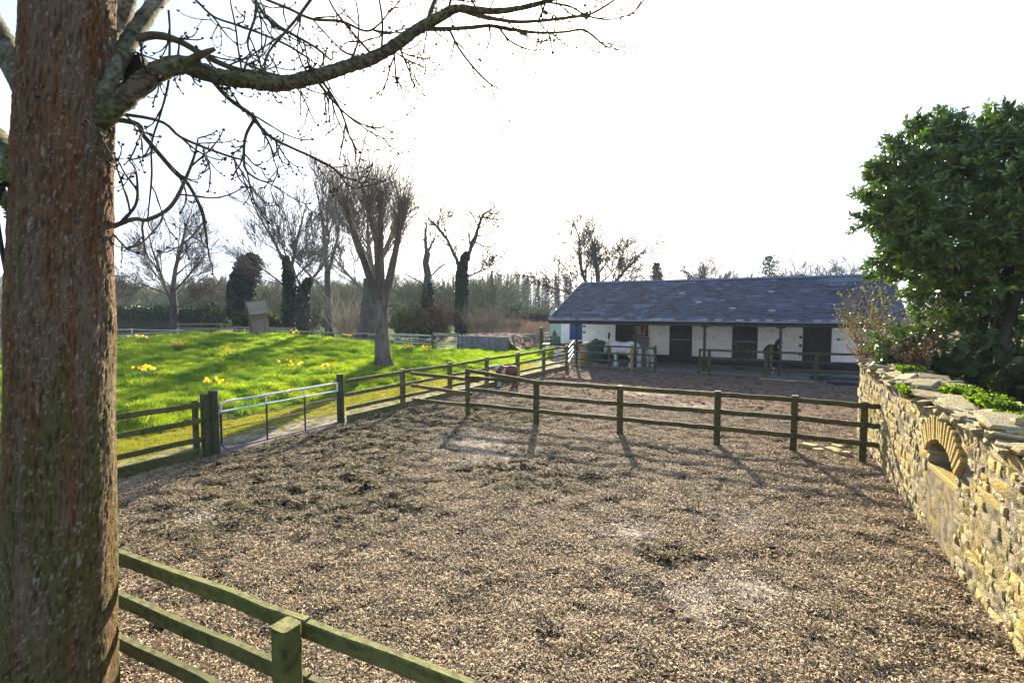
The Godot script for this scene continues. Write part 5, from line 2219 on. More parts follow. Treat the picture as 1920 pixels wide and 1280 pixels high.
# limbs of the ash tree: kind, then [x, y, z, radius] along each
const ASH := [
	["M", [[-2.60, 4.19, -3.30, 0.0859], [-2.50, 4.33, -3.36, 0.0805], [-2.44, 4.46, -3.45, 0.0755], [-2.33, 4.58, -3.50, 0.0729], [-2.24, 4.66, -3.60, 0.0713], [-2.12, 4.66, -3.75, 0.0664], [-1.97, 4.69, -3.90, 0.0650], [-1.80, 4.73, -4.05, 0.0654], [-1.61, 4.84, -4.20, 0.0678], [-1.41, 4.98, -4.35, 0.0634], [-1.18, 5.14, -4.50, 0.0633], [-1.00, 5.30, -4.60, 0.0599], [-0.80, 5.50, -4.70, 0.0539], [-0.63, 5.65, -4.80, 0.0500], [-0.49, 5.74, -4.85, 0.0404], [-0.15, 5.80, -5.00, 0.0339], [0.21, 5.97, -5.20, 0.0271], [0.53, 6.13, -5.30, 0.0221], [0.93, 6.40, -5.50, 0.0172]]],
	["m", [[-0.45, 5.75, -4.90, 0.0281], [-0.30, 5.73, -4.95, 0.0232], [0.00, 5.76, -5.10, 0.0212], [0.26, 5.82, -5.20, 0.0190], [0.59, 5.91, -5.30, 0.0193], [0.81, 6.00, -5.40, 0.0141], [1.10, 6.22, -5.50, 0.0115], [1.34, 6.46, -5.60, 0.0117]]],
	["m", [[-0.83, 5.48, -4.70, 0.0245], [-0.63, 5.56, -4.85, 0.0227], [-0.40, 5.65, -5.00, 0.0234], [-0.21, 5.72, -5.10, 0.0212], [0.00, 5.74, -5.20, 0.0190], [0.27, 5.76, -5.30, 0.0166], [0.54, 5.82, -5.40, 0.0141], [0.75, 5.89, -5.50, 0.0143], [0.96, 5.80, -5.60, 0.0117], [1.04, 5.77, -5.60, 0.0087], [1.11, 5.87, -5.60, 0.0087]]],
	["m", [[-0.57, 5.55, -4.85, 0.0152], [-0.49, 5.41, -4.90, 0.0128], [-0.35, 5.27, -5.00, 0.0130], [-0.20, 5.15, -5.05, 0.0105], [-0.07, 5.11, -5.10, 0.0053]]],
	["t", [[-0.13, 5.71, -5.10, 0.0133], [-0.03, 5.64, -5.20, 0.0108], [0.11, 5.59, -5.25, 0.0109], [0.21, 5.59, -5.30, 0.0055]]],
	["t", [[0.29, 6.00, -5.20, 0.0135], [0.56, 6.02, -5.30, 0.0110], [0.74, 5.93, -5.30, 0.0110], [0.98, 5.94, -5.40, 0.0084], [1.24, 6.06, -5.50, 0.0086], [1.39, 6.25, -5.60, 0.0087], [1.43, 6.36, -5.60, 0.0058]]],
	["m", [[-2.59, 4.70, -3.50, 0.0328], [-2.53, 4.84, -3.60, 0.0319], [-2.42, 4.88, -3.65, 0.0304], [-2.34, 4.88, -3.72, 0.0271], [-2.26, 4.85, -3.80, 0.0257], [-2.17, 4.82, -3.90, 0.0244], [-2.06, 4.81, -4.00, 0.0208], [-1.91, 4.83, -4.10, 0.0192], [-1.75, 4.82, -4.18, 0.0152]]],
	["k", [[-2.24, 4.65, -3.58, 0.0373], [-2.11, 4.72, -3.58, 0.0280], [-2.02, 4.77, -3.60, 0.0150]]],
	["L", [[-2.56, 4.37, -3.30, 0.0619], [-2.57, 4.59, -3.42, 0.0641], [-2.57, 4.71, -3.50, 0.0620], [-2.59, 4.99, -3.70, 0.0636], [-2.59, 5.28, -3.90, 0.0609], [-2.58, 5.61, -4.10, 0.0598]]],
	["L", [[-2.80, 4.67, -3.60, 0.0825], [-2.96, 5.00, -3.90, 0.0894], [-2.95, 5.24, -4.00, 0.0958], [-2.93, 5.57, -4.10, 0.0982]]],
	["m", [[-2.50, 4.36, -3.42, 0.0214], [-2.60, 4.28, -3.60, 0.0206], [-2.57, 4.21, -3.65, 0.0190], [-2.53, 4.11, -3.75, 0.0195], [-2.48, 4.00, -3.85, 0.0180], [-2.43, 3.94, -3.90, 0.0163], [-2.40, 3.78, -4.00, 0.0146], [-2.40, 3.62, -4.05, 0.0127], [-2.42, 3.49, -4.10, 0.0085], [-2.46, 3.53, -4.10, 0.0064]]],
	["m", [[-2.48, 4.40, -3.45, 0.0162], [-2.45, 4.30, -3.60, 0.0131], [-2.35, 4.22, -3.70, 0.0116], [-2.25, 4.18, -3.80, 0.0119], [-2.11, 4.14, -3.90, 0.0102], [-2.04, 4.13, -3.95, 0.0082]]],
	["m", [[-2.14, 4.64, -3.74, 0.0214], [-2.10, 4.56, -3.90, 0.0183], [-1.99, 4.48, -4.00, 0.0187], [-1.94, 4.40, -4.05, 0.0169], [-1.88, 4.34, -4.10, 0.0149], [-1.78, 4.30, -4.20, 0.0131], [-1.62, 4.24, -4.30, 0.0112], [-1.47, 4.16, -4.35, 0.0113], [-1.40, 4.06, -4.40, 0.0092], [-1.28, 4.03, -4.40, 0.0069], [-1.17, 4.23, -4.40, 0.0046]]],
	["m", [[-1.97, 4.46, -4.02, 0.0147], [-2.06, 4.34, -4.05, 0.0127], [-2.08, 4.18, -4.05, 0.0127], [-2.06, 4.07, -4.05, 0.0105], [-1.97, 4.01, -4.10, 0.0085], [-1.88, 4.01, -4.10, 0.0064], [-1.85, 4.07, -4.10, 0.0043]]],
	["m", [[-2.55, 3.53, -3.30, 0.0206], [-2.59, 3.60, -3.50, 0.0182], [-2.54, 3.62, -3.60, 0.0169], [-2.44, 3.69, -3.65, 0.0152], [-2.39, 3.79, -3.70, 0.0154], [-2.34, 3.96, -3.75, 0.0137], [-2.31, 4.12, -3.80, 0.0099], [-2.28, 4.24, -3.80, 0.0059]]],
	["t", [[-2.60, 3.58, -3.45, 0.0144], [-2.54, 3.70, -3.50, 0.0109], [-2.52, 3.82, -3.50, 0.0091], [-2.53, 3.94, -3.50, 0.0073], [-2.57, 4.00, -3.50, 0.0055]]],
	["t", [[-2.38, 4.89, -3.68, 0.0096], [-2.41, 4.61, -3.70, 0.0096], [-2.48, 4.37, -3.70, 0.0077], [-2.55, 4.17, -3.70, 0.0077], [-2.56, 3.94, -3.70, 0.0077], [-2.60, 3.66, -3.70, 0.0058]]],
	["t", [[-2.36, 5.05, -3.65, 0.0095], [-2.37, 4.92, -3.67, 0.0076], [-2.39, 4.74, -3.68, 0.0077]]],
	["m", [[-1.57, 4.84, -4.20, 0.0153], [-1.48, 4.72, -4.30, 0.0112], [-1.37, 4.61, -4.35, 0.0091], [-1.23, 4.54, -4.40, 0.0069], [-1.11, 4.54, -4.45, 0.0070], [-1.06, 4.59, -4.45, 0.0046]]],
	["t", [[-1.54, 4.85, -4.22, 0.0132], [-1.43, 4.68, -4.30, 0.0112], [-1.37, 4.51, -4.35, 0.0091], [-1.34, 4.41, -4.35, 0.0068], [-1.27, 4.42, -4.35, 0.0045]]],
	["t", [[-1.03, 5.28, -4.60, 0.0120], [-1.02, 5.13, -4.60, 0.0096], [-1.01, 5.00, -4.60, 0.0096], [-0.98, 4.87, -4.60, 0.0048]]],
	["t", [[-0.98, 5.29, -4.60, 0.0120], [-0.95, 5.20, -4.60, 0.0096], [-0.89, 5.13, -4.60, 0.0072], [-0.83, 5.17, -4.60, 0.0072], [-0.81, 5.24, -4.60, 0.0048]]],
	["m", [[-2.34, 5.72, -4.50, 0.0211], [-2.18, 5.62, -4.45, 0.0185], [-2.05, 5.43, -4.40, 0.0160], [-1.95, 5.35, -4.40, 0.0160], [-1.77, 5.25, -4.40, 0.0138], [-1.63, 5.17, -4.40, 0.0115], [-1.50, 5.06, -4.38, 0.0091]]],
	["m", [[-1.62, 5.72, -4.50, 0.0164], [-1.69, 5.63, -4.50, 0.0164], [-1.79, 5.45, -4.45, 0.0139], [-1.88, 5.30, -4.40, 0.0138], [-1.97, 5.10, -4.30, 0.0112], [-1.99, 4.97, -4.25, 0.0111], [-1.91, 4.78, -4.10, 0.0107]]],
	["m", [[-2.26, 5.76, -4.60, 0.0144], [-2.14, 5.68, -4.60, 0.0144], [-1.94, 5.60, -4.60, 0.0144], [-1.73, 5.51, -4.60, 0.0144], [-1.48, 5.49, -4.60, 0.0144], [-1.27, 5.41, -4.60, 0.0120], [-1.15, 5.47, -4.60, 0.0096], [-1.04, 5.60, -4.60, 0.0072]]],
	["m", [[-2.56, 5.50, -4.20, 0.0109], [-2.48, 5.42, -4.20, 0.0109], [-2.36, 5.31, -4.20, 0.0109], [-2.19, 5.25, -4.20, 0.0109], [-1.99, 5.18, -4.20, 0.0109], [-1.78, 5.09, -4.20, 0.0109], [-1.63, 5.01, -4.25, 0.0089]]],
	["m", [[-2.07, 5.54, -4.30, 0.0157], [-2.08, 5.37, -4.30, 0.0134], [-2.12, 5.16, -4.25, 0.0111], [-2.10, 5.05, -4.25, 0.0089], [-2.01, 5.03, -4.25, 0.0066]]],
	["m", [[-0.64, 5.98, -4.90, 0.0230], [-0.72, 5.75, -4.82, 0.0226], [-0.76, 5.57, -4.75, 0.0198]]],
	["t", [[-1.18, 5.15, -4.50, 0.0117], [-1.36, 5.35, -4.50, 0.0117], [-1.51, 5.54, -4.50, 0.0094], [-1.58, 5.70, -4.50, 0.0094]]],
	["t", [[-1.36, 5.01, -4.36, 0.0114], [-1.29, 5.19, -4.40, 0.0092], [-1.27, 5.38, -4.40, 0.0092], [-1.30, 5.59, -4.40, 0.0069]]],
	["t", [[-1.11, 5.20, -4.50, 0.0117], [-1.10, 5.44, -4.50, 0.0117], [-1.13, 5.65, -4.50, 0.0094]]],
	["t", [[-1.98, 4.70, -3.88, 0.0101], [-2.02, 4.92, -3.90, 0.0081], [-2.06, 5.10, -3.95, 0.0082], [-2.12, 5.32, -4.00, 0.0063], [-2.12, 5.44, -4.00, 0.0063]]],
	["t", [[-0.58, 5.68, -4.80, 0.0150], [-0.53, 5.88, -4.80, 0.0150]]],
	["t", [[-0.32, 5.76, -4.90, 0.0128], [-0.39, 5.87, -4.90, 0.0102], [-0.44, 5.98, -4.90, 0.0102]]],
	["t", [[0.26, 5.82, -5.20, 0.0108], [0.32, 5.97, -5.20, 0.0108], [0.36, 6.12, -5.20, 0.0081]]],
	["t", [[0.43, 5.81, -5.38, 0.0084], [0.45, 6.03, -5.40, 0.0084], [0.45, 6.24, -5.40, 0.0084]]],
	["L", [[-3.01, 4.22, -3.40, 0.0815], [-3.29, 4.42, -3.60, 0.0862], [-3.62, 4.75, -3.85, 0.0963], [-3.80, 4.98, -3.95, 0.0946], [-4.07, 5.30, -4.10, 0.0940], [-4.42, 5.70, -4.30, 0.0896]]],
	["L", [[-3.04, 3.70, -3.40, 0.1062], [-3.35, 3.86, -3.60, 0.1163], [-3.67, 4.08, -3.80, 0.1267], [-4.03, 4.34, -4.00, 0.1292], [-4.47, 4.66, -4.20, 0.1269]]],
	["L", [[-3.14, 4.77, -3.60, 0.0563], [-3.68, 5.26, -4.10, 0.0641], [-3.96, 5.58, -4.30, 0.0627], [-4.22, 5.91, -4.50, 0.0609]]],
	["L", [[-3.17, 3.50, -3.50, 0.0729], [-3.69, 3.72, -3.90, 0.0731], [-4.13, 3.92, -4.20, 0.0700], [-4.65, 4.15, -4.50, 0.0656]]],
]

# ---------------------------------------------------------------- the ash tree by the near fence
func trunk_line(y: float) -> Vector4:   # centre x, z and radius at a height
	var t := y - 2.9
	var r := 0.262 - 0.016 * t + 0.10 * exp(-(y + 0.1) * 1.7)
	r += 0.010 * exp(-pow((y - 2.95) / 0.22, 2))
	return Vector4(-2.872 + 0.057 * t + 0.02 * sin(y * 1.3) - 0.06 * exp(-y * 1.1), -3.28 - 0.02 * t, r, 0)

func build_ash_tree() -> void:
	rng.seed = 101
	var base := Vector3(-2.9, 0, -3.28)
	var o := thing("ash_tree", "big bare ash tree with reddish bark close to the viewer", "tree", base)
	var mb := MB.new()
	var nu := 190
	var nv := 540
	var fis := FastNoiseLite.new()
	fis.seed = 5
	fis.frequency = 1.0
	fis.noise_type = FastNoiseLite.TYPE_SIMPLEX_SMOOTH
	fis.fractal_type = FastNoiseLite.FRACTAL_RIDGED
	fis.fractal_octaves = 3
	var warp := FastNoiseLite.new()
	warp.seed = 6
	warp.frequency = 1.0
	warp.fractal_octaves = 4
	for j in nv + 1:
		var y := -0.1 + 6.4 * j / nv
		var q := trunk_line(y)
		for i in nu + 1:
			var g := TAU * i / nu
			var d := Vector3(cos(g), 0, sin(g))
			var wv := warp.get_noise_3d(d.x * 1.2, y * 1.6, d.z * 1.2)
			var rg := fis.get_noise_3d(d.x * 12.0 + wv * 1.6, y * 5.5, d.z * 12.0 + wv * 1.6)
			var fine := warp.get_noise_3d(d.x * 22.0, y * 16.0, d.z * 22.0)
			var lump := warp.get_noise_3d(d.x * 1.5 + 9.0, y * 0.9, d.z * 1.5)
			var flute := 0.05 * sin(g * 5.0 + y * 0.4) * exp(-(y + 0.1) * 1.3)
			var r := q.z + 0.0075 * (rg - 0.2) + 0.004 * fine + 0.012 * lump + flute
			# bark colours: grey-brown ridges, rust-red algae, green algae low down, pale lichen spots
			var low := warp.get_noise_3d(d.x * 2.0 + 5.0, y * 0.7, d.z * 2.0)
			var red := clampf(0.5 + 1.7 * warp.get_noise_3d(d.x * 1.6 - 4.0, y * 0.8, d.z * 1.6) + 0.6 * fine, 0, 1)
			var c := Color(0.15, 0.11, 0.07).lerp(Color(0.14, 0.07, 0.032), red)
			var grn := sstep(0.35, -0.35, (y - 1.9) * 0.35 - low * 1.6 - fine * 0.5)
			c = c.lerp(Color(0.085, 0.085, 0.028), grn * 0.8)
			c = c * (0.38 + 0.72 * clampf(rg * 1.3 + 0.3, 0, 1))
			var sp := warp.get_noise_3d(d.x * 9.0 + 7.0, y * 9.0, d.z * 9.0)
			var clus := warp.get_noise_3d(d.x * 2.5 + 17.0, y * 2.5, d.z * 2.5)
			if sp > 0.50 - 0.28 * clus:
				c = c.lerp(Color(0.34, 0.32, 0.26), 0.7 * sstep(0.48, 0.55, sp + 0.28 * clus))
			var sp2 := fis.get_noise_3d(d.x * 16.0, y * 16.0 + 3.0, d.z * 16.0)
			if sp2 > 0.7 and fine > 0.12:
				c = c.lerp(Color(0.36, 0.29, 0.2), 0.6)
			mb.col = c
			mb.add(Vector3(q.x, y, q.y) + d * r, d)
	var w := nu + 1
	for j in nv:
		for i in nu:
			var k := j * w + i
			mb.tri_i(k, k + w, k + 1)
			mb.tri_i(k + 1, k + w, k + w + 1)
	# smooth normals
	var acc := PackedVector3Array()
	acc.resize(mb.v.size())
	for k in range(0, mb.ix.size(), 3):
		var a := mb.ix[k]
		var b := mb.ix[k + 1]
		var e := mb.ix[k + 2]
		var nn := (mb.v[e] - mb.v[a]).cross(mb.v[b] - mb.v[a])
		acc[a] += nn
		acc[b] += nn
		acc[e] += nn
	for j in nv + 1:
		var s := acc[j * w] + acc[j * w + nu]
		acc[j * w] = s
		acc[j * w + nu] = s
	for k in acc.size():
		mb.n[k] = acc[k].normalized()
	part("trunk", mb, M.bark, o)
	# limbs
	var twigs := MB.new()
	for l in ASH:
		var kind: String = l[0]
		var P: Array = l[1]
		var pts := PackedVector3Array()
		var rad := PackedFloat32Array()
		var cols := PackedColorArray()
		var m := P.size()
		var ax := trunk_line(P[0][1] - 0.12)
		if Vector2(P[0][0] - ax.x, P[0][2] - ax.y).length() < 0.42 and kind != "t":
			P = [[ax.x, P[0][1] - 0.12, ax.y - 0.05, P[0][3]]] + (P.slice(1) if kind == "m" else P)
			m = P.size()
		var sub := 16 if kind == "M" or kind == "L" else 5
		for k in m - 1:
			var p0: Array = P[maxi(k - 1, 0)]
			var p1: Array = P[k]
			var p2: Array = P[k + 1]
			var p3: Array = P[mini(k + 2, m - 1)]
			for j in sub:
				var t := float(j) / sub
				var p := Vector3(p1[0], p1[1], p1[2]).cubic_interpolate(Vector3(p2[0], p2[1], p2[2]), Vector3(p0[0], p0[1], p0[2]), Vector3(p3[0], p3[1], p3[2]), t)
				pts.push_back(p)
				rad.push_back(lerpf(p1[3], p2[3], t) * rr(0.95, 1.05) * 0.84)
		var e: Array = P[m - 1]
		pts.push_back(Vector3(e[0], e[1], e[2]))
		rad.push_back(e[3] * 0.8)
		for k in pts.size():
			var n := nz_mid.get_noise_3d(pts[k].x * 3.0, pts[k].y * 3.0, pts[k].z * 3.0)
			var c := Color(0.115, 0.095, 0.06).lerp(Color(0.10, 0.11, 0.045), clampf(0.4 + n * 1.5, 0, 1))
			if kind == "L":
				c = Color(0.10, 0.10, 0.055).lerp(Color(0.22, 0.2, 0.15), clampf(0.3 + n * 1.3, 0, 1))
			if kind == "t":
				c = Color(0.075, 0.065, 0.05)
			cols.push_back(c * rr(0.85, 1.15))
		mb = MB.new()
		if kind == "M" or kind == "L":
			rough_tube(mb, pts, rad, 28, cols)
			part("limb", mb, M.bark, o)
		else:
			mb.tube(pts, rad, 8, false, cols)
			part("branch", mb, M.bark, o)
		# side twigs, drooping then turning up, with fat buds
		if kind != "L" and kind != "k":
			var every := 22 if kind == "M" else 6
			for k in range(every / 2, pts.size(), every):
				var n := 1 + rng.randi() % 2
				if pts[k].x < -2.3:
					n = mini(n, 1)
				for j in n:
					ash_twig(twigs, pts[k], (pts[k] - pts[k - 1]).normalized(), rr(0.18, 0.5), minf(rad[k] * 0.85, 0.007), 0)
			ash_twig(twigs, pts[pts.size() - 1], (pts[pts.size() - 1] - pts[pts.size() - 2]).normalized(), rr(0.1, 0.25), minf(e[3], 0.006), 1)
	part("twigs", twigs, M.bark_far, o)
	# sawn-off stub of a limb behind the fork
	mb = MB.new()
	mb.col = Color(0.035, 0.032, 0.02)
	mb.tube(PackedVector3Array([Vector3(-2.72, 4.55, -3.55), Vector3(-2.62, 4.62, -3.6), Vector3(-2.5, 4.66, -3.62)]), PackedFloat32Array([0.1, 0.09, 0.082]), 12, true)
	part("sawn_stub", mb, M.bark, o)
	# moss cushion on the shaded side
	mb = MB.new()
	for k in 900:
		var y := rr(3.55, 4.0)
		var q := trunk_line(y)
		var g := rr(PI * 0.75, PI * 1.15)
		var d := Vector3(cos(g), 0, sin(g))
		var p := Vector3(q.x, y, q.y) + d * (q.z + rr(0.0, 0.05) * (1.0 - absf(y - 3.77) / 0.25))
		var up := (d + Vector3(rr(-1, 1), rr(-0.5, 1), rr(-1, 1)) * 0.7).normalized() * 0.02
		var sd := up.cross(Vector3(rr(-1, 1), rr(-1, 1), rr(-1, 1))).normalized() * 0.006
		mb.col = Color(0.1, 0.15, 0.02) * rr(0.5, 1.3)
		mb.tri(p - sd, p + sd, p + up)
	part("moss", mb, M.blade, o)
	# black hose slung round the trunk
	var hs := thing("black_hose", "black hose hanging from the left side of the near trunk", "hose", Vector3(-3.07, 3.6, -3.1))
	mb = MB.new()
	mb.col = Color(0.012, 0.016, 0.02)
	var hp := PackedVector3Array()
	var hr := PackedFloat32Array()
	var ctrl := [Vector3(-2.98, 3.72, -3.02), Vector3(-3.02, 3.75, -3.1), Vector3(-3.08, 3.69, -3.12), Vector3(-3.1, 3.58, -3.12), Vector3(-3.1, 3.42, -3.13), Vector3(-3.12, 3.0, -3.2), Vector3(-3.16, 2.0, -3.3), Vector3(-3.2, 1.0, -3.4), Vector3(-3.25, 0.0, -3.4)]
	for k in ctrl.size() - 1:
		for j in 6:
			hp.push_back((ctrl[k] as Vector3).cubic_interpolate(ctrl[k + 1], ctrl[maxi(k - 1, 0)], ctrl[mini(k + 2, ctrl.size() - 1)], j / 6.0))
			hr.push_back(0.013)
	mb.tube(hp, hr, 8)
	part("tube", mb, M.rubber, hs)

func rough_tube(mb: MB, pts: PackedVector3Array, rad: PackedFloat32Array, sides: int, cols: PackedColorArray) -> void:
	var first := mb.v.size()
	mb.tube(pts, rad, sides, false, cols)
	for k in range(first, mb.v.size()):
		var p := mb.v[k]
		var ring := (k - first) / (sides + 1)
		var n := nz_fine.get_noise_3d(p.x * 3.0, p.y * 3.0, p.z * 3.0) * 0.22 + nz_mid.get_noise_3d(p.x * 2.0, p.y * 2.0, p.z * 2.0) * 0.12
		# seam columns share a direction, so they stay closed
		mb.v[k] = p + mb.n[k] * n * rad[ring]
		mb.c[k] = mb.c[k] * (0.4 + 1.1 * clampf(0.5 + nz_fine.get_noise_3d(p.x * 5.0, p.y * 5.0, p.z * 5.0) * 1.4, 0, 1))

func ash_twig(mb: MB, p: Vector3, d: Vector3, ln: float, r: float, lvl: int) -> void:
	var out := (d + Vector3(rr(-1, 1), rr(-1.3, 0.5), rr(-1, 1)) * 1.1).normalized()
	var pts := PackedVector3Array([p])
	var rad := PackedFloat32Array([r])
	var n := 7
	var q := p
	for k in n:
		var t := float(k) / n
		out = (out + Vector3(rr(-0.2, 0.2), rr(-0.1, 0.2) + 0.42 * t - 0.16, rr(-0.2, 0.2))).normalized()
		q += out * ln / n
		pts.push_back(q)
		rad.push_back(r * (1.0 - 0.5 * t) * (1.25 if k % 2 else 0.95))
	mb.col = Color(0.07, 0.062, 0.045) * rr(0.8, 1.3)
	mb.tube(pts, rad, 5)
	# terminal bud cluster
	var bd := r * 1.5 + 0.002
	mb.col = Color(0.02, 0.018, 0.016)
	for k in 1 + rng.randi() % 3:
		var e := q + Vector3(rr(-1, 1), rr(-0.3, 1), rr(-1, 1)) * 0.008
		mb.tube(PackedVector3Array([q, q.lerp(e, 0.5), e + out * 0.012]), PackedFloat32Array([r * 0.5, bd, 0.001]), 5)
	if lvl < 2:
		for k in range(2, n + 1, 2):
			if rng.randf() < 0.6 - 0.15 * lvl:
				ash_twig(mb, pts[k], (pts[k] - pts[k - 1]).normalized(), ln * rr(0.25, 0.55), r * 0.7, lvl + 1)

# ---------------------------------------------------------------- bare trees
# a limb and everything that grows from it
func grow(mb: MB, p: Vector3, d: Vector3, ln: float, r: float, lvl: int, S: Dictionary) -> void:
	var most: int = S.levels
	var n: int = maxi(3, int(ln / (S.seg * pow(0.72, lvl))))
	n = mini(n, 9)
	var pts := PackedVector3Array([p])
	var rad := PackedFloat32Array([r])
	var wob: float = S.wobble
	var trop: float = S.up * (1.0 if lvl > 0 else 0.3)
	var q := p
	var dirs := [d]
	for k in n:
		d = (d + Vector3(rr(-1, 1), rr(-1, 1), rr(-1, 1)) * wob + Vector3.UP * trop).normalized()
		q += d * ln / n
		pts.push_back(q)
		dirs.append(d)
		rad.push_back(maxf(r * (1.0 - (0.75 if lvl > 0 else S.get("taper", 0.45)) * (k + 1.0) / n), S.get("minr", 0.016)))
	var sides: int = [9, 6, 4, 3, 3, 3][mini(lvl, 5)]
	mb.col = (S.color as Color) * rr(0.85, 1.15)
	mb.tube(pts, rad, sides)
	if lvl >= most:
		return
	var cn: int = S.kids[lvl]
	var from: float = S.from if lvl == 0 else 0.25
	for k in cn:
		var t := lerpf(from, 1.0, (k + rr(0.2, 0.8)) / cn)
		var i := clampi(int(t * n), 0, n - 1)
		var f := t * n - i
		var o := pts[i].lerp(pts[i + 1], f)
		var dd: Vector3 = dirs[i + 1]
		var side := dd.cross(Vector3(rr(-1, 1), rr(-1, 1), rr(-1, 1))).normalized()
		var ang: float = S.spread * rr(0.7, 1.25)
		var nd := (dd * cos(ang) + side * sin(ang)).normalized()
		if lvl == 0 and nd.y < S.get("min_y", -0.2):
			nd.y = S.get("min_y", -0.2)
			nd = nd.normalized()
		var rl: float = S.ratio * rr(0.65, 1.15) * (1.15 - 0.45 * t)
		grow(mb, o, nd, ln * rl, maxf(lerpf(rad[i], rad[i + 1], f) * S.get("thin", 0.5), S.get("minr", 0.016)), lvl + 1, S)
	if lvl > 0 or S.get("lead", true):
		grow(mb, q, d, ln * S.ratio * 0.9, rad[n], lvl + 1, S)

func ground_at(x: float, d: float) -> Vector3:
	var q := AB(Vector3(x, 0, -d))
	return Vector3(x, T(q.x, q.y), -d)

func bare_tree(called: String, label: String, at: Vector3, S: Dictionary, group := "") -> Node3D:
	rng.seed = S.seed
	S.ratio = minf(S.ratio * 1.25, 0.74)
	var o := thing(called, label, "tree", at, 0, group)
	var lean: Vector3 = S.get("lean", Vector3.ZERO)
	var mb := MB.new()
	var first := (Vector3.UP + lean).normalized()
	# trunk and crown as two parts
	var n := 8
	var H: float = S.trunk
	var pts := PackedVector3Array()
	var rad := PackedFloat32Array()
	for k in n + 1:
		var t := float(k) / n
		pts.push_back(at + first * H * t + Vector3(rr(-1, 1), 0, rr(-1, 1)) * 0.04 * H * t * S.wobble * 3.0 - Vector3(0, 0.15 * (1 - t), 0))
		rad.push_back(S.r * (1.0 - 0.3 * t + 0.5 * exp(-t * 9.0)))
	mb.col = S.color
	rough_bark(mb, pts, rad, 14, S.color)
	part("trunk", mb, M.bark, o)
	mb = MB.new()
	for k in S.stems.size():
		var st: Array = S.stems[k]   # [direction, length, radius share, height share]
		var i := clampi(int(st[3] * n), 0, n - 1)
		grow(mb, pts[i].lerp(pts[i + 1], st[3] * n - i), (st[0] as Vector3).normalized(), st[1] * S.get("long", 0.95), S.r * st[2] * 0.85, 0, S)
	part("crown", mb, M.bark_far, o)
	return o

func rough_bark(mb: MB, pts: PackedVector3Array, rad: PackedFloat32Array, sides: int, c: Color) -> void:
	# resample finely and roughen
	var P := PackedVector3Array()
	var R := PackedFloat32Array()
	for k in pts.size() - 1:
		for j in 5:
			P.push_back(pts[k].lerp(pts[k + 1], j / 5.0))
			R.push_back(lerpf(rad[k], rad[k + 1], j / 5.0))
	P.push_back(pts[pts.size() - 1])
	R.push_back(rad[rad.size() - 1])
	var first := mb.v.size()
	mb.col = c
	mb.tube(P, R, sides * 2)
	for k in range(first, mb.v.size()):
		var p := mb.v[k]
		var n := nz_mid.get_noise_3d(p.x * 2.0, p.y * 0.7, p.z * 2.0)
		mb.v[k] = p + mb.n[k] * n * 0.16 * R[(k - first) / (sides * 2 + 1)]
		mb.c[k] = mb.c[k] * (0.8 + 0.5 * n + 0.3 * nz_fine.get_noise_3d(p.x, p.y, p.z))

# a leafy twig tip: n leaves round a short stem
func leaf_tuft(n: int, ln: float, w: float, spread: float, simple := false) -> ArrayMesh:
	var droop := 0.0
	var mb := MB.new()
	for k in n:
		var d := Vector3(rr(-1, 1) * spread, rr(0.1, 1.0), rr(-1, 1) * spread).normalized()
		var o := Vector3(rr(-0.3, 0.3), rr(-0.8, 0.5), rr(-0.3, 0.3)) * ln
		var sd := d.cross(Vector3(rr(-1, 1), rr(-1, 1), rr(-1, 1))).normalized() * w * 0.5
		var nn := sd.cross(d).normalized()
		var l := ln * rr(0.7, 1.15)
		var g := rr(0.7, 1.2)
		mb.col = Color(g, g, g * 0.9)
		var a := o + d * l * 0.3 + nn * w * 0.12
		var b := o + d * l * 0.65 + nn * w * 0.12
		var t := o + d * l + Vector3(0, -droop * l, 0)
		if simple:
			mb.quad(o, (a + b) * 0.5 + sd, t, (a + b) * 0.5 - sd)
			continue
		mb.tri(o, a + sd, a - sd)
		mb.quad(a - sd, a + sd, b + sd * 0.85, b - sd * 0.85)
		mb.tri(b - sd * 0.85, b + sd * 0.85, t)
	return mb.mesh()

func ivy_on(o: Node3D, pts: Array, rad: Array, n: int, seed_: int, tone: Color, mesh: ArrayMesh) -> void:
	rng.seed = seed_
	var xs := []
	var cs := PackedColorArray()
	for k in n:
		var t := rng.randf() * (pts.size() - 1)
		var i := mini(int(t), pts.size() - 2)
		var p: Vector3 = (pts[i] as Vector3).lerp(pts[i + 1], t - i)
		var r := lerpf(rad[i], rad[i + 1], t - i) * (0.75 + 0.6 * maxf(0, nz_mid.get_noise_2d(t * 3.0 + seed_, 0.0)))
		var d := Vector3(rr(-1, 1), rr(-0.35, 0.35), rr(-1, 1)).normalized()
		var sc := rr(0.8, 1.4)
		var b := Basis.looking_at(d, Vector3(rr(-1, 1), rr(-1, 1), rr(-1, 1) + 0.01)) * Basis(Vector3.RIGHT, -PI / 2)
		xs.append(Transform3D(b.scaled_local(Vector3(sc, sc, sc)), p + d * r * rr(0.75, 1.08)))
		cs.push_back(tone * rr(0.6, 1.5))
	leaves_of("ivy", mesh, M.ivy, xs, cs, o)

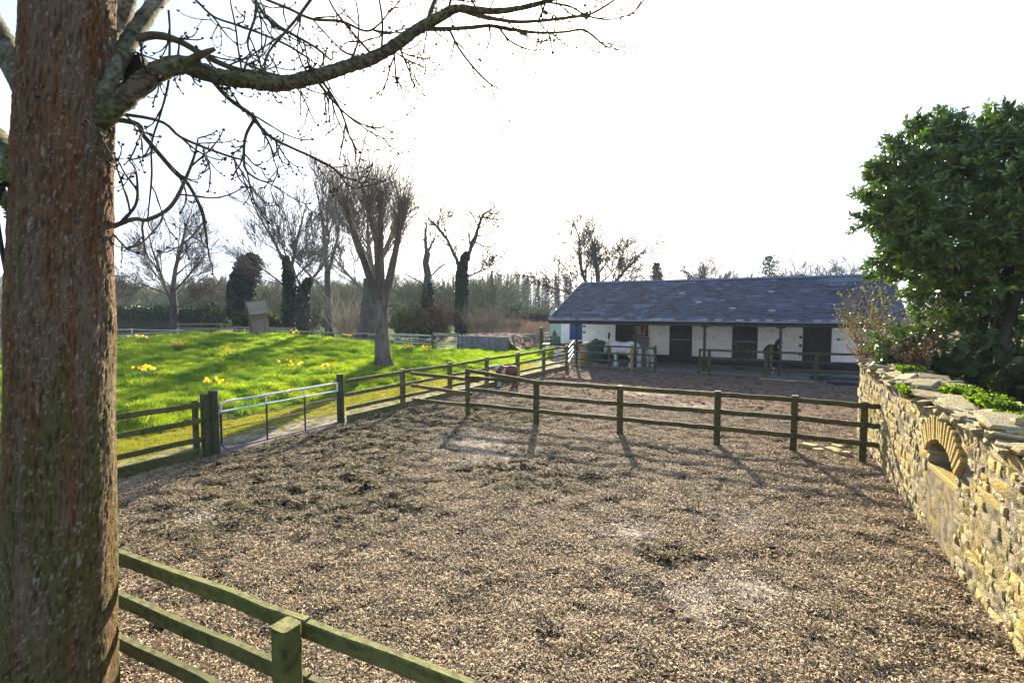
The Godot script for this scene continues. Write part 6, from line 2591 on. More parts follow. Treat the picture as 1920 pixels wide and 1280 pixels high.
func build_trees() -> void:
	var brown := Color(0.085, 0.072, 0.06)
	var ivy_leaf := leaf_tuft(9, 0.16, 0.15, 1.0, true)
	var dark := Color(0.016, 0.036, 0.014)
	# pollarded tree on the mound
	var at := ground_at(-5.25, 20.6)
	rng.seed = 201
	var o := thing("pollard_tree", "pollarded tree with bushy upright shoots on the grass bank", "tree", at)
	var mb := MB.new()
	var tp := [at + Vector3(0.05, -0.2, 0), at + Vector3(0.02, 0.4, 0), at + Vector3(0, 1.4, 0), at + Vector3(-0.02, 2.6, 0), at + Vector3(-0.05, 3.4, 0)]
	rough_bark(mb, PackedVector3Array(tp), PackedFloat32Array([0.46, 0.31, 0.27, 0.25, 0.1]), 16, Color(0.19, 0.165, 0.135))
	part("trunk", mb, M.bark, o)
	var stems := [[Vector3(-0.06, 2.3, 0), Vector3(-0.75, 4.6, 0.1), Vector3(-1.2, 5.9, 0.1), Vector3(-1.45, 6.7, 0.0)], [Vector3(0.0, 2.2, 0.03), Vector3(0.05, 4.6, 0.2), Vector3(0.1, 5.8, 0.3), Vector3(0.12, 6.9, 0.3)], [Vector3(0.0, 2.4, -0.05), Vector3(-0.25, 5.0, -0.4), Vector3(-0.55, 6.2, -0.5), Vector3(-0.6, 6.9, -0.5)], [Vector3(0.05, 2.3, -0.03), Vector3(0.55, 4.6, -0.2), Vector3(0.75, 5.6, -0.2), Vector3(0.9, 6.6, -0.2)]]
	var sh := MB.new()
	for s in stems:
		mb = MB.new()
		var pp := PackedVector3Array()
		for p in s:
			pp.push_back(at + p)
		rough_bark(mb, pp, PackedFloat32Array([0.2, 0.12, 0.10, 0.12]), 10, Color(0.15, 0.13, 0.10))
		part("stem", mb, M.bark, o)
		for k in 340:
			var t := pow(rng.randf(), 0.55) * 3.0
			var i := mini(int(t), 2)
			var p := pp[i].lerp(pp[i + 1], t - i)
			var out := Vector3(rr(-1, 1), 0, rr(-1, 1)).normalized()
			var low := t < 1.2
			var ln := rr(0.4, 1.3) if low else rr(0.9, 2.6)
			var d := (out * rr(0.25, 0.9) + Vector3.UP * rr(0.5, 1.4)).normalized()
			if low:
				d = (out + Vector3.UP * rr(-0.3, 0.7)).normalized()
			var q := [p + out * 0.12]
			for j in 3:
				d = (d + Vector3(rr(-0.1, 0.1), 0.22, rr(-0.1, 0.1))).normalized()
				q.append(q[j] + d * ln / 3.0)
			sh.col = Color(0.17, 0.145, 0.115) * rr(0.6, 1.3)
			var r := rr(0.004, 0.009)
			sh.tube(PackedVector3Array(q), PackedFloat32Array([r, r * 0.85, r * 0.6, 0.003]), 3)
			if rng.randf() < 0.6:
				var e: Vector3 = q[2]
				sh.tube(PackedVector3Array([e, e + (d + out * rr(-0.7, 0.7)).normalized() * ln * 0.3]), PackedFloat32Array([r * 0.5, 0.003]), 3)
	part("shoots", sh, M.bark_far, o)
	# big old trunk behind it
	bare_tree("old_tree", "thick old grey trunk with a twiggy crown behind the pollard", ground_at(-10.9, 38.0), {"seed": 211, "trunk": 5.0, "r": 0.66, "lean": Vector3(0.10, 0, 0), "color": Color(0.13, 0.12, 0.10), "levels": 4, "kids": [5, 4, 4, 3], "seg": 0.7, "wobble": 0.13, "up": 0.06, "spread": 0.55, "ratio": 0.62, "from": 0.3, "stems": [[Vector3(-0.3, 1, 0.1), 4.2, 0.45, 0.97], [Vector3(0.45, 1, 0), 4.0, 0.45, 0.97], [Vector3(0.0, 1, -0.4), 4.4, 0.4, 0.95], [Vector3(-0.7, 0.7, 0), 3.2, 0.25, 0.75]]})
	# bare tree at the left
	bare_tree("beech_tree", "tall round-crowned bare tree behind the ivy wall at far left", ground_at(-36.3, 55.0), {"seed": 221, "trunk": 4.6, "r": 0.42, "color": brown, "levels": 4, "kids": [7, 5, 4, 3], "seg": 0.9, "wobble": 0.09, "up": 0.035, "spread": 0.62, "ratio": 0.56, "from": 0.2, "stems": [[Vector3(0.05, 1, 0), 5.6, 0.7, 0.98], [Vector3(-0.45, 1, 0.1), 5.6, 0.5, 0.6], [Vector3(0.6, 0.8, -0.1), 4.0, 0.35, 0.9], [Vector3(-0.8, 0.45, 0.1), 3.8, 0.3, 0.8], [Vector3(0.9, 0.3, 0.1), 3.2, 0.25, 0.55]]})
	# ivy-clad leaning tree
	at = ground_at(-26.2, 50.0)
	o = thing("ivy_tree", "dark ivy-smothered leaning tree left of the ivy-trunked pair", "tree", at)
	mb = MB.new()
	rough_bark(mb, PackedVector3Array([at - Vector3(0, 0.2, 0), at + Vector3(0.2, 3, 0), at + Vector3(0.7, 6.4, 0)]), PackedFloat32Array([0.35, 0.28, 0.18]), 10, brown)
	part("trunk", mb, M.bark, o)
	ivy_on(o, [at + Vector3(-0.1, 0.8, 0), at + Vector3(-0.35, 2.2, 0), at + Vector3(-0.3, 4.2, 0), at + Vector3(0.25, 5.8, 0), at + Vector3(0.85, 7.2, 0), at + Vector3(0.9, 7.6, 0)], [0.5, 1.0, 1.35, 1.3, 1.0, 0.3], 5200, 231, dark, ivy_leaf)
	# pair of ivy-trunked trees
	at = ground_at(-21.0, 48.5)
	o = bare_tree("ivied_tree", "tall bare-topped tree with thick dark ivy up its trunk", at, {"seed": 241, "trunk": 6.0, "r": 0.34, "color": brown, "levels": 4, "kids": [6, 5, 4, 3], "seg": 0.8, "wobble": 0.1, "up": 0.05, "spread": 0.5, "ratio": 0.58, "from": 0.15, "stems": [[Vector3(-0.25, 1, 0), 4.8, 0.6, 0.98], [Vector3(0.25, 1, 0.1), 4.6, 0.6, 0.98], [Vector3(-0.7, 0.6, 0.1), 3.6, 0.35, 0.75], [Vector3(0.7, 0.75, -0.1), 3.4, 0.35, 0.85]]})
	ivy_on(o, [at, at + Vector3(0, 2.5, 0), at + Vector3(0, 5.0, 0), at + Vector3(-0.1, 6.6, 0), at + Vector3(-0.3, 7.6, 0)], [0.75, 0.72, 0.6, 0.42, 0.2], 2800, 242, dark, ivy_leaf)
	at = ground_at(-19.4, 47.5)
	o = bare_tree("ivied_tree", "shorter forked tree clad in ivy beside the tall ivied trunk", at, {"seed": 251, "trunk": 4.4, "r": 0.26, "color": brown, "levels": 3, "kids": [5, 4, 3], "seg": 0.8, "wobble": 0.12, "up": 0.03, "spread": 0.5, "ratio": 0.55, "from": 0.2, "stems": [[Vector3(0.9, 1, 0), 3.6, 0.6, 0.98], [Vector3(-0.4, 1, 0), 2.6, 0.5, 0.98]]})
	ivy_on(o, [at, at + Vector3(0, 2.5, 0), at + Vector3(0.1, 4.4, 0), at + Vector3(0.7, 5.4, 0)], [0.62, 0.6, 0.45, 0.2], 2000, 252, dark, ivy_leaf)
	# slim tree
	bare_tree("slim_tree", "slim straight bare tree between the ivied pair and the pollard", ground_at(-16.3, 45.5), {"seed": 261, "trunk": 6.2, "r": 0.36, "color": Color(0.13, 0.105, 0.085), "levels": 4, "kids": [5, 5, 4, 3], "seg": 0.8, "wobble": 0.08, "up": 0.07, "spread": 0.42, "ratio": 0.58, "from": 0.15, "stems": [[Vector3(-0.12, 1, 0), 5.2, 0.6, 0.98], [Vector3(0.4, 1, 0), 4.4, 0.5, 0.95], [Vector3(-0.8, 0.8, 0), 3.8, 0.35, 0.7]]})
	# gnarled ivied tree behind the bunker
	at = ground_at(-4.65, 47.0)
	o = bare_tree("gnarled_tree", "gnarled forked tree with ivied trunk behind the concrete bunker", at, {"seed": 277, "trunk": 6.3, "r": 0.42, "color": Color(0.05, 0.045, 0.04), "levels": 4, "kids": [8, 5, 4, 2], "seg": 0.6, "wobble": 0.26, "up": 0.03, "spread": 0.8, "ratio": 0.44, "from": 0.25, "thin": 0.55, "minr": 0.02, "stems": [[Vector3(0.3, 1, 0), 7.6, 0.6, 0.98], [Vector3(-0.7, 0.8, 0.1), 5.4, 0.5, 0.98], [Vector3(0.7, 0.5, -0.2), 3.4, 0.25, 0.85]]})
	ivy_on(o, [at, at + Vector3(0, 2.5, 0), at + Vector3(0.05, 5.0, 0), at + Vector3(0.1, 6.6, 0), at + Vector3(0.5, 7.8, 0)], [0.62, 0.6, 0.55, 0.45, 0.2], 3200, 278, dark, ivy_leaf)
	# broken stump
	at = ground_at(-8.1, 49.0)
	o = bare_tree("broken_tree", "grey broken-topped tree left of the gnarled ivied one", at, {"seed": 281, "trunk": 8.0, "r": 0.42, "color": Color(0.12, 0.115, 0.10), "levels": 3, "kids": [4, 4, 3], "seg": 0.7, "wobble": 0.2, "up": 0.05, "spread": 0.7, "ratio": 0.5, "from": 0.2, "stems": [[Vector3(-0.15, 1, 0), 2.2, 0.6, 0.98], [Vector3(0.8, 0.7, 0), 2.4, 0.25, 0.7], [Vector3(-0.8, 0.6, 0), 2.6, 0.25, 0.6], [Vector3(0.2, 1, 0.1), 1.6, 0.4, 0.98]]})
	ivy_on(o, [at, at + Vector3(0, 3.0, 0), at + Vector3(0.1, 5.0, 0)], [0.6, 0.62, 0.35], 1200, 282, dark, ivy_leaf)
	# broad tree behind the stable roof
	at = ground_at(9.9, 60.0)
	o = bare_tree("oak_tree", "broad bare oak rising behind the left half of the stable roof", at, {"seed": 291, "minr": 0.02, "long": 1.12, "trunk": 3.6, "r": 0.6, "color": brown, "levels": 4, "kids": [7, 6, 5, 4], "seg": 0.8, "wobble": 0.17, "up": 0.03, "spread": 0.7, "ratio": 0.52, "from": 0.15, "stems": [[Vector3(-0.75, 1, 0), 5.6, 0.5, 0.98], [Vector3(0.1, 1, 0), 5.4, 0.6, 0.98], [Vector3(0.95, 0.8, 0), 5.4, 0.45, 0.98], [Vector3(-1, 0.45, 0.2), 5.0, 0.35, 0.9], [Vector3(1.0, 0.4, -0.3), 4.8, 0.35, 0.85]]})
	# smaller trees beyond the roof
	bare_tree("round_tree", "small fan-shaped bare tree beyond the middle of the stable roof", ground_at(28.1, 75.0), {"seed": 301, "minr": 0.022, "trunk": 3.4, "r": 0.35, "color": brown, "levels": 4, "kids": [6, 5, 4, 3], "seg": 0.7, "wobble": 0.12, "up": 0.03, "spread": 0.55, "ratio": 0.56, "from": 0.2, "stems": [[Vector3(-0.5, 1, 0), 3.6, 0.5, 0.98], [Vector3(0.1, 1, 0), 3.8, 0.6, 0.98], [Vector3(0.7, 1, 0), 3.4, 0.5, 0.98]]})
	bare_tree("thin_tree", "faint thin-twigged bare tree left of the cedar over the roof", ground_at(36.5, 82.0), {"seed": 311, "minr": 0.018, "trunk": 3.0, "r": 0.25, "color": Color(0.12, 0.11, 0.09), "levels": 4, "kids": [6, 5, 4, 3], "seg": 0.7, "wobble": 0.1, "up": 0.06, "spread": 0.45, "ratio": 0.55, "from": 0.2, "stems": [[Vector3(-0.3, 1, 0), 3.0, 0.5, 0.98], [Vector3(0.3, 1, 0), 3.2, 0.6, 0.98], [Vector3(-0.8, 1, 0), 2.8, 0.5, 0.9]]})
	conifer("cedar_tree", "dark layered cedar over the right part of the stable roof", ground_at(41.0, 82.0), 11.6, 4.6, 321, Color(0.03, 0.045, 0.025), 0.5)
	conifer("fir_tree", "small dark evergreen at the right foot of the oak", ground_at(17.4, 62.0), 8.6, 1.7, 322, Color(0.035, 0.05, 0.025))
	# clump of round-topped trees further right
	for k in 4:
		bare_tree("copse_tree", ["left end tree of the low rounded copse beyond the roof", "second tree of the low rounded copse beyond the roof", "third tree of the low rounded copse beyond the roof", "right end tree of the low rounded copse beyond the roof"][k], ground_at(51.0 + k * 4.3, 92.0 + (k % 2) * 3.0), {"seed": 331 + k, "long": 1.45, "minr": 0.02, "trunk": 3.2, "r": 0.35, "color": Color(0.07, 0.075, 0.05), "levels": 4, "kids": [5, 5, 4, 3], "seg": 0.7, "wobble": 0.12, "up": 0.02, "spread": 0.7, "ratio": 0.5, "from": 0.1, "stems": [[Vector3(-0.7, 1, 0), 3.4, 0.5, 0.98], [Vector3(0.1, 1, 0), 3.8, 0.6, 0.98], [Vector3(0.8, 1, 0), 3.4, 0.5, 0.98], [Vector3(0, 1, 0.7), 3.2, 0.5, 0.98]]}, "copse trees beyond the stable")
	build_woodland()

func conifer(called: String, label: String, at: Vector3, h: float, w: float, sd: int, tone: Color, pw := 0.8) -> void:
	rng.seed = sd
	var o := thing(called, label, "tree", at)
	var mb := MB.new()
	mb.col = Color(0.06, 0.045, 0.035)
	mb.tube(PackedVector3Array([at, at + Vector3(0, h * 0.5, 0), at + Vector3(0, h * 0.97, 0)]), PackedFloat32Array([0.3, 0.18, 0.03]), 8)
	part("trunk", mb, M.bark, o)
	part("crown", conifer_crown(at, h, w, tone, 40, 40, pw), M.ivy, o)

func conifer_crown(at: Vector3, h: float, w: float, tone: Color, tiers: int, per: int, pw := 0.8) -> MB:
	var mb := MB.new()
	for t in tiers:
		var f := float(t) / tiers
		var y := h * lerpf(0.12, 0.98, f)
		var reach := w * pow(1.0 - f, pw) * rr(0.7, 1.1) + 0.15
		for b in 7:
			var g := rr(0, TAU)
			var d := Vector3(cos(g), rr(-0.25, 0.12), sin(g))
			var l := reach * rr(0.6, 1.1)
			for k in per / 3:
				var s := rr(0.15, 1.0)
				var p := at + Vector3(0, y, 0) + d * l * s + Vector3(rr(-1, 1), rr(-0.4, 0.4), rr(-1, 1)) * 0.25
				var e := Vector3(rr(-1, 1), rr(-0.8, 0.5), rr(-1, 1)).normalized() * rr(0.18, 0.4)
				var sd := e.cross(Vector3(rr(-1, 1), rr(-1, 1), rr(-1, 1))).normalized() * rr(0.05, 0.12)
				mb.col = tone * rr(0.6, 1.5)
				mb.tri(p - sd, p + sd, p + e)
	return mb

# the far wood: bare trees, then spruces, each drawn many times
func build_woodland() -> void:
	var protos := []
	for k in 3:
		rng.seed = 400 + k
		var mb := MB.new()
		var S := {"levels": 3, "kids": [7, 6, 4], "seg": 1.0, "wobble": 0.11, "up": 0.05, "spread": 0.6, "ratio": 0.5, "from": 0.15, "thin": 0.7, "color": Color(1, 1, 1)}
		mb.col = Color(1, 1, 1)
		grow(mb, Vector3(0, -0.3, 0), Vector3(rr(-0.1, 0.1), 1, 0).normalized(), 6.0, 0.28, 0, S)
		for j in 3:
			grow(mb, Vector3(0, 2.5 + j, 0), Vector3(rr(-1, 1), rr(0.7, 1.2), rr(-1, 1)).normalized(), rr(4.0, 5.5), 0.16, 0, S)
		protos.append(mb.mesh())
	for k in 3:
		rng.seed = 410 + k
		var xs := []
		var cs := PackedColorArray()
		for j in 190:
			var d := 82.0 + 75.0 * pow(rng.randf(), 0.8)
			var x := rr(-1.25, 0.02) * d
			if j % 6 == 0:
				x = rr(0.02, 1.2) * d
				d += 40.0
			var p := ground_at(x, d)
			var s := rr(0.5, 0.85)
			if x > 0.0:
				s *= 0.6
			xs.append(Transform3D(Basis(Vector3.UP, rr(0, TAU)).scaled(Vector3(s * 1.15, s, s * 1.15)), p))
			cs.push_back(Color(0.14, 0.125, 0.07).lerp(Color(0.10, 0.13, 0.055), rng.randf()) * rr(0.7, 1.3))
		var o := scatter("bare_woodland", protos[k], M.bark_far, xs, cs)
		o.set_meta("kind", "stuff")
		tag(o, "distant brown bare woodland behind the paddocks", "woodland")
	# undergrowth filling the wood's foot
	rng.seed = 420
	var tuft := leaf_tuft(40, 0.5, 0.16, 2.2, true)
	var ux := []
	var uc := PackedColorArray()
	for j in 5200:
		var d := 62.0 + 80.0 * pow(rng.randf(), 1.2)
		var x := rr(-1.3, 0.15) * d
		var p := ground_at(x, d)
		var s := rr(0.7, 1.9)
		p.y += rr(0.0, 2.6) * sstep(62.0, 85.0, d)
		ux.append(Transform3D(Basis(Vector3.UP, rr(0, TAU)).scaled(Vector3(s, s, s)), p))
		var c := Color(0.12, 0.12, 0.055).lerp(Color(0.055, 0.095, 0.03), rng.randf())
		uc.push_back(c * rr(0.6, 1.4))
	var u := scatter("undergrowth", tuft, M.scrub, ux, uc)
	u.set_meta("kind", "stuff")
	tag(u, "tangled brown and olive undergrowth at the foot of the wood", "undergrowth")
	# spruces
	rng.seed = 430
	var con := conifer_crown(Vector3.ZERO, 14.0, 2.6, Color(1, 1, 1), 30, 18)
	con.col = Color(0.8, 0.7, 0.6)
	con.tube(PackedVector3Array([Vector3.ZERO, Vector3(0, 13.5, 0)]), PackedFloat32Array([0.22, 0.03]), 6)
	var cm := con.mesh()
	var xs := []
	var cs := PackedColorArray()
	for j in 130:
		var d := rr(165.0, 215.0)
		var x := rr(-0.6, 0.125) * d
		if j % 3 != 0:
			x = rr(-0.085, 0.115) * d
		var p := ground_at(x, d)
		var s := rr(0.72, 1.05) * (1.0 if x > -0.1 * d else 0.85)
		xs.append(Transform3D(Basis(Vector3.UP, rr(0, TAU)).scaled(Vector3(s, s, s)), p))
		cs.push_back(Color(0.03, 0.045, 0.03) * rr(0.7, 1.3))
	var o := scatter("spruce_wood", cm, M.scrub, xs, cs)
	o.set_meta("kind", "stuff")
	tag(o, "far dark spruce plantation on the skyline left of the stable", "woodland")

# ---------------------------------------------------------------- the evergreen behind the wall
func build_evergreen() -> void:
	rng.seed = 501
	var at := Vector3(8.75, 1.45, -9.6)
	var o := thing("evergreen_tree", "large dense evergreen tree behind the stone wall at right", "tree", at)
	# lobes of the crown: centre and radius
	var lobes := [[Vector3(6.95, 5.3, -9.6), 0.34], [Vector3(6.75, 4.75, -9.3), 0.34], [Vector3(6.62, 4.35, -9.1), 0.3], [Vector3(6.8, 4.0, -9.1), 0.26], [Vector3(7.2, 5.75, -9.7), 0.3], [Vector3(7.45, 5.3, -9.6), 0.45], [Vector3(8.05, 6.0, -9.8), 0.36], [Vector3(7.85, 6.3, -9.9), 0.2], [Vector3(8.65, 5.95, -9.7), 0.42], [Vector3(8.95, 6.3, -9.6), 0.3], [Vector3(9.5, 6.1, -9.4), 0.45], [Vector3(7.2, 4.75, -9.3), 0.45], [Vector3(7.35, 4.2, -9.1), 0.45], [Vector3(7.9, 5.2, -9.4), 0.6], [Vector3(8.4, 5.5, -9.4), 0.6], [Vector3(8.9, 5.5, -9.2), 0.7], [Vector3(9.5, 5.5, -9.0), 0.7], [Vector3(7.9, 4.45, -9.1), 0.6], [Vector3(8.5, 4.7, -9.0), 0.7], [Vector3(9.2, 4.6, -8.8), 0.8], [Vector3(6.95, 3.72, -9.3), 0.2], [Vector3(7.75, 3.65, -9.5), 0.4], [Vector3(8.0, 3.2, -9.6), 0.45], [Vector3(8.3, 3.75, -9.2), 0.6], [Vector3(8.9, 3.8, -9.0), 0.7], [Vector3(8.1, 2.65, -9.9), 0.45], [Vector3(8.7, 2.8, -9.8), 0.6], [Vector3(9.3, 3.1, -9.3), 0.7], [Vector3(9.8, 4.0, -9.0), 0.9], [Vector3(8.9, 5.0, -10.6), 0.9], [Vector3(8.2, 4.2, -10.6), 0.8], [Vector3(9.6, 3.6, -10.6), 1.0], [Vector3(10.2, 5.0, -9.4), 1.0], [Vector3(10.2, 3.6, -9.6), 1.2], [Vector3(9.2, 2.4, -9.0), 0.5], [Vector3(8.5, 2.2, -9.3), 0.35]]
	var mb := MB.new()
	var tone := Color(0.085, 0.07, 0.05)
	var stems := [[Vector3(8.55, 1.4, -9.5), Vector3(8.6, 2.1, -9.5), Vector3(8.8, 3.0, -9.5), Vector3(8.6, 4.2, -9.6), Vector3(8.3, 5.4, -9.7)], [Vector3(8.75, 1.4, -9.6), Vector3(9.1, 2.6, -9.6), Vector3(9.3, 4.0, -9.6), Vector3(9.3, 6.2, -9.6)], [Vector3(8.3, 1.4, -8.7), Vector3(8.35, 2.0, -8.75), Vector3(8.55, 2.5, -8.9), Vector3(9.1, 3.4, -9.2)]]
	for s in stems:
		mb = MB.new()
		var rad := PackedFloat32Array()
		for k in s.size():
			rad.push_back(lerpf(0.13, 0.04, k / 4.0))
		rough_bark(mb, PackedVector3Array(s), rad, 10, tone)
		part("trunk", mb, M.bark, o)
	mb = MB.new()
	for l in lobes:
		l[0] += Vector3(0.12, -0.05, 0)
		var c: Vector3 = l[0]
		var root: Vector3 = stems[rng.randi() % 2][2]
		root = root.lerp(stems[rng.randi() % 2][3], rng.randf())
		var m := root.lerp(c, 0.5) + Vector3(rr(-0.2, 0.2), rr(-0.2, 0.1), rr(-0.2, 0.2))
		mb.col = tone * rr(0.8, 1.2)
		mb.tube(PackedVector3Array([root, m, c, c + (c - m) * 0.4]), PackedFloat32Array([0.05, 0.035, 0.018, 0.006]), 5)
		for k in 10:
			var d: Vector3 = Vector3(rr(-1, 1), rr(-0.6, 1), rr(-1, 1)).normalized() * l[1]
			mb.tube(PackedVector3Array([c - d * 0.2, c + d * 0.4, c + d]), PackedFloat32Array([0.014, 0.01, 0.004]), 3)
	part("branches", mb, M.bark_far, o)
	# leaves: tufts on the shells of the lobes, tips turned outwards and up
	var tufts := [leaf_tuft(12, 0.105, 0.032, 0.75), leaf_tuft(11, 0.12, 0.036, 0.95)]
	for v in 2:
		var xs := []
		var cs := PackedColorArray()
		for l in lobes:
			var c: Vector3 = l[0]
			var r: float = l[1]
			var n := int(72.0 * r * r + 40.0 * r)
			# sprays that stick out of the lobe
			for k in 11:
				var sp := Vector3(rr(-1, 1), rr(-0.4, 1.2), rr(-1, 1)).normalized()
				for j in 9:
					var f := 0.8 + 0.75 * j / 9.0
					var b0 := Basis(Quaternion(Vector3.UP, (sp + Vector3(rr(-0.4, 0.4), rr(0.0, 0.6), rr(-0.4, 0.4))).normalized())) * Basis(Vector3.UP, rr(0, TAU))
					xs.append(Transform3D(b0, c + sp * (r * 0.8 + 0.4 * j / 9.0) + Vector3(rr(-1, 1), rr(-1, 1), rr(-1, 1)) * 0.05))
					cs.push_back(Color(0.09, 0.14, 0.04) * rr(0.6, 1.4))
			for k in n:
				var d := Vector3(rr(-1, 1), rr(-1, 1), rr(-1, 1))
				if d.length() > 1.0 or d.length() < 0.1:
					continue
				d = d.normalized()
				var p := c + d * r * (0.55 + 0.55 * pow(rng.randf(), 0.7)) * (1.0 + 0.35 * nz_mid.get_noise_3d(d.x * 1.5 + c.x, d.y * 1.5, d.z * 1.5))
				var tip := (d + Vector3(rr(-0.5, 0.5), 0.45 + rr(-0.3, 0.5), rr(-0.5, 0.5))).normalized()
				var b := Basis(Quaternion(Vector3.UP, tip)) * Basis(Vector3.UP, rr(0, TAU))
				var s := rr(0.8, 1.35)
				xs.append(Transform3D(b.scaled_local(Vector3(s, s, s)), p))
				var g := rng.randf()
				cs.push_back(Color(0.07, 0.125, 0.04).lerp(Color(0.2, 0.25, 0.06), g) * rr(0.6, 1.4))
		leaves_of("foliage", tufts[v], M.leaf, xs, cs, o)
	# lighter glossy shrub at its left foot
	rng.seed = 511
	at = Vector3(8.05, 1.6, -10.2)
	o = thing("glossy_shrub", "light green glossy shrub at the left foot of the evergreen", "shrub", at)
	mb = MB.new()
	var xs := []
	var cs := PackedColorArray()
	for k in 26:
		var d := Vector3(rr(-1, 1), rr(0.6, 2.2), rr(-0.7, 0.7)).normalized() * rr(0.5, 1.05)
		mb.col = Color(0.11, 0.09, 0.06)
		mb.tube(PackedVector3Array([at, at + d * 0.5 + Vector3(0, 0.05, 0), at + d]), PackedFloat32Array([0.012, 0.009, 0.004]), 4)
		for j in 42:
			var p := at + d * rr(0.35, 1.05) + Vector3(rr(-1, 1), rr(-1, 1), rr(-1, 1)) * 0.15
			var b := Basis(Vector3(rr(-1, 1), rr(-1, 1), rr(-1, 1)).normalized(), rr(0, TAU))
			var s := rr(0.7, 1.2)
			xs.append(Transform3D(b.scaled_local(Vector3(s, s, s)), p))
			cs.push_back(Color(0.075, 0.115, 0.03) * rr(0.7, 1.5))
	part("stems", mb, M.bark_far, o)
	leaves_of("foliage", tufts[1], M.leaf, xs, cs, o)

# ---------------------------------------------------------------- shrubs, flowers, far fences
func twig_bush(called: String, label: String, at: Vector3, n: int, h: float, w: float, sd: int, c: Color, leaf := 0.0, lc := Color.BLACK, r0 := 0.012) -> Node3D:
	rng.seed = sd
	var o := thing(called, label, "shrub", at)
	var mb := MB.new()
	var lf := MB.new()
	for k in n:
		var d := Vector3(rr(-1, 1) * w, h * rr(0.6, 1.1), rr(-1, 1) * w)
		var pts := PackedVector3Array([at + Vector3(rr(-0.2, 0.2) * w, -0.05, rr(-0.2, 0.2) * w)])
		for j in 4:
			pts.push_back(pts[j] + d * 0.25 + Vector3(rr(-1, 1), rr(-0.5, 0.5), rr(-1, 1)) * 0.09 * h)
		mb.col = c * rr(0.6, 1.4)
		var r := r0 * rr(0.6, 1.3)
		mb.tube(pts, PackedFloat32Array([r, r * 0.9, r * 0.7, r * 0.5, r * 0.2]), 3)
		for j in 7:
			var i := 1 + rng.randi() % 3
			var p := pts[i].lerp(pts[i + 1], rng.randf())
			var e := (d.normalized() + Vector3(rr(-1, 1), rr(-0.3, 0.8), rr(-1, 1))).normalized() * h * rr(0.12, 0.35)
			mb.tube(PackedVector3Array([p, p + e * 0.5 + Vector3(rr(-1, 1), rr(-1, 1), rr(-1, 1)) * 0.03 * h, p + e]), PackedFloat32Array([r * 0.5, r * 0.4, r * 0.15]), 3)
			if leaf > 0.0:
				for q in 3:
					var u := p + e * rr(0.4, 1.0)
					var dd := Vector3(rr(-1, 1), rr(-0.5, 1), rr(-1, 1)).normalized() * leaf
					var s := dd.cross(Vector3(rr(-1, 1), rr(-1, 1), rr(-1, 1))).normalized() * leaf * 0.35
					lf.col = lc * rr(0.6, 1.5)
					lf.tri(u, u + dd * 0.5 + s, u + dd)
					lf.tri(u, u + dd, u + dd * 0.5 - s)
	part("stems", mb, M.bark_far, o)
	if leaf > 0.0:
		part("leaves", lf, M.scrub if at.z < -15.0 else M.leaf, o)
	return o

func leaf_bush(called: String, label: String, at: Vector3, size: Vector3, n: int, sd: int, c0: Color, c1: Color, mesh: ArrayMesh, category := "shrub") -> void:
	rng.seed = sd
	var o := thing(called, label, category, at)
	var mb := MB.new()
	mb.col = Color(0.06, 0.05, 0.035)
	for k in 9:
		var e := at + Vector3(rr(-0.8, 0.8) * size.x, size.y * rr(0.6, 1.6), rr(-0.8, 0.8) * size.z)
		mb.tube(PackedVector3Array([at + Vector3(rr(-0.6, 0.6) * size.x, -0.1, 0), at.lerp(e, 0.5), e]), PackedFloat32Array([0.05, 0.03, 0.01]), 4)
	part("stems", mb, M.bark_far, o)
	var xs := []
	var cs := PackedColorArray()
	for k in n:
		var d := Vector3(rr(-1, 1), rr(-1, 1), rr(-1, 1))
		if d.length() > 1.0:
			d = d.normalized()
		var lump := 0.75 + 0.6 * nz_mid.get_noise_3d(d.x * 1.3 + sd, d.y * 1.3, d.z * 1.3)
		d = d.normalized() * pow(d.length(), 0.5) * lump
		var p := at + Vector3(d.x * size.x, size.y * (0.9 + d.y), d.z * size.z)
		var b := Basis(Vector3(rr(-1, 1), rr(-1, 1), rr(-1, 1)).normalized(), rr(0, TAU))
		var s := rr(0.8, 1.4)
		xs.append(Transform3D(b.scaled_local(Vector3(s, s, s)), p))
		cs.push_back(c0.lerp(c1, rng.randf()) * rr(0.6, 1.4))
	leaves_of("foliage", mesh, M.scrub, xs, cs, o)

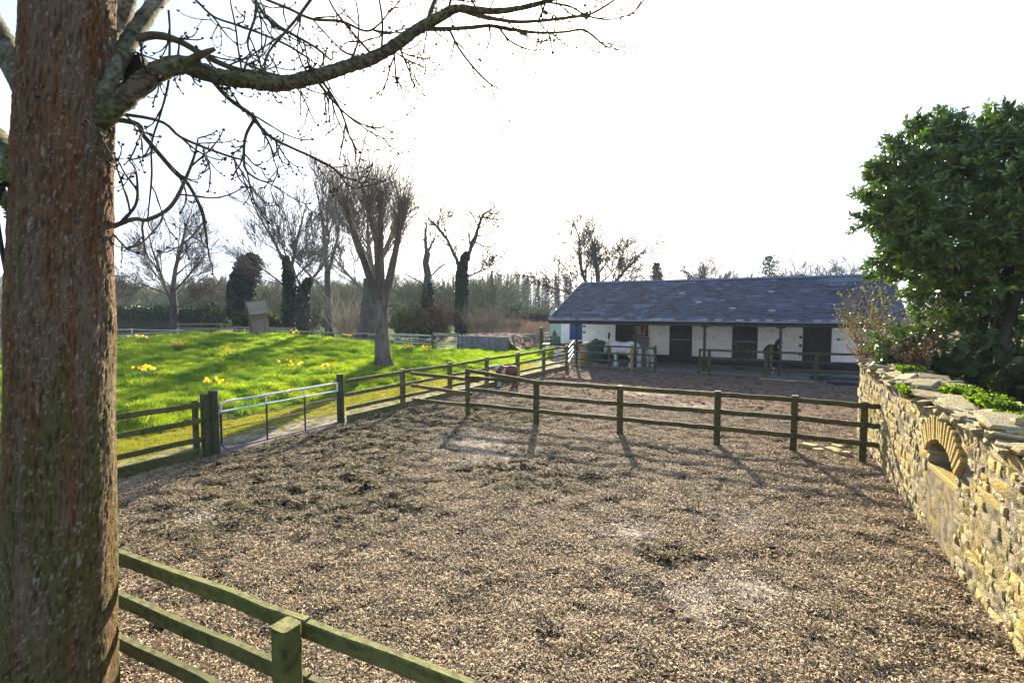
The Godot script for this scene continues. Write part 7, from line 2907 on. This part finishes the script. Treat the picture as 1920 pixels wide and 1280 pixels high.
func build_plants() -> void:
	rng.seed = 601
	var leaf_s := leaf_tuft(10, 0.14, 0.1, 1.2, true)
	var leaf_m := leaf_tuft(14, 0.3, 0.14, 1.3, true)
	# bare twiggy shrub on the wall end before the stable
	twig_bush("bare_shrub", "tangled yellowish bare shrub on the far end of the stone wall", Vector3(8.35, 1.6, -11.8), 60, 1.75, 0.85, 602, Color(0.2, 0.145, 0.085), 0.04, Color(0.3, 0.28, 0.07))
	twig_bush("rose_shrub", "brown leggy stems on the wall top under the evergreen", Vector3(7.5, 1.75, -9.4), 30, 0.9, 0.55, 603, Color(0.13, 0.075, 0.05), 0.05, Color(0.12, 0.09, 0.05))
	# undergrowth behind the wall
	leaf_bush("bramble", "dark bramble thicket behind the wall below the evergreen", Vector3(8.15, 1.5, -8.4), Vector3(0.9, 0.45, 1.2), 900, 604, Color(0.02, 0.035, 0.015), Color(0.05, 0.06, 0.03), leaf_s)
	leaf_bush("bramble", "dark bramble thicket in the shade at the right edge", Vector3(7.9, 1.5, -6.6), Vector3(1.0, 0.5, 1.1), 900, 605, Color(0.02, 0.035, 0.015), Color(0.05, 0.055, 0.03), leaf_s)
	# weeds on the wall top
	var F := wall_frame()
	var wl := ["bright green weed tuft on the wall top above the niche", "green weed tuft on the wall right of the niche arch", "small green weed tuft at the left shoulder of the niche", "leafy weeds among the coping at the right edge", "grey-green weed tuft on the far part of the wall", "low green weeds on the coping before the bramble"]
	var ws := [[5.2, 1.9, -0.35], [7.2, 1.88, -0.3], [4.6, 1.8, 0.02], [8.2, 1.88, -0.35], [2.6, 1.92, -0.35], [6.2, 1.92, -0.35]]
	var weed := leaf_tuft(12, 0.05, 0.03, 1.2)
	for k in ws.size():
		rng.seed = 610 + k
		var c := F * Vector3(ws[k][0], ws[k][1], ws[k][2])
		var o := thing("wall_weed", wl[k], "weed", c, 0, "weeds growing on the wall")
		var xs := []
		var cs := PackedColorArray()
		for j in 170:
			var d := Vector3(rr(-1, 1), rr(-0.4, 0.7), rr(-1, 1))
			var p := c + F.basis * Vector3(d.x * 0.32, d.y * 0.09, d.z * 0.16)
			xs.append(Transform3D(Basis(Vector3(rr(-1, 1), 1, rr(-1, 1)).normalized(), rr(0, TAU)), p))
			cs.push_back(Color(0.10, 0.17, 0.03) * rr(0.6, 1.4))
		leaves_of("leaves", weed, M.blade, xs, cs, o)
	# daffodils
	var dl := ["long row of pale daffodils behind the trunk on the mound crest", "tall full daffodil clump on the mound crest", "small daffodil clump between the tall clump and the arbour", "daffodil tuft below and right of the arbour", "large daffodil clump nearest the near trunk", "daffodil clump halfway between the trunk and the metal gate", "sparse daffodils in the shade band above the gate", "daffodil clump above the hinge end of the gate", "daffodils beside the old trunk behind the pollard", "small daffodils right of the arbour on the skyline", "daffodil clump just right of the pollard", "bushy daffodil clump furthest right near the bunker"]
	var dp := [[-16.2, 22.1, 13], [-13.4, 20.5, 24], [-10.8, 19.6, 8], [-8.3, 18.4, 6], [-11.4, 15.8, 18], [-8.6, 14.6, 11], [-7.6, 18.0, 9], [-6.6, 17.9, 10], [-9.6, 30.0, 10], [-11.5, 27.0, 8], [-5.2, 25.4, 10], [-4.4, 26.6, 14]]
	for k in dp.size():
		daffodils(dl[k], ground_at(dp[k][0], dp[k][1]), dp[k][2], 630 + k, 0.55 if k == 0 else 0.28)
	# ivy-topped garden wall far left
	var w0 := ground_at(-50.0, 57.0)
	var w1 := ground_at(-32.8, 57.0)
	var gw := thing("garden_wall", "old stone garden wall under an ivy thatch at far left", "wall", w0.lerp(w1, 0.5))
	var mb := MB.new()
	for i in 60:
		for j in 9:
			var p := w0.lerp(w1, i / 59.0)
			var n := nz_mid.get_noise_2d(i * 0.4, j * 0.7)
			mb.col = Color(0.12, 0.11, 0.075).lerp(Color(0.07, 0.09, 0.04), clampf(0.5 + n, 0, 1))
			mb.add(p + Vector3(0, j * 0.22 - 0.1, 0.06 * n), Vector3(0, 0, 1))
	for i in 59:
		for j in 8:
			var k := i * 9 + j
			mb.tri_i(k, k + 9, k + 10)
			mb.tri_i(k, k + 10, k + 1)
	fix_normals(mb, Vector3(0, 0, 1))
	part("stonework", mb, M.mortar, gw)
	rng.seed = 650
	var xs := []
	var cs := PackedColorArray()
	for k in 4200:
		var t := rng.randf()
		var p := w0.lerp(w1, t)
		var lump := 0.55 + 0.5 * nz_mid.get_noise_2d(t * 9.0, 3.0) + 0.35 * sstep(0.85, 1.0, t)
		var g := rr(-0.6, PI + 0.6)
		p += Vector3(rr(-0.2, 0.2), 1.75 + sin(g) * lump * rr(0.6, 1.0) - rr(0, 0.3), cos(g) * 0.5)
		xs.append(Transform3D(Basis(Vector3(rr(-1, 1), rr(-1, 1), rr(-1, 1)).normalized(), rr(0, TAU)), p))
		cs.push_back(Color(0.02, 0.042, 0.018).lerp(Color(0.06, 0.085, 0.03), pow(rng.randf(), 3.0)) * rr(0.6, 1.4))
	leaves_of("ivy", leaf_m, M.ivy, xs, cs, gw)
	# dark bushes and hedges in the background
	leaf_bush("laurel_bush", "dark laurel bush just right of the arbour", ground_at(-22.8, 46.0), Vector3(2.0, 1.15, 1.2), 1300, 660, Color(0.015, 0.03, 0.012), Color(0.04, 0.05, 0.02), leaf_m)
	leaf_bush("laurel_bush", "dark bush at the foot of the slim bare tree", ground_at(-14.3, 47.0), Vector3(1.6, 1.0, 1.2), 900, 661, Color(0.015, 0.03, 0.014), Color(0.04, 0.055, 0.03), leaf_m)
	leaf_bush("ivy_mound", "ivy mound at the right end of the garden wall", ground_at(-31.6, 54.5), Vector3(1.1, 1.3, 1.0), 800, 662, Color(0.02, 0.045, 0.018), Color(0.09, 0.12, 0.03), leaf_m)
	leaf_bush("olive_bush", "olive green bush left of the gnarled tree", ground_at(-9.0, 46.0), Vector3(2.2, 1.7, 1.5), 1500, 663, Color(0.085, 0.105, 0.035), Color(0.12, 0.11, 0.05), leaf_s)
	leaf_bush("holly_bush", "dark narrow holly left of the gnarled tree trunk", ground_at(-6.6, 45.0), Vector3(0.8, 1.7, 0.8), 1000, 664, Color(0.015, 0.035, 0.014), Color(0.045, 0.06, 0.025), leaf_s)
	leaf_bush("gorse_bush", "yellow-flowered bush behind the arbour roof", ground_at(-24.0, 50.0), Vector3(1.2, 1.5, 1.0), 500, 665, Color(0.08, 0.09, 0.02), Color(0.3, 0.27, 0.03), leaf_s)
	twig_bush("copper_shrub", "reddish-brown leafy shrub beside the gnarled trunk", ground_at(-6.0, 44.0), 60, 3.2, 1.0, 666, Color(0.1, 0.06, 0.045), 0.12, Color(0.16, 0.075, 0.05), 0.02)
	twig_bush("sallow_bush", "grey twiggy thicket right of the gnarled tree", ground_at(-2.7, 45.0), 130, 3.0, 1.9, 667, Color(0.16, 0.13, 0.11), 0.07, Color(0.13, 0.13, 0.05), 0.02)
	twig_bush("sallow_bush", "twiggy thicket behind the muck bunker", ground_at(-0.4, 47.0), 90, 2.4, 1.6, 668, Color(0.15, 0.125, 0.1), 0.07, Color(0.15, 0.14, 0.06), 0.02)
	twig_bush("pale_thicket", "pale arching twigs just left of the old trunk", ground_at(-12.9, 40.0), 90, 4.2, 1.5, 669, Color(0.26, 0.23, 0.18), 0.0, Color.BLACK, 0.016)
	twig_bush("pale_thicket", "pale twiggy bush at the far left edge behind the trunk", ground_at(-22.5, 22.0), 110, 3.6, 2.2, 670, Color(0.3, 0.27, 0.2), 0.05, Color(0.2, 0.2, 0.06), 0.012)
	twig_bush("thorn_bush", "dark thorny stems between slim tree and ivied pair", ground_at(-18.2, 46.5), 30, 3.6, 1.2, 671, Color(0.07, 0.055, 0.045), 0.06, Color(0.12, 0.13, 0.04), 0.03)
	leaf_bush("clipped_hedge", "dark clipped hedge beyond the reed field near the horsebox", ground_at(2.4, 66.0), Vector3(5.0, 1.0, 0.9), 1800, 672, Color(0.035, 0.03, 0.03), Color(0.07, 0.06, 0.05), leaf_m, "hedge")
	# reeds
	rng.seed = 680
	var rm := MB.new()
	for k in 16:
		var p := Vector3(rr(-0.3, 0.3), -0.05, rr(-0.3, 0.3))
		var d := Vector3(rr(-0.25, 0.25), rr(0.7, 1.5), rr(-0.25, 0.25))
		var s := Vector3(rr(-1, 1), 0, rr(-1, 1)).normalized() * 0.012
		rm.col = Color(1, 1, 1) * rr(0.6, 1.2)
		rm.quad(p - s, p + s, p + d + s * 0.4, p + d - s * 0.4)
	xs = []
	cs = PackedColorArray()
	for k in 2600:
		var d := rr(43.0, 64.0)
		var p := ground_at(rr(-0.08, 0.24) * d, d)
		if AB(p).y < 36.5 and AB(p).x > -23.5 and AB(p).x < 4.0:
			continue
		xs.append(Transform3D(Basis(Vector3.UP, rr(0, TAU)), p))
		cs.push_back(Color(0.3, 0.235, 0.16).lerp(Color(0.26, 0.2, 0.16), rng.randf()))
	var rd := scatter("reeds", rm.mesh(), M.straw, xs, cs)
	rd.set_meta("kind", "stuff")
	tag(rd, "tan dead reeds and grasses in the field beyond the bunker", "reeds")
	far_fences()

func daffodils(label: String, at: Vector3, n: int, sd: int, w: float) -> void:
	rng.seed = sd
	var o := thing("daffodil_clump", label, "daffodils", at, 0, "daffodils on the lawn")
	var mb := MB.new()
	for k in n * 5:
		var p := at + Vector3(rr(-1, 1) * w, -0.02, rr(-1, 1) * 0.2)
		var h := rr(0.2, 0.36)
		var d := Vector3(rr(-0.35, 0.35), 1, rr(-0.35, 0.35)) * h
		var s := Vector3(rr(-1, 1), 0, rr(-1, 1)).normalized() * 0.008
		mb.col = Color(0.045, 0.11, 0.05) * rr(0.7, 1.3)
		mb.quad(p - s, p + s, p + d * 0.6 + s, p + d * 0.6 - s)
		mb.tri(p + d * 0.6 - s, p + d * 0.6 + s, p + d + Vector3(d.x, 0, d.z) * 0.4)
	part("leaves", mb, M.blade, o)
	for k in n:
		var p := at + Vector3(rr(-1, 1) * w, 0, rr(-1, 1) * 0.22)
		var h := rr(0.3, 0.44)
		var top := p + Vector3(rr(-0.06, 0.06), h, rr(-0.06, 0.06))
		var fl := MB.new()
		fl.col = Color(0.07, 0.14, 0.05)
		fl.tube(PackedVector3Array([p, top]), PackedFloat32Array([0.005, 0.004]), 4)
		var f := Vector3(rr(-1, 1), rr(-0.1, 0.3), rr(-0.4, 1)).normalized()
		var u := f.cross(Vector3.UP).normalized()
		var v := u.cross(f)
		var pale := rng.randf() < 0.3 or sd == 630
		fl.col = Color(0.75, 0.62, 0.10) if not pale else Color(0.78, 0.74, 0.42)
		for q in 6:
			var g := TAU * q / 6
			var e := u * cos(g) + v * sin(g)
			var s := f.cross(e) * 0.02
			fl.tri(top, top + e * 0.028 + s, top + e * 0.055)
			fl.tri(top, top + e * 0.055, top + e * 0.028 - s)
		fl.col = Color(0.78, 0.5, 0.04)
		fl.tube(PackedVector3Array([top, top + f * 0.02, top + f * 0.038]), PackedFloat32Array([0.01, 0.014, 0.021]), 7)
		part("flower", fl, M.petal, o)

func far_fences() -> void:
	rng.seed = 700
	# white tape fence on leaning stakes
	var o := thing("tape_fence", "white electric tape fence on thin stakes behind the mound", "fence", ground_at(-26.0, 39.0))
	var px := [-33.0, -29.4, -25.6, -22.2, -19.8, -18.0, -14.2]
	var tops := []
	for k in px.size():
		var p := ground_at(px[k], 39.0 - 0.12 * (px[k] + 25.0))
		var lean: float = [0.0, 0.0, 0.05, -0.15, -0.28, -0.3, 0.0][k]
		var mb := MB.new()
		mb.col = Color(0.72, 0.72, 0.7)
		var t := p + Vector3(lean, 1.15, 0)
		mb.tube(PackedVector3Array([p - Vector3(0, 0.1, 0), t]), PackedFloat32Array([0.03, 0.025]), 6, true)
		part("stake", mb, M.gatepaint, o)
		tops.append([p, t])
	for k in px.size() - 1:
		for f in [0.92, 0.5]:
			var a: Vector3 = (tops[k][0] as Vector3).lerp(tops[k][1], f)
			var b: Vector3 = (tops[k + 1][0] as Vector3).lerp(tops[k + 1][1], f)
			var mb := MB.new()
			mb.col = Color(0.66, 0.67, 0.68)
			var m := a.lerp(b, 0.5) - Vector3(0, 0.05, 0)
			mb.beam(a, m, 0.006, 0.04, 1, 0, rng)
			mb.beam(m, b, 0.006, 0.04, 1, 0, rng)
			part("tape", mb, M.gatepaint, o)
	# pale timber rails behind the mound, on stout posts
	rail_line("paddock_rail", "single low pale rail along the left flank of the mound", [[-27.0, 30.0], [-22.0, 30.6], [-17.0, 31.4], [-13.6, 32.0]], 0.75, [0.66], Color(0.33, 0.31, 0.28))
	rail_line("paddock_rail", "weathered paddock rail before the garden wall", [[-33.0, 50.5], [-28.5, 50.2], [-24.0, 50.2], [-19.0, 50.5]], 1.2, [1.1, 0.7], Color(0.3, 0.26, 0.21))
	rail_line("paddock_fence", "pale two-rail fence behind the arbour and pollard", [[-16.8, 36.5], [-13.6, 36.6], [-10.4, 37.0], [-7.0, 37.6], [-5.6, 38.0]], 1.05, [0.95, 0.55], Color(0.42, 0.40, 0.36))
	# white hurdle and wire panel right of the pollard
	o = thing("white_hurdle", "small white metal hurdle right of the pollard trunk", "gate", ground_at(-7.0, 34.0))
	var p0 := ground_at(-7.8, 34.0)
	var p1 := ground_at(-5.5, 34.4)
	for h in [0.45, 0.75, 1.0]:
		var mb := MB.new()
		mb.col = Color(0.65, 0.66, 0.66)
		mb.tube(PackedVector3Array([p0 + Vector3(0, h, 0), p1 + Vector3(0, h, 0)]), PackedFloat32Array([0.025, 0.025]), 6, true)
		part("bar", mb, M.gatepaint, o)
	for t in [0.0, 0.45, 1.0]:
		var mb := MB.new()
		mb.col = Color(0.4, 0.41, 0.41)
		var p := p0.lerp(p1, t)
		mb.tube(PackedVector3Array([p - Vector3(0, 0.05, 0), p + Vector3(0, 1.03, 0)]), PackedFloat32Array([0.03, 0.03]), 6, true)
		part("upright", mb, M.gatepaint, o)
	o = thing("mesh_panel", "wire mesh panel with a pale top board right of the white hurdle", "fence", ground_at(-4.6, 34.5))
	p0 = ground_at(-5.35, 34.3)
	p1 = ground_at(-3.75, 35.6)
	for t in [0.0, 1.0]:
		var mb := MB.new()
		mb.col = Color(0.13, 0.13, 0.1)
		var p := p0.lerp(p1, t)
		mb.beam(p - Vector3(0, 0.1, 0), p + Vector3(0, 1.2, 0), 0.12, 0.12, 3, 0.003, rng, Vector3(0, 0, 1))
		part("post", mb, M.timber, o)
	var mb := MB.new()
	mb.col = Color(0.42, 0.4, 0.37)
	mb.beam(p0 + Vector3(0, 1.12, 0), p1 + Vector3(0, 1.12, 0), 0.05, 0.2, 3, 0.003, rng)
	part("top_board", mb, M.timber_grey, o)
	mb = MB.new()
	mb.col = Color(0.2, 0.22, 0.22)
	for k in 14:
		var t := (k + 0.5) / 14.0
		var p := p0.lerp(p1, t)
		mb.tube(PackedVector3Array([p + Vector3(0, 0.03, 0), p + Vector3(0, 1.05, 0)]), PackedFloat32Array([0.006, 0.006]), 3)
	for k in 9:
		var h := 0.06 + k * 0.12
		mb.tube(PackedVector3Array([p0 + Vector3(0, h, 0), p1 + Vector3(0, h, 0)]), PackedFloat32Array([0.006, 0.006]), 3)
	part("wire_mesh", mb, M.metal, o)
	# a grey water trough behind the mound
	var tp := ground_at(-15.0, 37.6)
	mb = MB.new()
	mb.col = Color(0.09, 0.09, 0.09)
	mb.box(Transform3D(Basis(), tp + Vector3(0, 0.25, 0)), Vector3(0.75, 0.55, 0.5), 0.04)
	single("field_trough", "small dark water trough below the slim bare tree", "trough", mb, M.concrete)

func rail_line(called: String, label: String, pts: Array, h: float, rails: Array, c: Color) -> void:
	var P := []
	for q in pts:
		P.append(ground_at(q[0], q[1]))
	var o := thing(called, label, "fence", P[0])
	for p in P:
		var mb := MB.new()
		mb.col = c * 0.7
		mb.beam(p - Vector3(0, 0.15, 0), p + Vector3(0, h, 0), 0.13, 0.13, 3, 0.003, rng, Vector3(0, 0, 1))
		part("post", mb, M.timber, o)
	for k in P.size() - 1:
		for r in rails:
			var mb := MB.new()
			mb.col = c * rr(0.9, 1.1)
			mb.beam(P[k] + Vector3(0, r + rr(-0.03, 0.03), 0.09), P[k + 1] + Vector3(0, r + rr(-0.03, 0.03), 0.09), 0.04, 0.12, 4, 0.006, rng)
			part("rail", mb, M.timber_grey, o)
